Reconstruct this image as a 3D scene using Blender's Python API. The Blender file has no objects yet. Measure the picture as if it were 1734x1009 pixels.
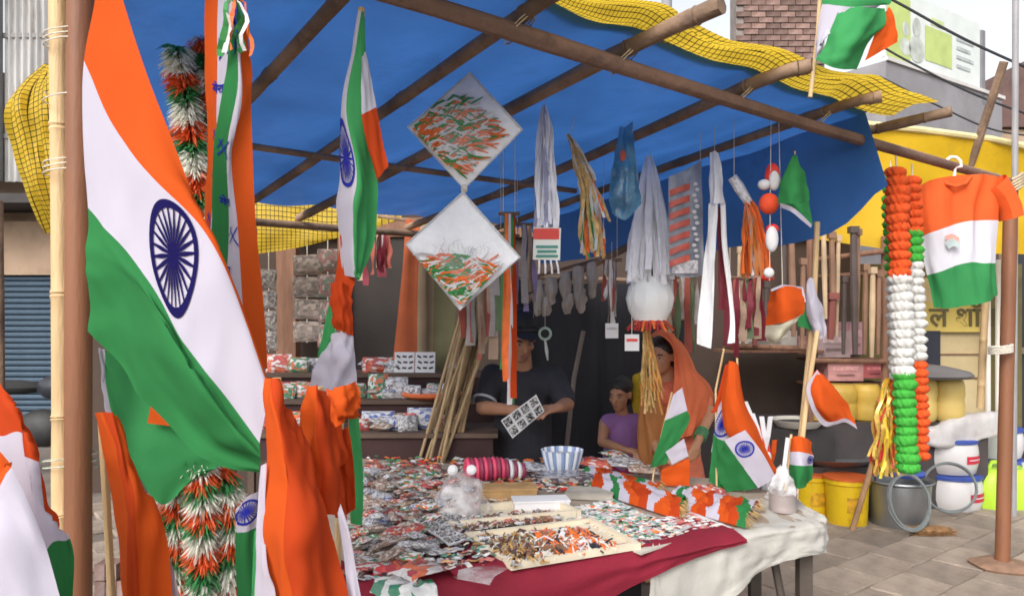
import bpy, math, random
from mathutils import Vector, Matrix, Euler, noise

# ------------------------------------------------------------------ camera, sky, sun, exposure
sc = bpy.context.scene
FPX, CX, HZ, CH = 1300.0, 867.0, 540.0, 1.5      # focal length in photo pixels, centre column, horizon row, eye height
cam_d = bpy.data.cameras.new("camera")
cam = bpy.data.objects.new("camera", cam_d); sc.collection.objects.link(cam)
cam.location = (0, 0, CH); cam.rotation_euler = (math.radians(90), 0, 0)
cam_d.sensor_width = 36; cam_d.lens = 36 * FPX / 1734
cam_d.shift_y = (HZ - 504.5) / 1734
cam_d.clip_start = 0.05; cam_d.clip_end = 400
sc.camera = cam

SUN_EL, SUN_AZ = math.radians(38), math.radians(205)   # behind the camera, a little to its left
w = bpy.data.worlds.new("World"); sc.world = w; w.use_nodes = True
nt = w.node_tree; nt.nodes.clear()
wo = nt.nodes.new("ShaderNodeOutputWorld"); bg = nt.nodes.new("ShaderNodeBackground")
sky = nt.nodes.new("ShaderNodeTexSky"); sky.sky_type = 'NISHITA'; sky.sun_disc = False
sky.sun_elevation = SUN_EL; sky.sun_rotation = SUN_AZ
sky.air_density = 1.0; sky.dust_density = 4.0; sky.ozone_density = 1.0
hs = nt.nodes.new("ShaderNodeHueSaturation"); hs.inputs['Saturation'].default_value = 0.22
nt.links.new(sky.outputs[0], hs.inputs['Color']); nt.links.new(hs.outputs[0], bg.inputs[0])
bg.inputs[1].default_value = 0.15
nt.links.new(bg.outputs[0], wo.inputs[0])
sun_d = bpy.data.lights.new("sun", 'SUN'); sun = bpy.data.objects.new("sun", sun_d); sc.collection.objects.link(sun)
sun_d.energy = 0.8; sun_d.angle = math.radians(25); sun_d.color = (1.0, 0.95, 0.88)
sd = Vector((math.sin(SUN_AZ) * math.cos(SUN_EL), math.cos(SUN_AZ) * math.cos(SUN_EL), math.sin(SUN_EL)))
sun.rotation_euler = sd.to_track_quat('Z', 'Y').to_euler(); sun.location = (0, 0, 12)
sc.view_settings.view_transform = 'Standard'; sc.view_settings.look = 'None'
sc.view_settings.gamma = 1.0; sc.view_settings.use_curve_mapping = False
sc.view_settings.exposure = 0.92
sc.cycles.use_denoising = True; sc.cycles.filter_width = 1.7
sc.cycles.max_bounces = 10; sc.cycles.transparent_max_bounces = 16

# ------------------------------------------------------------------ helpers
R = random.Random(7)
COL = sc.collection
def P(px, py, Y): return Vector(((px - CX) / FPX * Y, Y, CH - (py - HZ) / FPX * Y))
def on_z(px, py, z):
    Y = FPX * (CH - z) / (py - HZ); return P(px, py, Y)
def G(px, py): return on_z(px, py, 0.0)
TZ = 0.80
def T(px, py, dz=0.0): return on_z(px, py, TZ + dz)
# the stall's frame: beam A-B, rafters along RD, the tarpaulin lies on them
BA, BB, RD = Vector((-0.30, 2.0, 2.33)), Vector((2.94, 4.59, 2.33)), Vector((-0.795, 1.0, -0.15))
def ST(s, t, dz=0.0): return BA + (BB - BA) * s + RD * t + Vector((0, 0, dz))
TARP_UP = 0.115
_n = (BB - BA).cross(RD).normalized()
def tarp_hit(px, py, dz=TARP_UP):
    o = Vector((0, 0, CH)); d = P(px, py, 1.0) - o
    k = _n.dot(BA + Vector((0, 0, dz)) - o) / _n.dot(d); return o + d * k
def tarp_z(x, y, dz=TARP_UP):
    b = BA + Vector((0, 0, dz)); return b.z - (_n.x * (x - b.x) + _n.y * (y - b.y)) / _n.z
def beam_at(px):
    k = (px - CX) / FPX; d = BB - BA
    s = (k * BA.y - BA.x) / (d.x - k * d.y); return BA + d * s

def nz(x, y, z=0.0): return noise.noise(Vector((x, y, z)))

class MB:
    def __init__(s): s.v = []; s.f = []; s.m = []
    def add(s, vs, fs, mi=0):
        o = len(s.v); s.v += [tuple(p) for p in vs]
        s.f += [tuple(i + o for i in f) for f in fs]; s.m += [mi] * len(fs); return s
    def box(s, c, size, rot=None, mi=0, taper=1.0):
        x, y, z = [a / 2 for a in size]; M = rot or Matrix(); c = Vector(c)
        vs = [c + M @ Vector((sx * x * (taper if sz > 0 else 1), sy * y * (taper if sz > 0 else 1), sz * z)) for sz in (-1, 1) for sy in (-1, 1) for sx in (-1, 1)]
        return s.add(vs, [(0, 2, 3, 1), (4, 5, 7, 6), (0, 1, 5, 4), (2, 6, 7, 3), (0, 4, 6, 2), (1, 3, 7, 5)], mi)
    def tube(s, pts, r, n=8, mi=0, cap=True, jit=0.0, seed=0):
        pts = [Vector(p) for p in pts]; k = len(pts)
        if not isinstance(r, (list, tuple)): r = [r] * k
        vs, fs = [], []; up = None
        for i, p in enumerate(pts):
            d = (pts[min(i + 1, k - 1)] - pts[max(i - 1, 0)]).normalized()
            if up is None:
                up = d.orthogonal().normalized()
            up = (up - d * up.dot(d))
            up = up.normalized() if up.length > 1e-6 else d.orthogonal().normalized()
            b = d.cross(up)
            for j in range(n):
                a = 2 * math.pi * j / n; rr = r[i] * (1 + jit * nz(i * .6, j * .9, seed))
                vs.append(p + up * math.cos(a) * rr + b * math.sin(a) * rr)
        for i in range(k - 1):
            for j in range(n):
                fs.append((i * n + j, i * n + (j + 1) % n, (i + 1) * n + (j + 1) % n, (i + 1) * n + j))
        if cap:
            fs.append(tuple(range(n - 1, -1, -1))); fs.append(tuple((k - 1) * n + j for j in range(n)))
        return s.add(vs, fs, mi)
    def lathe(s, c, prof, n=20, mi=0, M=None, sx=1.0, lob=0, la=0.0):
        c = Vector(c); M = M or Matrix(); vs, fs = [], []
        for (r, z) in prof:
            for j in range(n):
                a = 2 * math.pi * j / n; q = r * (1 + la * math.cos(lob * a))
                vs.append(c + M @ Vector((q * math.cos(a) * sx, q * math.sin(a), z)))
        k = len(prof)
        for i in range(k - 1):
            for j in range(n):
                fs.append((i * n + j, i * n + (j + 1) % n, (i + 1) * n + (j + 1) % n, (i + 1) * n + j))
        fs.append(tuple(range(n - 1, -1, -1))); fs.append(tuple((k - 1) * n + j for j in range(n)))
        return s.add(vs, fs, mi)
    def ell(s, c, rad, M=None, n=12, m=8, mi=0):
        c = Vector(c); M = M or Matrix()
        if not isinstance(rad, (list, tuple)): rad = (rad,) * 3
        vs = [c + M @ Vector((0, 0, -rad[2]))]; fs = []
        for i in range(1, m):
            t = math.pi * i / m
            for j in range(n):
                a = 2 * math.pi * j / n
                vs.append(c + M @ Vector((rad[0] * math.sin(t) * math.cos(a), rad[1] * math.sin(t) * math.sin(a), -rad[2] * math.cos(t))))
        vs.append(c + M @ Vector((0, 0, rad[2]))); L = len(vs) - 1
        for j in range(n):
            fs.append((0, 1 + (j + 1) % n, 1 + j))
            fs.append((L, L - n + j, L - n + (j + 1) % n))
        for i in range(m - 2):
            for j in range(n):
                a = 1 + i * n; fs.append((a + j, a + (j + 1) % n, a + n + (j + 1) % n, a + n + j))
        return s.add(vs, fs, mi)
    def cap(s, p0, p1, r0, r1, mi=0, n=12):
        p0, p1 = Vector(p0), Vector(p1); d = (p1 - p0); L = d.length; d = d / L if L else Vector((0, 0, 1))
        pts, rs = [], []
        for a in (-88, -60, -30, 0): pts.append(p0 + d * (r0 * math.sin(math.radians(a)))); rs.append(r0 * math.cos(math.radians(a)))
        for a in (0, 30, 60, 88): pts.append(p1 + d * (r1 * math.sin(math.radians(a)))); rs.append(r1 * math.cos(math.radians(a)))
        return s.tube(pts, rs, n, mi)
    def build(s, name, mats, parent=None, smooth=True, shade=35):
        me = bpy.data.meshes.new(name); me.from_pydata(s.v, [], s.f)
        if not isinstance(mats, (list, tuple)): mats = [mats]
        for m in mats: me.materials.append(m)
        me.polygons.foreach_set('material_index', s.m)
        if smooth: me.polygons.foreach_set('use_smooth', [True] * len(s.f))
        me.validate()
        if smooth and shade:
            try: me.set_sharp_from_angle(angle=math.radians(shade))
            except Exception: pass
        o = bpy.data.objects.new(name, me); COL.objects.link(o)
        if parent is not None:
            o.parent = parent; o.matrix_parent_inverse = Matrix.Translation(-parent.location)
        return o

def tag(o, label=None, cat=None, group=None, kind=None):
    if label: o['label'] = label
    if cat: o['category'] = cat
    if group: o['group'] = group
    if kind: o['kind'] = kind
    return o
def thing(name, label, cat, loc, group=None):
    o = bpy.data.objects.new(name, None); COL.objects.link(o); o.location = loc
    o.empty_display_size = .1
    return tag(o, label, cat, group)
def inst(src, name, loc, rot=(0, 0, 0), scale=(1, 1, 1), parent=None):
    o = bpy.data.objects.new(name, src.data if hasattr(src, 'data') else src); COL.objects.link(o)
    o.location = loc; o.rotation_euler = rot; o.scale = scale
    if parent is not None:
        o.parent = parent; o.matrix_parent_inverse = Matrix.Translation(-parent.location)
    return o

# ---- cloth patches: a net of control points, smoothed and wrinkled
def cr(p0, p1, p2, p3, t):
    return 0.5 * ((2 * p1) + (p2 - p0) * t + (2 * p0 - 5 * p1 + 4 * p2 - p3) * t * t + (3 * p1 - p0 - 3 * p2 + p3) * t ** 3)
def spl(c, x):
    n = len(c) - 1
    if n == 0: return c[0]
    i = min(int(x), n - 1); t = x - i
    a = c[i - 1] if i > 0 else 2 * c[0] - c[1]
    b = c[i + 2] if i + 2 <= n else 2 * c[n] - c[n - 1]
    return cr(a, c[i], c[i + 1], b, t)
def surf(ctrl, wr=0.008, fu=3.0, fv=3.0, seed=0.0, conv=True):
    W = [[P(*q) if conv else Vector(q) for q in row] for row in ctrl]
    nr, nc = len(W) - 1, len(W[0]) - 1
    def base(u, v): return spl([spl(r, u * nc) for r in W], v * nr)
    def S(u, v):
        u = min(max(u, 0), 1); v = min(max(v, 0), 1)
        p = base(u, v); e = .01
        a = base(min(u + e, 1), v) - base(max(u - e, 0), v); b = base(u, min(v + e, 1)) - base(u, max(v - e, 0))
        n = a.cross(b)
        n = n.normalized() if n.length > 1e-9 else Vector((0, -1, 0))
        if n.y > 0: n = -n
        d = wr * (nz(u * fu, v * fv, seed) + .35 * nz(u * fu * 2.3, v * fv * 2.3, seed + 9) + .55 * (1 - 3.2 * abs(nz(u * fu * .9 + v * fv * .35, v * fv * .45 - u * fu * .2, seed + 21))))
        return p + n * d, n
    S.nr, S.nc = nr, nc
    return S
def cloth(mb, ctrl, rows=None, cols=None, sub=6, wr=.008, fu=3., fv=3., seed=0., mi=0, conv=True, subu=None):
    S = surf(ctrl, wr, fu, fv, seed, conv); nv, nu = S.nr * sub, S.nc * (subu or sub)
    vs = [S(j / nu, i / nv)[0] for i in range(nv + 1) for j in range(nu + 1)]
    o = len(mb.v); mb.v += [tuple(p) for p in vs]
    for i in range(nv):
        for j in range(nu):
            a = o + i * (nu + 1) + j
            mb.f.append((a, a + 1, a + nu + 2, a + nu + 1))
            mb.m.append(rows[i // sub] if rows else cols[j // (subu or sub)] if cols else mi)
    return S
def chakra(mb, S, uc, vc, ru, rv, mi=0, off=.0022, sides=(1, -1), rot=0.0):
    cs, sn = math.cos(rot), math.sin(rot)
    def pt(x, y, s):
        p, n = S(uc + (x * cs - y * sn) * ru, vc + (x * sn + y * cs) * rv); return p + n * off * s
    for s in sides:
        vs, fs = [], []; n = 48
        for j in range(n):
            a = 2 * math.pi * j / n
            for r in (1.0, .82): vs.append(pt(r * math.cos(a), r * math.sin(a), s))
        fs = [(2 * j, 2 * j + 1, 2 * ((j + 1) % n) + 1, 2 * ((j + 1) % n)) for j in range(n)]
        mb.add(vs, fs, mi)
        vs = [pt(0, 0, s)] + [pt(.16 * math.cos(2 * math.pi * j / 16), .16 * math.sin(2 * math.pi * j / 16), s) for j in range(16)]
        mb.add(vs, [(0, 1 + j, 1 + (j + 1) % 16) for j in range(16)], mi)
        for j in range(24):
            a = 2 * math.pi * j / 24; c, q = math.cos(a), math.sin(a); w_ = .040
            pr = [(.12, .02), (.45, w_), (.9, .018)]
            vs = []
            for r, h in pr: vs += [pt(r * c - h * q, r * q + h * c, s), pt(r * c + h * q, r * q - h * c, s)]
            mb.add(vs, [(0, 1, 3, 2), (2, 3, 5, 4)], mi)
def ribbons(mb, top, bots, wid, mis, n=8, wob=.01, rng=None, neck=.2, wtop=None):
    """strips from one neck fanning to bots; each is a thin twisting ribbon"""
    rng = rng or R; top = Vector(top)
    for k, b in enumerate(bots):
        b = Vector(b); sd_ = rng.random() * 50; mi = mis[k % len(mis)]; w0 = wid * rng.uniform(.7, 1.3); ph = rng.uniform(-1.2, 1.2)
        vs = []
        j0 = Vector((rng.uniform(-1, 1), rng.uniform(-1, 1), 0)) * (wtop or .006)
        for i in range(n + 1):
            t = i / n; e = t ** neck if neck < 1 else t
            p = top + j0
            q = Vector((p.x + (b.x - p.x) * e, p.y + (b.y - p.y) * e, p.z + (b.z - p.z) * t))
            q += Vector((nz(t * 3, sd_), nz(t * 3, sd_, 5), 0)) * wob * min(1, 3 * t)
            a = ph + nz(t * 2, sd_, 9) * 1.6; h = w0 * (.45 + .55 * min(1, t * 2)) / 2
            d = Vector((math.cos(a), math.sin(a), 0)) * h
            vs += [q - d, q + d]
        mb.add(vs, [(2 * i, 2 * i + 1, 2 * i + 3, 2 * i + 2) for i in range(n)], mi)

# ------------------------------------------------------------------ materials
MATS = {}
def mat(name, col, rough=.7, var=.12, vs=6., bump=.15, bs=60., trans=0., metal=0., spec=.4, coat=0., stain=None, stains=3., sheen=0., stretch=None, obvar=0.):
    if name in MATS: return MATS[name]
    m = bpy.data.materials.new(name); m.use_nodes = True; MATS[name] = m
    t = m.node_tree; N = t.nodes; L = t.links; N.clear()
    out = N.new("ShaderNodeOutputMaterial"); b = N.new("ShaderNodeBsdfPrincipled")
    tc = N.new("ShaderNodeTexCoord"); src = tc.outputs['Object']
    if stretch:
        mp = N.new("ShaderNodeMapping"); mp.inputs['Scale'].default_value = stretch; L.new(src, mp.inputs[0]); src = mp.outputs[0]
    n1 = N.new("ShaderNodeTexNoise"); n1.inputs['Scale'].default_value = vs; n1.inputs['Detail'].default_value = 6; L.new(src, n1.inputs['Vector'])
    mr = N.new("ShaderNodeMapRange"); mr.inputs[1].default_value = .3; mr.inputs[2].default_value = .7
    mr.inputs[3].default_value = 1 - var; mr.inputs[4].default_value = 1 + var; L.new(n1.outputs[0], mr.inputs[0])
    mx = N.new("ShaderNodeMix"); mx.data_type = 'RGBA'; mx.blend_type = 'MULTIPLY'; mx.inputs[0].default_value = 1
    mx.inputs[6].default_value = (*col, 1); L.new(mr.outputs[0], mx.inputs[7]); c = mx.outputs[2]
    if stain:
        n2 = N.new("ShaderNodeTexNoise"); n2.inputs['Scale'].default_value = stains; n2.inputs['Detail'].default_value = 8; n2.inputs['Roughness'].default_value = .7
        L.new(src, n2.inputs['Vector'])
        r2 = N.new("ShaderNodeMapRange"); r2.inputs[1].default_value = .52; r2.inputs[2].default_value = .72; L.new(n2.outputs[0], r2.inputs[0])
        m2 = N.new("ShaderNodeMix"); m2.data_type = 'RGBA'; L.new(r2.outputs[0], m2.inputs[0]); L.new(c, m2.inputs[6]); m2.inputs[7].default_value = (*stain, 1); c = m2.outputs[2]
    if obvar:
        oi = N.new("ShaderNodeObjectInfo"); r3 = N.new("ShaderNodeMapRange"); r3.inputs[3].default_value = 1 - obvar; r3.inputs[4].default_value = 1 + obvar; L.new(oi.outputs['Random'], r3.inputs[0])
        m3 = N.new("ShaderNodeMix"); m3.data_type = 'RGBA'; m3.blend_type = 'MULTIPLY'; m3.inputs[0].default_value = 1; L.new(c, m3.inputs[6]); L.new(r3.outputs[0], m3.inputs[7]); c = m3.outputs[2]
    L.new(c, b.inputs['Base Color'])
    b.inputs['Roughness'].default_value = rough; b.inputs['Metallic'].default_value = metal
    b.inputs['Specular IOR Level'].default_value = spec; b.inputs['Coat Weight'].default_value = coat
    b.inputs['Sheen Weight'].default_value = sheen
    if bump:
        nb = N.new("ShaderNodeTexNoise"); nb.inputs['Scale'].default_value = bs; nb.inputs['Detail'].default_value = 4; L.new(src, nb.inputs['Vector'])
        bp = N.new("ShaderNodeBump"); bp.inputs['Strength'].default_value = bump; bp.inputs['Distance'].default_value = .01
        L.new(nb.outputs[0], bp.inputs['Height']); L.new(bp.outputs[0], b.inputs['Normal'])
    sh = b.outputs[0]
    if trans:
        tr = N.new("ShaderNodeBsdfTranslucent"); L.new(c, tr.inputs[0])
        ms = N.new("ShaderNodeMixShader"); ms.inputs[0].default_value = trans; L.new(sh, ms.inputs[1]); L.new(tr.outputs[0], ms.inputs[2]); sh = ms.outputs[0]
    L.new(sh, out.inputs[0]); return m
def net_mat(name, base, line, scale, wd=.14, trans=.4, stretch=(1, 1, 1)):
    """woven sheet with a dark reinforcing grid, from generated object coordinates kept in a UV layer"""
    m = mat(name, base, .55, .18, 5, .2, 40, trans)
    t = m.node_tree; N = t.nodes; L = t.links
    uv = N.new("ShaderNodeUVMap"); sp = N.new("ShaderNodeSeparateXYZ"); L.new(uv.outputs[0], sp.inputs[0]); fac = None
    for ax in (0, 1):
        mu = N.new("ShaderNodeMath"); mu.operation = 'MULTIPLY'; mu.inputs[1].default_value = scale * stretch[ax]; L.new(sp.outputs[ax], mu.inputs[0])
        fr = N.new("ShaderNodeMath"); fr.operation = 'FRACT'; L.new(mu.outputs[0], fr.inputs[0])
        lt = N.new("ShaderNodeMath"); lt.operation = 'LESS_THAN'; lt.inputs[1].default_value = wd; L.new(fr.outputs[0], lt.inputs[0])
        if fac is None: fac = lt.outputs[0]
        else:
            mm = N.new("ShaderNodeMath"); mm.operation = 'MAXIMUM'; L.new(fac, mm.inputs[0]); L.new(lt.outputs[0], mm.inputs[1]); fac = mm.outputs[0]
    pb = [n for n in N if n.type == 'BSDF_PRINCIPLED'][0]; tr = [n for n in N if n.type == 'BSDF_TRANSLUCENT'][0]
    c = pb.inputs['Base Color'].links[0].from_socket
    mx = N.new("ShaderNodeMix"); mx.data_type = 'RGBA'; L.new(fac, mx.inputs[0]); L.new(c, mx.inputs[6]); mx.inputs[7].default_value = (*line, 1)
    L.new(mx.outputs[2], pb.inputs['Base Color']); L.new(mx.outputs[2], tr.inputs[0]); return m
def print_mat(name, cols, scale=40., rough=.25, coat=.6, stretch=(1, 1, 1), base=None):
    """flat print in patches: cells take one of the given colours"""
    if name in MATS: return MATS[name]
    m = bpy.data.materials.new(name); m.use_nodes = True; MATS[name] = m
    t = m.node_tree; N = t.nodes; L = t.links; b = N['Principled BSDF']
    tc = N.new("ShaderNodeTexCoord"); mp = N.new("ShaderNodeMapping"); mp.inputs['Scale'].default_value = stretch; L.new(tc.outputs['Object'], mp.inputs[0])
    oi = N.new("ShaderNodeObjectInfo"); av = N.new("ShaderNodeVectorMath"); av.operation = 'ADD'; L.new(mp.outputs[0], av.inputs[0]); L.new(oi.outputs['Random'], av.inputs[1])
    vo = N.new("ShaderNodeTexVoronoi"); vo.inputs['Scale'].default_value = scale; L.new(av.outputs[0], vo.inputs['Vector'])
    sp = N.new("ShaderNodeSeparateColor"); L.new(vo.outputs['Color'], sp.inputs[0])
    cr_ = N.new("ShaderNodeValToRGB"); cr_.color_ramp.interpolation = 'CONSTANT'; e = cr_.color_ramp.elements
    while len(e) < len(cols): e.new(.5)
    for i, c in enumerate(cols): e[i].position = i / len(cols); e[i].color = (*c, 1)
    L.new(sp.outputs[0], cr_.inputs[0]); L.new(cr_.outputs[0], b.inputs['Base Color'])
    b.inputs['Roughness'].default_value = rough; b.inputs['Coat Weight'].default_value = coat
    nb = N.new("ShaderNodeTexNoise"); nb.inputs['Scale'].default_value = 25; L.new(tc.outputs['Object'], nb.inputs['Vector'])
    bp = N.new("ShaderNodeBump"); bp.inputs['Strength'].default_value = .5; bp.inputs['Distance'].default_value = .02; L.new(nb.outputs[0], bp.inputs['Height']); L.new(bp.outputs[0], b.inputs['Normal'])
    L.new(bp.outputs[0], b.inputs['Coat Normal'])
    return m
def film_mat(name, alpha=.25, col=(.9, .92, .95)):
    m = bpy.data.materials.new(name); m.use_nodes = True; t = m.node_tree; N = t.nodes; L = t.links; N.clear()
    out = N.new("ShaderNodeOutputMaterial"); tr = N.new("ShaderNodeBsdfTransparent"); gl = N.new("ShaderNodeBsdfPrincipled")
    gl.inputs['Base Color'].default_value = (*col, 1); gl.inputs['Roughness'].default_value = .15
    tc = N.new("ShaderNodeTexCoord"); n = N.new("ShaderNodeTexNoise"); n.inputs['Scale'].default_value = 14; n.inputs['Detail'].default_value = 5; L.new(tc.outputs['Object'], n.inputs['Vector'])
    bp = N.new("ShaderNodeBump"); bp.inputs['Strength'].default_value = .7; bp.inputs['Distance'].default_value = .03; L.new(n.outputs[0], bp.inputs['Height']); L.new(bp.outputs[0], gl.inputs['Normal'])
    mr = N.new("ShaderNodeMapRange"); mr.inputs[1].default_value = .35; mr.inputs[2].default_value = .75; mr.inputs[3].default_value = alpha * .3; mr.inputs[4].default_value = alpha * 2.2; L.new(n.outputs[0], mr.inputs[0])
    ms = N.new("ShaderNodeMixShader"); L.new(mr.outputs[0], ms.inputs[0]); L.new(tr.outputs[0], ms.inputs[1]); L.new(gl.outputs[0], ms.inputs[2]); L.new(ms.outputs[0], out.inputs[0])
    MATS[name] = m; return m
def add_uv(o, uvf):
    me = o.data; ul = me.uv_layers.new(name="UVMap")
    for lp in me.loops: ul.data[lp.index].uv = uvf(me.vertices[lp.vertex_index].co, lp.vertex_index)

SAF = mat("saffron_cloth", (.60, .088, .012), .85, .07, 5, .08, 400, .28, spec=.15)
SAF2 = mat("deep_saffron_cloth", (.48, .054, .010), .85, .08, 5, .08, 400, .28, spec=.15)
WHT = mat("white_cloth", (.53, .50, .59), .85, .05, 5, .08, 400, .28, spec=.15)
GRN = mat("green_cloth", (.030, .195, .058), .85, .10, 5, .08, 400, .28, spec=.15)
GRN2 = mat("light_green_cloth", (.05, .29, .095), .85, .10, 5, .08, 400, .28, spec=.15)
NAVY = mat("navy_print", (.010, .008, .060), .95, .1, 20, 0, spec=.03)
BLUEP = mat("blue_print", (.02, .025, .24), .95, .1, 20, 0, spec=.03)
TARP = mat("blue_tarpaulin", (.042, .150, .44), .45, .22, 2.2, .5, 9, .44, stain=(.032, .105, .31), stains=2.2)
YNET = net_mat("yellow_net_sheet", (.84, .58, .05), (.05, .035, .01), 1.0, .15, .58)
YTARP = mat("yellow_tarpaulin", (.80, .50, .02), .5, .1, 3, .2, 25, .45, stain=(.62, .38, .03))
POLEW = mat("peeled_brown_wood", (.20, .10, .062), .75, .3, 5, .4, 30, stretch=(4, 4, .6), stain=(.13, .075, .05))
RAFT = mat("rafter_bamboo", (.23, .15, .10), .75, .45, 5, .6, 30, stain=(.10, .065, .05), stains=9)
BEAMW = mat("beam_wood", (.22, .13, .095), .75, .35, 4, .6, 40, stain=(.11, .07, .055), stains=8)
PIPE = mat("brown_painted_pipe", (.21, .085, .04), .55, .12, 4, .15, 40, stretch=(3, 3, .5), stain=(.15, .065, .04))
BAMB = mat("pale_bamboo", (.52, .36, .19), .6, .18, 5, .25, 40, stretch=(5, 5, .7), stain=(.42, .27, .12))
ROPE = mat("jute_rope", (.5, .4, .27), .9, .3, 90, .5, 200)
STRING = mat("thin_string", (.62, .58, .5), .9, .2, 90, 0)
WIRE = mat("black_wire", (.03, .03, .035), .6, .1, 10, 0)
PAPER = mat("white_paper", (.70, .69, .71), .7, .06, 8, .1, 30, .1)
GREYW = mat("grey_white_ribbon", (.88, .88, .94), .5, .08, 20, .1, 60, .08); BRW = mat("bright_white_ribbon", (.92, .92, .94), .5, .04, 20, .1, 60, .08)
GOLD = mat("straw_gold", (.62, .42, .17), .6, .3, 40, .2, 90, .2)
REDP = mat("red_plastic", (.62, .035, .022), .4, .15, 8, .1, 30)
ORP = mat("orange_ribbon", (.80, .16, .03), .6, .18, 20, .1, 60, .1)
GRP = mat("green_ribbon", (.05, .30, .08), .6, .18, 20, .1, 60, .25)
MAROON = mat("maroon_ribbon", (.16, .012, .025), .6, .2, 20, .1, 60)
BLACK = mat("black_thread", (.012, .012, .014), .8, .1, 20, 0)
FILM = film_mat("clear_plastic_film", .26)
FILM2 = film_mat("thin_plastic_bag", .22, (.85, .85, .86))

# ------------------------------------------------------------------ ground and paving
GND = mat("packed_earth", (.16, .135, .115), .95, .25, 2.5, .6, 25, stain=(.10, .085, .07), stains=1.2)
PAV = mat("grey_paver_stone", (.29, .235, .19), .9, .25, 7, .7, 45, stain=(.17, .13, .10), stains=3.5, obvar=.16)
m = MB(); n = 24
gx = [-60 + 120 * i / n for i in range(n + 1)]
vs = [(x, y - 20, 0) for y in [0 + 120 * j / n for j in range(n + 1)] for x in gx]
m.add(vs, [(j * (n + 1) + i, j * (n + 1) + i + 1, (j + 1) * (n + 1) + i + 1, (j + 1) * (n + 1) + i) for j in range(n) for i in range(n)])
ground = m.build("ground", GND); tag(ground, kind='structure')
pm = []
for k in range(4):                                   # a few slightly uneven slabs, shared by all pavers
    b = MB(); w_, d_ = .40, .30
    pts = [(-.5, -.5), (-.2, -.5), (.2, -.5), (.5, -.5), (.5, .5), (.2, .5), (-.2, .5), (-.5, .5)]
    top = [Vector((x * (w_ - .024) + R.uniform(-.006, .006), y * (d_ - .024) + R.uniform(-.006, .006), .030 + R.uniform(-.003, .003))) for x, y in pts]
    mid = [Vector((p.x * 1.035, p.y * 1.035, p.z - .008)) for p in top]; bot = [Vector((p.x, p.y, .002)) for p in mid]
    N8 = 8; fs = [tuple(range(N8))] + [(i + N8, (i + 1) % N8 + N8, (i + 1) % N8, i) for i in range(N8)] + [(i + 16, (i + 1) % N8 + 16, (i + 1) % N8 + N8, i + N8) for i in range(N8)]
    b.add(top + mid + bot, fs); o = b.build("paver", PAV); pm.append(o.data); bpy.data.objects.remove(o)
ang = math.atan2(2.59, 3.24); ca, sa = math.cos(ang), math.sin(ang)
cnt = 0
for i in range(-22, 26):
    for j in range(-12, 26):
        lx, ly = i * .40 + (.2 if j % 2 else 0), j * .30
        x, y = 1.2 + lx * ca - ly * sa, 4.2 + lx * sa + ly * ca
        if y < 2.6: continue
        px = CX + FPX * x / y; py = HZ + FPX * CH / y
        vis = (1130 < px < 1800 and 800 < py < 1120) or (140 < px < 640 and 850 < py < 1100 and cnt < 295)
        if not vis or cnt >= 296: continue
        o = inst(pm[R.randrange(4)], "paver", (x, y, R.uniform(-.004, .004)), (R.uniform(-.01, .01), R.uniform(-.01, .01), ang + R.uniform(-.012, .012)), parent=ground); cnt += 1

# ------------------------------------------------------------------ stall frame
frame = thing("market_stall", "rough wooden and bamboo pole frame holding up the blue tarpaulin", "stall frame", (-.96, 1.5, 0))
def pole(name, pts, r, mt, parent, n=12, jit=.06, seed=0, nodes=0):
    pts = [Vector(p) for p in pts]; out = []; L = 14
    for i in range(L + 1):
        t = i / L * (len(pts) - 1); p = spl(pts, t); out.append(p)
    rs = [(r if not isinstance(r, tuple) else r[0] + (r[1] - r[0]) * i / L) * (1 + jit * nz(i * .7, seed, 3)) for i in range(L + 1)]
    b = MB()
    if nodes:                                          # bamboo joints: a swelling with a groove
        o2, r2 = [], []
        for i in range(L):
            o2.append(out[i]); r2.append(rs[i])
            if i % nodes == nodes // 2:
                a, c = out[i], out[i + 1]
                for f, g in ((.40, 1.0), (.46, 1.13), (.5, .98), (.54, 1.12), (.6, 1.0)): o2.append(a.lerp(c, f)); r2.append(rs[i] * g)
        o2.append(out[-1]); r2.append(rs[-1]); out, rs = o2, r2
    b.tube(out, rs, n, jit=jit * .8, seed=seed)
    return b.build(name, mt, parent)
bx0 = BA + (BB - BA) * -.30; bx1 = BA + (BB - BA) * 1.06
pole("beam", [bx0, BA + Vector((0, 0, .012)), BA.lerp(BB, .5) + Vector((0, 0, -.012)), bx1], (.030, .025), BEAMW, frame, jit=.16, seed=1)
RS = [(-.155, .35, 2.1, .024, 0), (-.02, .30, 2.0, .027, 0), (.10, .34, 2.0, .027, 0), (.208, .28, 2.0, .031, .008), (.368, .20, 2.0, .029, .012), (.505, .18, 2.0, .026, .014), (.62, .235, .05, .026, .02)]
for k, (s, f, bk, r, ds) in enumerate(RS):
    bend = Vector((R.uniform(-.05, .05), 0, R.uniform(-.02, .02)))
    off = .060
    pole("rafter", [ST(s + ds, -f, off), ST(s, 0, off), ST(s + (.035 if k == 0 else .004), bk * .5, off) + bend, ST(s + R.uniform(-.012, .012) + (.07 if k == 0 else 0), bk, off)], (r * .92, r * .72), RAFT, frame, jit=.14, seed=k + 3, nodes=3)
for t_, r in ((1.02, .014), (1.98, .022)):              # cross poles under the rafters
    pole("cross_pole", [ST(-.15 + .05 * t_, t_, .02), ST(.1, t_, .012), ST(.45, t_, .02)], r, RAFT, frame, seed=20 + t_, nodes=3)
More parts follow.
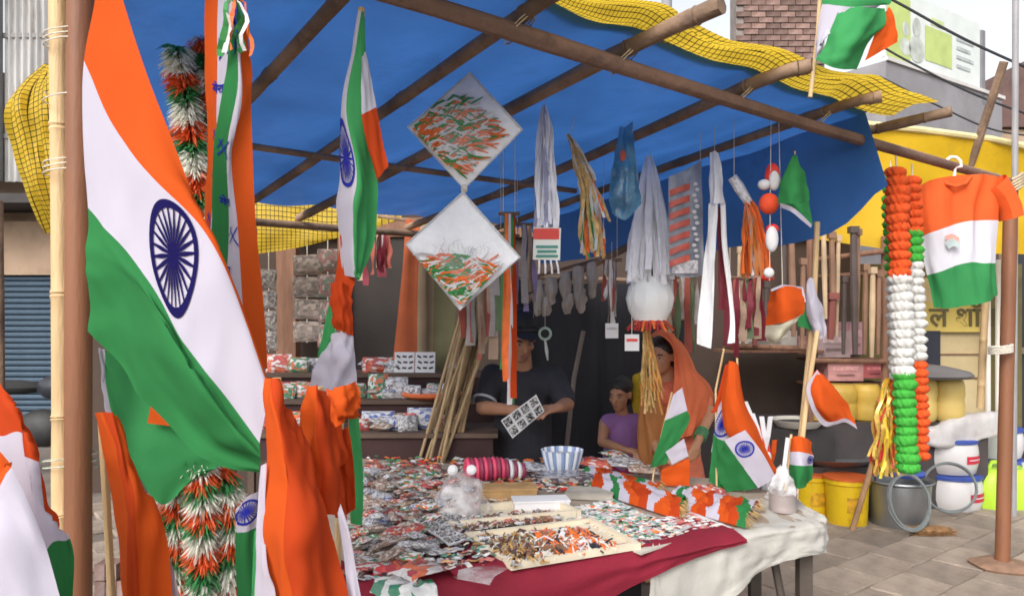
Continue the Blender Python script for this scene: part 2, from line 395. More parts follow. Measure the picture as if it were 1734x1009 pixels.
# posts
pl = pole("post", [(-.842, 1.5, 0), (-.842, 1.49, 1.2), (-.842, 1.5, 2.4)], .0245, PIPE, frame, n=18, jit=.0)
pole("bamboo_post", [(-.880, 1.5, 1.02), (-.892, 1.52, 1.5), (-.905, 1.53, 2.3)], .0185, BAMB, frame, jit=.05, seed=5, nodes=3)
rp = beam_at(1712)
PR0, PR1 = G(1697, 968), Vector((rp.x, rp.y, 2.31))
pole("post", [PR0, PR0.lerp(PR1, .5), PR1], .040, PIPE, frame, n=16, jit=.03, seed=8)
pole("bamboo_post", [PR0 + Vector((-.02, .18, .95)), PR0 + Vector((.0, .16, 1.6)), PR0 + Vector((.02, .1, 2.25))], .022, BAMB, frame, seed=9, nodes=3)
for s, t_ in ((-.16, 2.0), (.45, 2.0), (.10, 2.0)):     # rear posts
    q = ST(s, t_, .0); pole("post", [(q.x, q.y, 0), (q.x + .01, q.y, 1.0), (q.x, q.y, q.z + .02)], .028, RAFT, frame, seed=s * 9)
# lashings
def lash(c, r, turns, mt, seed=0, tilt=.2, rr=.0028, hgt=.02, sx=1.0):
    b = MB(); pts = []
    for i in range(int(turns * 16) + 1):
        a = 2 * math.pi * i / 16
        pts.append(Vector(c) + Vector((math.cos(a) * r * sx, math.sin(a) * r, (i / (turns * 16) - .5) * hgt + tilt * r * math.cos(a) + .002 * nz(i * .7, seed))))
    b.tube(pts, rr, 6); return b.build("lashing", mt, frame)
for py, tn, mt in ((65, 3, STRING), (165, 1.5, STRING), (283, 3, STRING), (782, 2.2, mat("pale_green_twine", (.42, .46, .38), .8, .2, 60, 0))):
    c = P(121, py, 1.5); lash((-.866, 1.505, c.z), .031, tn, mt, py, .12, .0013, .03, 1.62)
lash((PR0.x + .003, PR0.y + .02, P(1700, 592, 4.55).z), .062, 4, STRING, 4, .1, .006, .05)
lash((rp.x, rp.y, 2.31), .058, 5, ROPE, 6, .5, .007, .09)
for k in (2, 3, 4, 5):
    q = ST(RS[k][0], 0, .03); lash(q, .045, 2.5, ROPE, k, .9, .0022, .03)
b = MB(); prof = [(.16, .03), (.17, .045), (.13, .062), (.06, .07), (.045, .07)]
b.lathe((PR0.x, PR0.y, 0), prof, 22, lob=5, la=.06); b.build("mud_collar", mat("red_mud", (.25, .15, .10), .95, .3, 12, .6, 30), frame)

# ------------------------------------------------------------------ tarpaulin
m = MB(); nu, nv = 90, 70; s0, s1, t0, t1 = -.20, .578, -.035, 1.9
def tp(s, t, seed=0.):
    r = [q[0] for q in RS]
    # sag between rafters, small creases
    sg = 0
    rr = sorted(r)
    for a, c in zip(rr, rr[1:]):
        if a <= s <= c: sg = -.022 * math.sin(math.pi * (s - a) / (c - a))
    p = ST(s, t, TARP_UP + sg + .012 * nz(s * 9, t * 3.5, seed) + .006 * nz(s * 30, t * 6, seed + 3) + .010 * (.3 - abs(nz(s * 11 + t * 2.2, t * 1.5 - s * 4, 8))))
    return p
fe = lambda s: (t0 if s > .12 else t0 - .25 * min(1, (.12 - s) / .1)) + .008 * nz(s * 9, 1.3)
vs = []
for i in range(nv + 1):
    for j in range(nu + 1):
        sl_ = -.185 + .05 * max(0, -.1 + (t1 + .1) * i / nv); s = sl_ + (s1 - sl_) * j / nu; f = fe(s); t = f + (t1 - f) * i / nv
        vs.append(tp(s, t))
fs = [(i * (nu + 1) + j, i * (nu + 1) + j + 1, (i + 1) * (nu + 1) + j + 1, (i + 1) * (nu + 1) + j) for i in range(nv) for j in range(nu)]
m.add(vs, fs)
# the loose right end hangs down as a flap
def flap(tt, d):
    e = tp(s1, tt); L = spl([.33, .50, .46, .44, .38, .33, .30, .28], min(6.99, max(0, tt) * 4)) * (1 + .05 * nz(tt * 5, 4))
    return e + Vector((.10 * d + .035 * math.sin(tt * 9) * d, -.02 * d, -L * d))
vs = [flap(-.03 + 1.85 * i / 30, j / 8) for i in range(31) for j in range(9)]
m.add(vs, [(i * 9 + j, i * 9 + j + 1, (i + 1) * 9 + j + 1, (i + 1) * 9 + j) for i in range(30) for j in range(8)])
tarp = m.build("blue_tarpaulin", TARP)
tag(tarp, "blue plastic tarpaulin stretched over the stall's poles as a roof", "tarpaulin")

# yellow net sheet: shows past the tarpaulin's front edge
def net_sheet(name, label, ctrl, su, sv, seed=0., wr=.012, sub=8, conv=False):
    b = MB(); S = cloth(b, ctrl, sub=sub, wr=wr, fu=6, fv=3, seed=seed, conv=conv)
    o = b.build(name, YNET); nu = S.nc * sub
    add_uv(o, lambda co, i: ((i % (nu + 1)) / nu * su, (i // (nu + 1)) / (S.nr * sub) * sv))
    return tag(o, label, "net sheet")
def edge(s, t, dz):
    r = sorted(q[0] for q in RS); k = max(0, 1 + (t + .03) * 6 if t < -.03 else 1); sg = sum(-.022 * math.sin(math.pi * (s - a) / (c - a)) for a, c in zip(r, r[1:]) if a <= s <= c)
    return tuple(ST(s, t, dz + sg * k))
ss = [-.1, .03, .10, .13, .155, .18, .208, .24, .285, .33, .368, .41, .44, .48, .505, .56, .635]
fr = [.34, .24, .15, .115, .12, .13, .14, .135, .135, .14, .15, .16, .17, .18, .19, .20, .20]
net_sheet("yellow_net_sheet", "yellow sheet with black grid lying along the front edge of the blue roof",
          [[edge(s, -.004, TARP_UP + .016) for s in ss], [edge(s, -.04, TARP_UP + .004) for s in ss],
           [edge(s, -(.02 + f) / 2, TARP_UP + .02 + .012 * math.sin(s * 40)) for s, f in zip(ss, fr)],
           [edge(s, -f, TARP_UP + .012 * math.sin(s * 40)) for s, f in zip(ss, fr)]], 100, 9, 1., .006)
net_sheet("yellow_net_sheet", "yellow sheet with black grid bulging out beside the bamboo post",
          [[(118, 60, 2.1), (100, 100, 2.1), (80, 118, 2.15)], [(125, 140, 2.0), (70, 150, 2.0), (14, 178, 2.0)],
           [(130, 240, 2.0), (75, 235, 2.0), (22, 255, 1.98)], [(135, 330, 2.0), (90, 320, 2.0), (48, 325, 2.0)], [(140, 400, 2.05), (110, 395, 2.05), (80, 392, 2.05)]], 13, 36, 2., .02, 8, True)
net_sheet("yellow_net_sheet", "yellow sheet with black grid hung across the shaded back wall",
          [[(330, 330, 5.4), (430, 338, 5.4), (500, 343, 5.4), (575, 350, 5.4), (680, 352, 5.4)], [(330, 385, 5.38), (430, 388, 5.35), (500, 392, 5.38), (575, 397, 5.38), (680, 365, 5.4)],
           [(330, 440, 5.4), (430, 430, 5.4), (500, 420, 5.4), (575, 402, 5.4), (680, 372, 5.4)]], 38, 12, 3., .015, 8, True)
b = MB(); S = cloth(b, [[(1415, 190, 5.9), (1455, 212, 5.9), (1560, 222, 5.9), (1680, 238, 5.9), (1790, 262, 5.9)], [(1415, 290, 6.0), (1455, 300, 6.0), (1560, 310, 6.0), (1680, 325, 6.0), (1790, 340, 6.0)],
          [(1300, 395, 6.0), (1440, 412, 6.0), (1560, 432, 6.0), (1680, 430, 6.0), (1790, 430, 6.0)]], sub=8, wr=.05, fu=5, fv=1.6, seed=3)
yt = thing("yellow_tarpaulin", "plain yellow tarpaulin hung behind the shirt on the hanger", "tarpaulin", P(1560, 430, 6))
b.build("sheet", YTARP, yt)
b = MB(); b.tube([P(1415, 188, 5.88), P(1455, 210, 5.88), P(1560, 220, 5.88), P(1680, 236, 5.88), P(1790, 260, 5.88)], .028, 8, jit=.3); b.build("rolled_hem", mat("cream_hem", (.78, .68, .36), .6, .15, 5, .2, 30, .2), yt)
b = MB(); b.tube([P(1340, 372, 6.06), P(1460, 352, 6.06)], .03, 8); b.build("support_pole", RAFT, yt); b = MB(); b.tube([P(1640, 290, 6.0), P(1700, 105, 5.6)], .03, 8, jit=.1); b.build("support_pole", RAFT, yt)

# ------------------------------------------------------------------ buildings behind
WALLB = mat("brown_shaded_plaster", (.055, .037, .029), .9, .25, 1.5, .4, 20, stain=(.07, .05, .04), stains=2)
DARKW = mat("dark_doorway_panel", (.030, .024, .022), .8, .2, 3, .2, 20)
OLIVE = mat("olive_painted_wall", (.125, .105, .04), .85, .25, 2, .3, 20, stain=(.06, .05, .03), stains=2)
BEIGE = mat("beige_plaster", (.38, .27, .19), .9, .15, 2, .3, 20, stain=(.24, .17, .12))
CORR = mat("weathered_sheet_metal", (.42, .41, .40), .6, .25, 3, .2, 20, .0, .2, stain=(.22, .17, .14), stains=2.5, stretch=(3, 3, .5))
SHUT = mat("blue_grey_shutter_paint", (.045, .075, .11), .5, .15, 3, .15, 30, 0, .2)
shop = thing("shop_building", "shaded brown shop front standing behind the stall", "building", (-.5, 6.6, 0))
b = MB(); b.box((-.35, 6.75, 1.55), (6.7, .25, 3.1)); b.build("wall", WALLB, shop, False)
b = MB(); b.box((-1.06, 6.6, 1.1), (.62, .06, 2.2)); b.build("doorway", DARKW, shop, False)  # solid dark panel paints the unlit depth of the opening
for x in (-1.43, -.69): MB().box((x, 6.57, 1.13), (.1, .1, 2.26)).build("door_jamb", POLEW, shop, False)
MB().box((-1.06, 6.57, 2.31), (.84, .1, .1)).build("door_lintel", POLEW, shop, False)
b = MB(); b.box((-1.85, 6.35, 1.5), (.16, .14, 3.0)); b.build("timber_post", POLEW, shop, False)
for z in (2.25, 2.62, 2.95): MB().box((-.4, 6.58, z), (6.4, .08, .10)).build("wall_batten", POLEW, shop, False)
annex = thing("side_shop", "low olive painted shop wall behind the woman and the tool racks", "building", (2.6, 6.9, 0))
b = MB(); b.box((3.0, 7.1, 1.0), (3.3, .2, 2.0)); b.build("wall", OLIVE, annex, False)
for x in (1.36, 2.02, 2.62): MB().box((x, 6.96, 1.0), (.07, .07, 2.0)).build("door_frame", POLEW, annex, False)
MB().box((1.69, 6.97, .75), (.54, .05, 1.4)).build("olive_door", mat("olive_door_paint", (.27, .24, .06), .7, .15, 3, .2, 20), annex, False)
sg = MB().box((1.72, 6.93, 1.16), (.52, .03, .13)).build("blue_sign", mat("blue_sign_paint", (.03, .04, .22), .5, .1, 5, 0), annex, False)
def text_mesh(body, size, loc, rot, mt, name, parent, ext=.002, align='LEFT', bold=0):
    cu = bpy.data.curves.new(name, 'FONT'); cu.body = body; cu.size = size; cu.extrude = ext; cu.align_x = align; cu.offset = bold
    o = bpy.data.objects.new(name, cu); COL.objects.link(o)
    dg = bpy.context.evaluated_depsgraph_get(); me = bpy.data.meshes.new_from_object(o.evaluated_get(dg)); bpy.data.objects.remove(o)
    me.materials.clear(); me.materials.append(mt)
    me.transform(Matrix.Translation(loc) @ Euler(rot).to_matrix().to_4x4())
    o = bpy.data.objects.new(name, me); COL.objects.link(o)
    if parent: o.parent = parent; o.matrix_parent_inverse = Matrix.Translation(-parent.location)
    return o
text_mesh("\u0915\u093e\u0930", .10, (1.80, 6.912, 1.125), (math.pi / 2, 0, 0), mat("sign_white", (.6, .6, .66), .6, .1, 5, 0), "lettering", annex)
# left: far shop with rolling shutter
ls = thing("shutter_shop", "shop with a blue grey rolling shutter and a weathered sheet metal front above", "building", (-6.3, 9.0, 0))
MB().box((-7.2, 9.2, 2.2), (5.2, .3, 4.4)).build("wall", BEIGE, ls, False)
MB().box((-5.85, 8.96, 2.32), (3.0, .14, .62)).build("fascia", BEIGE, ls, False)
MB().box((-5.85, 8.7, 2.80), (3.2, .9, .10)).build("canopy", mat("dark_canopy_edge", (.05, .045, .045), .8, .2, 4, .2), ls, False)
sl = MB(); sl.lathe((0, 0, 0), [(.034, -1.02), (.034, 1.02)], 10, M=Matrix.Rotation(math.pi / 2, 4, 'Y'))
sl0 = sl.build("shutter_slat", SHUT, ls); sl0.location = (-5.6, 8.98, .06)
for k in range(1, 31): inst(sl0, "shutter_slat", (-5.6, 8.98, .06 + k * .066), parent=ls)
for x in (-6.67, -4.53): MB().box((x, 8.97, 1.05), (.10, .12, 2.1)).build("shutter_guide", mat("dark_steel", (.06, .06, .065), .5, .2, 5, .1, 30, 0, .5), ls, False)
def corr(name, x0, x1, y, z0, z1, mt, parent, pitch=.076, dep=.018):
    b = MB(); k = int((x1 - x0) / pitch * 8); vs = []
    for z in (z0, z1):
        for i in range(k + 1):
            x = x0 + (x1 - x0) * i / k; vs.append((x, y + dep * math.sin(2 * math.pi * (x - x0) / pitch), z))
    b.add(vs, [(i, i + 1, k + 2 + i, k + 1 + i) for i in range(k)]); return b.build(name, mt, parent)
corr("metal_sheet", -7.6, -5.65, 8.45, 3.05, 5.4, CORR, ls); corr("metal_sheet", -5.55, -4.7, 8.40, 3.0, 5.4, CORR, ls)
MB().box((-5.6, 8.36, 4.2), (.07, .07, 2.4)).build("sheet_post", mat("grey_post", (.17, .17, .17), .7, .2, 4, .2), ls, False)
for z in (3.5, 4.6): MB().box((-6.1, 8.41, z), (3.0, .03, .05)).build("sheet_rail", mat("grey_post2", (.22, .21, .2), .7, .2, 4, .2), ls, False)

# brick house top right, billboard building
BRK = mat("old_brick", (.19, .115, .095), .9, .3, 9, .6, 30, obvar=.35, stain=(.24, .20, .19), stains=3)
MORT = mat("grey_mortar", (.24, .21, .195), .95, .2, 8, .5, 30)
bh = thing("brick_house", "unplastered brick house rising behind the yellow edged roof", "building", (5.0, 13.2, 0))
def brick_wall(parent, x0, x1, y, z0, z1):
    MB().box(((x0 + x1) / 2, y + .2, (z0 + z1) / 2 * 1.0), (x1 - x0, .36, z1 - z0)).build("mortar_wall", MORT, parent, False)
    bm_ = MB().box((0, 0, 0), (.235, .05, .083)).build("brick", BRK, parent, False); me = bm_.data; first = True; zz = z0 + .05; r = 0
    while zz < z1 - .03:
        xx = x0 + (.12 if r % 2 else .245)
        while xx < x1 - .08:
            loc = (xx, y + .008 + R.uniform(-.008, .006), zz); rot = (0, R.uniform(-.01, .01), 0)
            if first: bm_.location = loc; first = False
            else: inst(me, "brick", loc, rot, parent=parent)
            xx += .25
        zz += .10; r += 1
MB().box((4.6, 13.5, 2.25), (1.7, .9, 4.5)).build("plaster_wall", mat("grey_render", (.33, .28, .26), .9, .2, 3, .4, 20), bh, False)
brick_wall(bh, 3.80, 5.30, 13.0, 4.5, 7.4)
MB().box((4.55, 12.97, 7.47), (1.7, .5, .12)).build("parapet", mat("grey_render2", (.36, .32, .30), .9, .2, 3, .4, 20), bh, False)

GREY = mat("grey_concrete", (.26, .25, .265), .85, .15, 2, .3, 20, stain=(.19, .18, .19), stains=1.5)
bb = thing("billboard_building", "grey concrete building with a white roof hoarding", "building", (7.2, 11.5, 0))
A_, B_ = P(1500, 100, 10.0), P(1760, 245, 12.5)
dirv = (B_ - A_); dirv.z = 0; dirv.normalize(); nrm = Vector((-dirv.y, dirv.x, 0))
def slab(name, p0, L, dep, z0, z1, mt, off=0.):
    a = Vector((p0.x, p0.y, 0)) + nrm * off; b = MB(); vs = []
    for z in (z0, z1):
        for q in (a, a + dirv * L, a + dirv * L + nrm * dep, a + nrm * dep): vs.append((q.x, q.y, z))
    b.add(vs, [(0, 1, 2, 3), (7, 6, 5, 4), (0, 4, 5, 1), (1, 5, 6, 2), (2, 6, 7, 3), (3, 7, 4, 0)]); return b.build(name, mt, bb, False)
ztop = A_.z
slab("canopy_slab", A_, 3.2, 1.2, ztop - .95, ztop - .02, GREY)
slab("wall", A_, 3.2, .3, 0, ztop - .96, GREY, .9)
slab("canopy_lip", A_, 3.24, .12, ztop - .02, ztop + .03, mat("white_lip", (.6, .58, .56), .7, .1, 4, .1), -.03)
slab("column", A_, .16, .2, ztop - 2.2, ztop - .955, mat("grey_column", (.42, .40, .4), .8, .1, 4, .2), .02)
HOARD = mat("white_hoarding_print", (.66, .70, .68), .5, .06, 4, 0)
LIME = mat("lime_print", (.46, .56, .18), .5, .12, 4, 0)
slab("hoarding_board", A_, 2.55, .05, ztop + .04, ztop + 1.0, HOARD, .02)
def panel(name, x0, x1, z0, z1, mt, off):
    b = MB(); a = Vector((A_.x, A_.y, 0)) + nrm * off
    b.add([(a + dirv * x0) + Vector((0, 0, ztop + z0)), (a + dirv * x1) + Vector((0, 0, ztop + z0)), (a + dirv * x1) + Vector((0, 0, ztop + z1)), (a + dirv * x0) + Vector((0, 0, ztop + z1))], [(0, 1, 2, 3)]); b.build(name, mt, bb, False)
panel("printed_panel", .05, .62, .06, .90, LIME, .014); panel("printed_panel", 1.0, 1.72, .18, .66, LIME, .014)
panel("printed_panel", 1.15, 1.5, .70, .80, mat("pale_lime_print", (.55, .66, .3), .5, .1, 4, 0), .014)
b = MB(); a = Vector((A_.x, A_.y, ztop)) + nrm * .012
for (x, z, rx, rz) in ((.78, .58, .10, .13), (.78, .28, .2, .18), (.5, .5, .08, .1), (.5, .26, .14, .12)):
    vs = [a + dirv * (x + rx * math.cos(2 * math.pi * k / 16)) + Vector((0, 0, z + rz * math.sin(2 * math.pi * k / 16))) for k in range(16)]
    b.add(vs, [tuple(range(16))])
b.build("printed_figure", mat("grey_print", (.50, .53, .48), .5, .3, 6, 0), bb, False)
for k in range(4): panel("printed_line", 1.85, 2.35 - .1 * (k % 2), .62 - k * .13, .67 - k * .13, mat("grey_line_print", (.42, .46, .46), .5, .2, 8, 0), .012)
slab("hoarding_post", A_ + dirv * 2.57, .10, .08, ztop - .2, ztop + .92, mat("dark_grey_steel", (.20, .2, .22), .6, .1, 5, .1), .0)
b = MB(); q = P(1735, 150, 14)
b.add([(q.x - .9, q.y, 5.0), (q.x + 2, q.y, 5.0), (q.x + 2, q.y, 7.2), (q.x, q.y, 6.2), (q.x - .9, q.y + 2, 5.0), (q.x + 2, q.y + 2, 5.0), (q.x + 2, q.y + 2, 7.2), (q.x, q.y + 2, 6.2)],
      [(0, 1, 2, 3), (5, 4, 7, 6), (3, 2, 6, 7), (0, 3, 7, 4), (1, 5, 6, 2), (0, 4, 5, 1)])
fh = thing("far_house", "far house with a dark brown roof beside the thin grey pole", "house", (q.x, q.y, 0))
b.build("roof", mat("dark_roof", (.12, .07, .06), .8, .2, 3, .3), fh, False)
MB().box((q.x + .7, q.y + 1, 2.49), (2.5, 1.8, 4.98)).build("wall", BEIGE, fh, False)
# utility pole and wires
up = thing("utility_pole", "grey utility pole seen above the roof's yellow edge", "pole", P(1129, 60, 14.2).xy.to_3d())
q = P(1129, 60, 14.2); MB().tube([(q.x, q.y, 0), (q.x, q.y, 9)], [.12, .09], 12).build("shaft", mat("grey_concrete_pole", (.30, .29, .31), .8, .15, 3, .2), up)
MB().box((q.x, q.y, 8.4), (1.2, .08, .08)).build("cross_arm", CORR, up, False)
tp_ = thing("thin_pole", "thin grey steel pole standing beside the stall's far post", "pole", G(1716, 880))
g = G(1716, 880); MB().tube([(g.x, g.y, 0), (g.x + .02, g.y, 4.6)], .022, 10).build("shaft", mat("grey_pole_paint", (.28, .27, .28), .6, .15, 4, .1), tp_)
def wire(label, pts, r=.012):
    b = MB(); W = [P(*p) for p in pts]; b.tube([spl(W, i / 24 * (len(W) - 1)) for i in range(25)], r, 6)
    tag(b.build("overhead_wire", WIRE), label, "wire")
wire("black overhead wire crossing the sky above the hoarding", [(1380, -70, 9), (1520, 5, 9), (1640, 70, 9), (1800, 142, 9)], .016)
wire("black overhead wire running along the foot of the hoarding", [(1480, 70, 8.6), (1530, 100, 8.6), (1650, 160, 8.6), (1800, 215, 8.6)], .012)
wire("thin black wire drooping under the grey canopy", [(1490, 130, 8.2), (1600, 185, 8.2), (1690, 222, 8.2), (1800, 235, 8.2)], .009)

# ------------------------------------------------------------------ flags in front
FM = [SAF, WHT, GRN, SAF2, GRN2]
def flag(name, label, patches, emblems=(), stick=None, group=None, cat="flag", loc=None, stick_mat=None):
    pts = [P(*q) for pa in patches for row in pa['c'] for q in row]
    base = loc or Vector((sum(p.x for p in pts) / len(pts), sum(p.y for p in pts) / len(pts), min(p.z for p in pts)))
    th = thing(name, label, cat, base, group); mb = MB(); Ss = []
    for k, pa in enumerate(patches):
        Ss.append(cloth(mb, pa['c'], rows=pa.get('rows'), cols=pa.get('cols'), mi=pa.get('mi', 0), sub=pa.get('sub', 8), wr=pa.get('wr', .010), fu=pa.get('fu', 3), fv=pa.get('fv', 3), seed=pa.get('seed', k * 3.7)))
    mb.build("flag_cloth", FM, th, shade=0)
    for (k, uc, vc, ru, rv, *rest) in emblems:
        e = MB(); chakra(e, Ss[k], uc, vc, ru, rv); e.build("wheel_emblem", rest[0] if rest else NAVY, th, False)
    if stick:
        b = MB(); b.tube([P(*q) for q in stick[0]], stick[1], 10, jit=.04); b.build("stick", stick_mat or BAMB, th)
    return th, Ss

# large flag draped from the front post
flag("large_flag", "large tricolour flag with a dark blue wheel draped beside the brown post", [
    dict(c=[[(178, -90, 1.42), (238, 90, 1.40), (304, 270, 1.38), (347, 392, 1.37), (392, 500, 1.39), (444, 655, 1.39)],
            [(148, 105, 1.44), (190, 212, 1.41), (262, 302, 1.36), (345, 390, 1.34), (400, 500, 1.33), (455, 657, 1.33)],
            [(150, 352, 1.44), (192, 400, 1.42), (250, 472, 1.36), (312, 578, 1.33), (375, 662, 1.32), (440, 750, 1.32)],
            [(150, 430, 1.44), (212, 470, 1.40), (272, 545, 1.325), (338, 650, 1.30), (396, 728, 1.30), (441, 774, 1.31)],
            [(150, 490, 1.44), (205, 535, 1.43), (254, 600, 1.375), (316, 690, 1.355), (378, 755, 1.345), (441, 787, 1.34)],
            [(150, 560, 1.44), (198, 612, 1.44), (250, 682, 1.40), (310, 748, 1.36), (372, 787, 1.35), (440, 800, 1.35)]],
         rows=[0, 1, 2, 2, 2], wr=.009, fu=4, fv=5, sub=10, seed=2.2)],
    [(0, .512, .296, .105, .089)], stick=([(168, -130, 1.45), (172, -60, 1.45)], .008))
# fold ridge of green is given by a second flag hanging lower behind it
flag("hanging_flag", "green and white flag hanging behind the lower edge of the large draped flag", [
    dict(c=[[(168, 590, 1.62), (178, 592, 1.62), (200, 600, 1.6), (330, 640, 1.6), (400, 700, 1.6)],
            [(172, 640, 1.60), (182, 650, 1.6), (235, 700, 1.58), (330, 720, 1.6), (390, 760, 1.6)],
            [(176, 690, 1.60), (190, 700, 1.58), (232, 770, 1.57), (320, 790, 1.6), (370, 790, 1.6)],
            [(200, 760, 1.6), (215, 765, 1.58), (252, 835, 1.58), (285, 850, 1.6), (330, 800, 1.6)]],
         cols=[1, 4, 4, 4], wr=.008, seed=4.),
    dict(c=[[(257, 676, 1.56), (258, 676, 1.56)], [(250, 716, 1.56), (302, 723, 1.56)]], mi=0, sub=3, wr=.002)])

# scarf banner with blue lettering
sth, sS = flag("printed_scarf", "long tricolour scarf with blue lettering hanging beside the large flag", [
    dict(c=[[(352, -20, 1.72), (368, -18, 1.70), (395, -14, 1.68), (412, -10, 1.7)],
            [(350, 120, 1.72), (368, 130, 1.70), (390, 125, 1.68), (402, 100, 1.7)],
            [(352, 260, 1.72), (366, 265, 1.70), (372, 262, 1.69), (380, 255, 1.69)],
            [(350, 390, 1.72), (362, 392, 1.70), (366, 392, 1.69), (372, 390, 1.69)],
            [(352, 520, 1.72), (364, 522, 1.70), (368, 522, 1.69), (375, 520, 1.69)],
            [(356, 640, 1.72), (366, 642, 1.70), (370, 642, 1.69), (380, 640, 1.69)]], cols=[0, 1, 2], wr=.010, fu=2, fv=4, seed=7.),
    dict(c=[[(392, 40, 1.66), (400, 40, 1.65), (406, 40, 1.65), (420, 22, 1.68)],
            [(382, 140, 1.66), (402, 150, 1.65), (408, 160, 1.65), (424, 130, 1.68)],
            [(366, 250, 1.66), (384, 255, 1.64), (392, 260, 1.65), (428, 255, 1.67)],
            [(360, 370, 1.66), (384, 375, 1.64), (402, 378, 1.64), (432, 375, 1.66)],
            [(362, 490, 1.66), (386, 495, 1.64), (410, 500, 1.63), (442, 495, 1.66)],
            [(372, 600, 1.66), (392, 610, 1.64), (418, 615, 1.63), (450, 625, 1.66)]], cols=[2, 1, 0], wr=.012, fu=2, fv=4, seed=8.)],
    cat="scarf")
def text_on(S, body, u0, v0, du, dv, mt, name, parent, ang=0.):
    cu = bpy.data.curves.new(name, 'FONT'); cu.body = body; cu.size = 1.0; cu.offset = .03
    o = bpy.data.objects.new(name, cu); COL.objects.link(o)
    dg = bpy.context.evaluated_depsgraph_get(); me = bpy.data.meshes.new_from_object(o.evaluated_get(dg)); bpy.data.objects.remove(o)
    me.materials.clear(); me.materials.append(mt); c, s = math.cos(ang), math.sin(ang)
    for v in me.vertices:
        x, y = v.co.x * c - v.co.y * s, v.co.x * s + v.co.y * c
        p, n_ = S(u0 + x * du, v0 - y * dv); v.co = p + n_ * .0025
    o = bpy.data.objects.new(name, me); COL.objects.link(o); o.parent = parent; o.matrix_parent_inverse = Matrix.Translation(-parent.location); return o
W1 = "\u092e\u0947\u0930\u093e"
for (u, v) in ((.16, .555), (.20, .745)): text_on(sS[1], W1, u, v, .20, .030, BLUEP, "lettering", sth)
for v in (.24, .46): text_on(sS[0], W1, .22, v, .26, .030, BLUEP, "lettering", sth)
for k, (si, u, v) in enumerate(((0, .55, .14), (1, .52, .64), (1, .25, .40), (0, .32, .36), (0, .3, .58))):
    b = MB(); S = sS[si]
    for (x0, y0, x1, y1) in ((-.14, -.025, .14, .025), (.14, -.028, -.14, .02), (-.16, .0, -.06, -.03)):
        vs = []
        for t in (0, .33, .67, 1):
            for w_ in (-1, 1):
                p, n_ = S(u + x0 + (x1 - x0) * t, v + y0 + (y1 - y0) * t + w_ * .0035); vs.append(p + n_ * .0025)
        b.add(vs, [(0, 1, 3, 2), (2, 3, 5, 4), (4, 5, 7, 6)])
    b.build("printed_figure", BLUEP, sth, False)
b = MB(); ribbons(b, P(395, -5, 1.64), [P(375 + 8 * k, 95 - 5 * (k % 3), 1.63) for k in range(7)], .014, [2, 1, 0, 3], wob=.02); b.build("tied_ribbon", [ORP, PAPER, GRP, BLUEP], sth, False)

# tall furled flag on the thin staff
flag("furled_flag", "tall furled flag with blue wheel hanging from a staff below the roof", [
    dict(c=[[(610, 20, 1.93), (612, 20, 1.92), (614, 20, 1.92), (615, 22, 1.93)],
            [(598, 90, 1.95), (602, 90, 1.90), (613, 92, 1.90), (620, 90, 1.93)],
            [(582, 190, 1.96), (588, 190, 1.89), (612, 195, 1.89), (628, 190, 1.93)],
            [(575, 290, 1.96), (606, 295, 1.87), (618, 292, 1.90), (638, 290, 1.93)],
            [(572, 350, 1.96), (601, 352, 1.87), (615, 352, 1.90), (637, 350, 1.93)],
            [(574, 405, 1.96), (600, 408, 1.88), (616, 418, 1.90), (633, 405, 1.93)],
            [(577, 465, 1.96), (602, 470, 1.89), (604, 472, 1.90), (605, 474, 1.91)]], cols=[1, 4, 4], wr=.008, fv=4, sub=7),
    dict(c=[[(611, 100, 1.88), (621, 85, 1.9)], [(611, 150, 1.87), (629, 130, 1.9)], [(613, 194, 1.87), (637, 182, 1.9)],
            [(622, 250, 1.87), (650, 250, 1.9)], [(638, 305, 1.88), (657, 282, 1.9)]], rows=[1, 1, 3, 3], wr=.006),
    dict(c=[[(577, 398, 1.955), (582, 400, 1.95)], [(572, 440, 1.95), (600, 468, 1.93)], [(563, 500, 1.94), (598, 492, 1.92)], [(556, 530, 1.94), (590, 535, 1.92)]], mi=3, wr=.01, fu=4)],
    [(0, .17, .455, .155, .105, BLUEP)], stick=([(612, 14, 1.98), (600, 300, 2.0), (585, 480, 2.02), (575, 760, 2.05), (568, 1150, 2.07)], .009))
flag("furled_flag", "twisted flag with orange knot and white middle hanging under the furled flag", [
    dict(c=[[(563, 480, 1.90), (575, 478, 1.88), (592, 485, 1.90)], [(562, 515, 1.90), (578, 520, 1.87), (594, 520, 1.90)], [(565, 555, 1.90), (580, 562, 1.87), (597, 570, 1.90)]], mi=3, wr=.01, fu=4),
    dict(c=[[(558, 515, 1.91), (564, 520, 1.90)], [(545, 570, 1.91), (568, 560, 1.9)], [(538, 605, 1.91), (566, 595, 1.9)]], mi=4, wr=.004),
    dict(c=[[(560, 575, 1.90), (576, 562, 1.88), (600, 570, 1.90)], [(538, 610, 1.90), (572, 610, 1.86), (601, 615, 1.90)], [(528, 650, 1.90), (565, 665, 1.86), (603, 660, 1.90)], [(525, 690, 1.9), (560, 705, 1.87), (604, 695, 1.9)]], mi=1, wr=.016, fu=4, fv=4),
    dict(c=[[(590, 690, 1.92), (604, 680, 1.92)], [(592, 760, 1.92), (612, 750, 1.92)], [(592, 830, 1.92), (615, 830, 1.92)], [(594, 885, 1.92), (613, 890, 1.92)]], mi=4, wr=.006)])

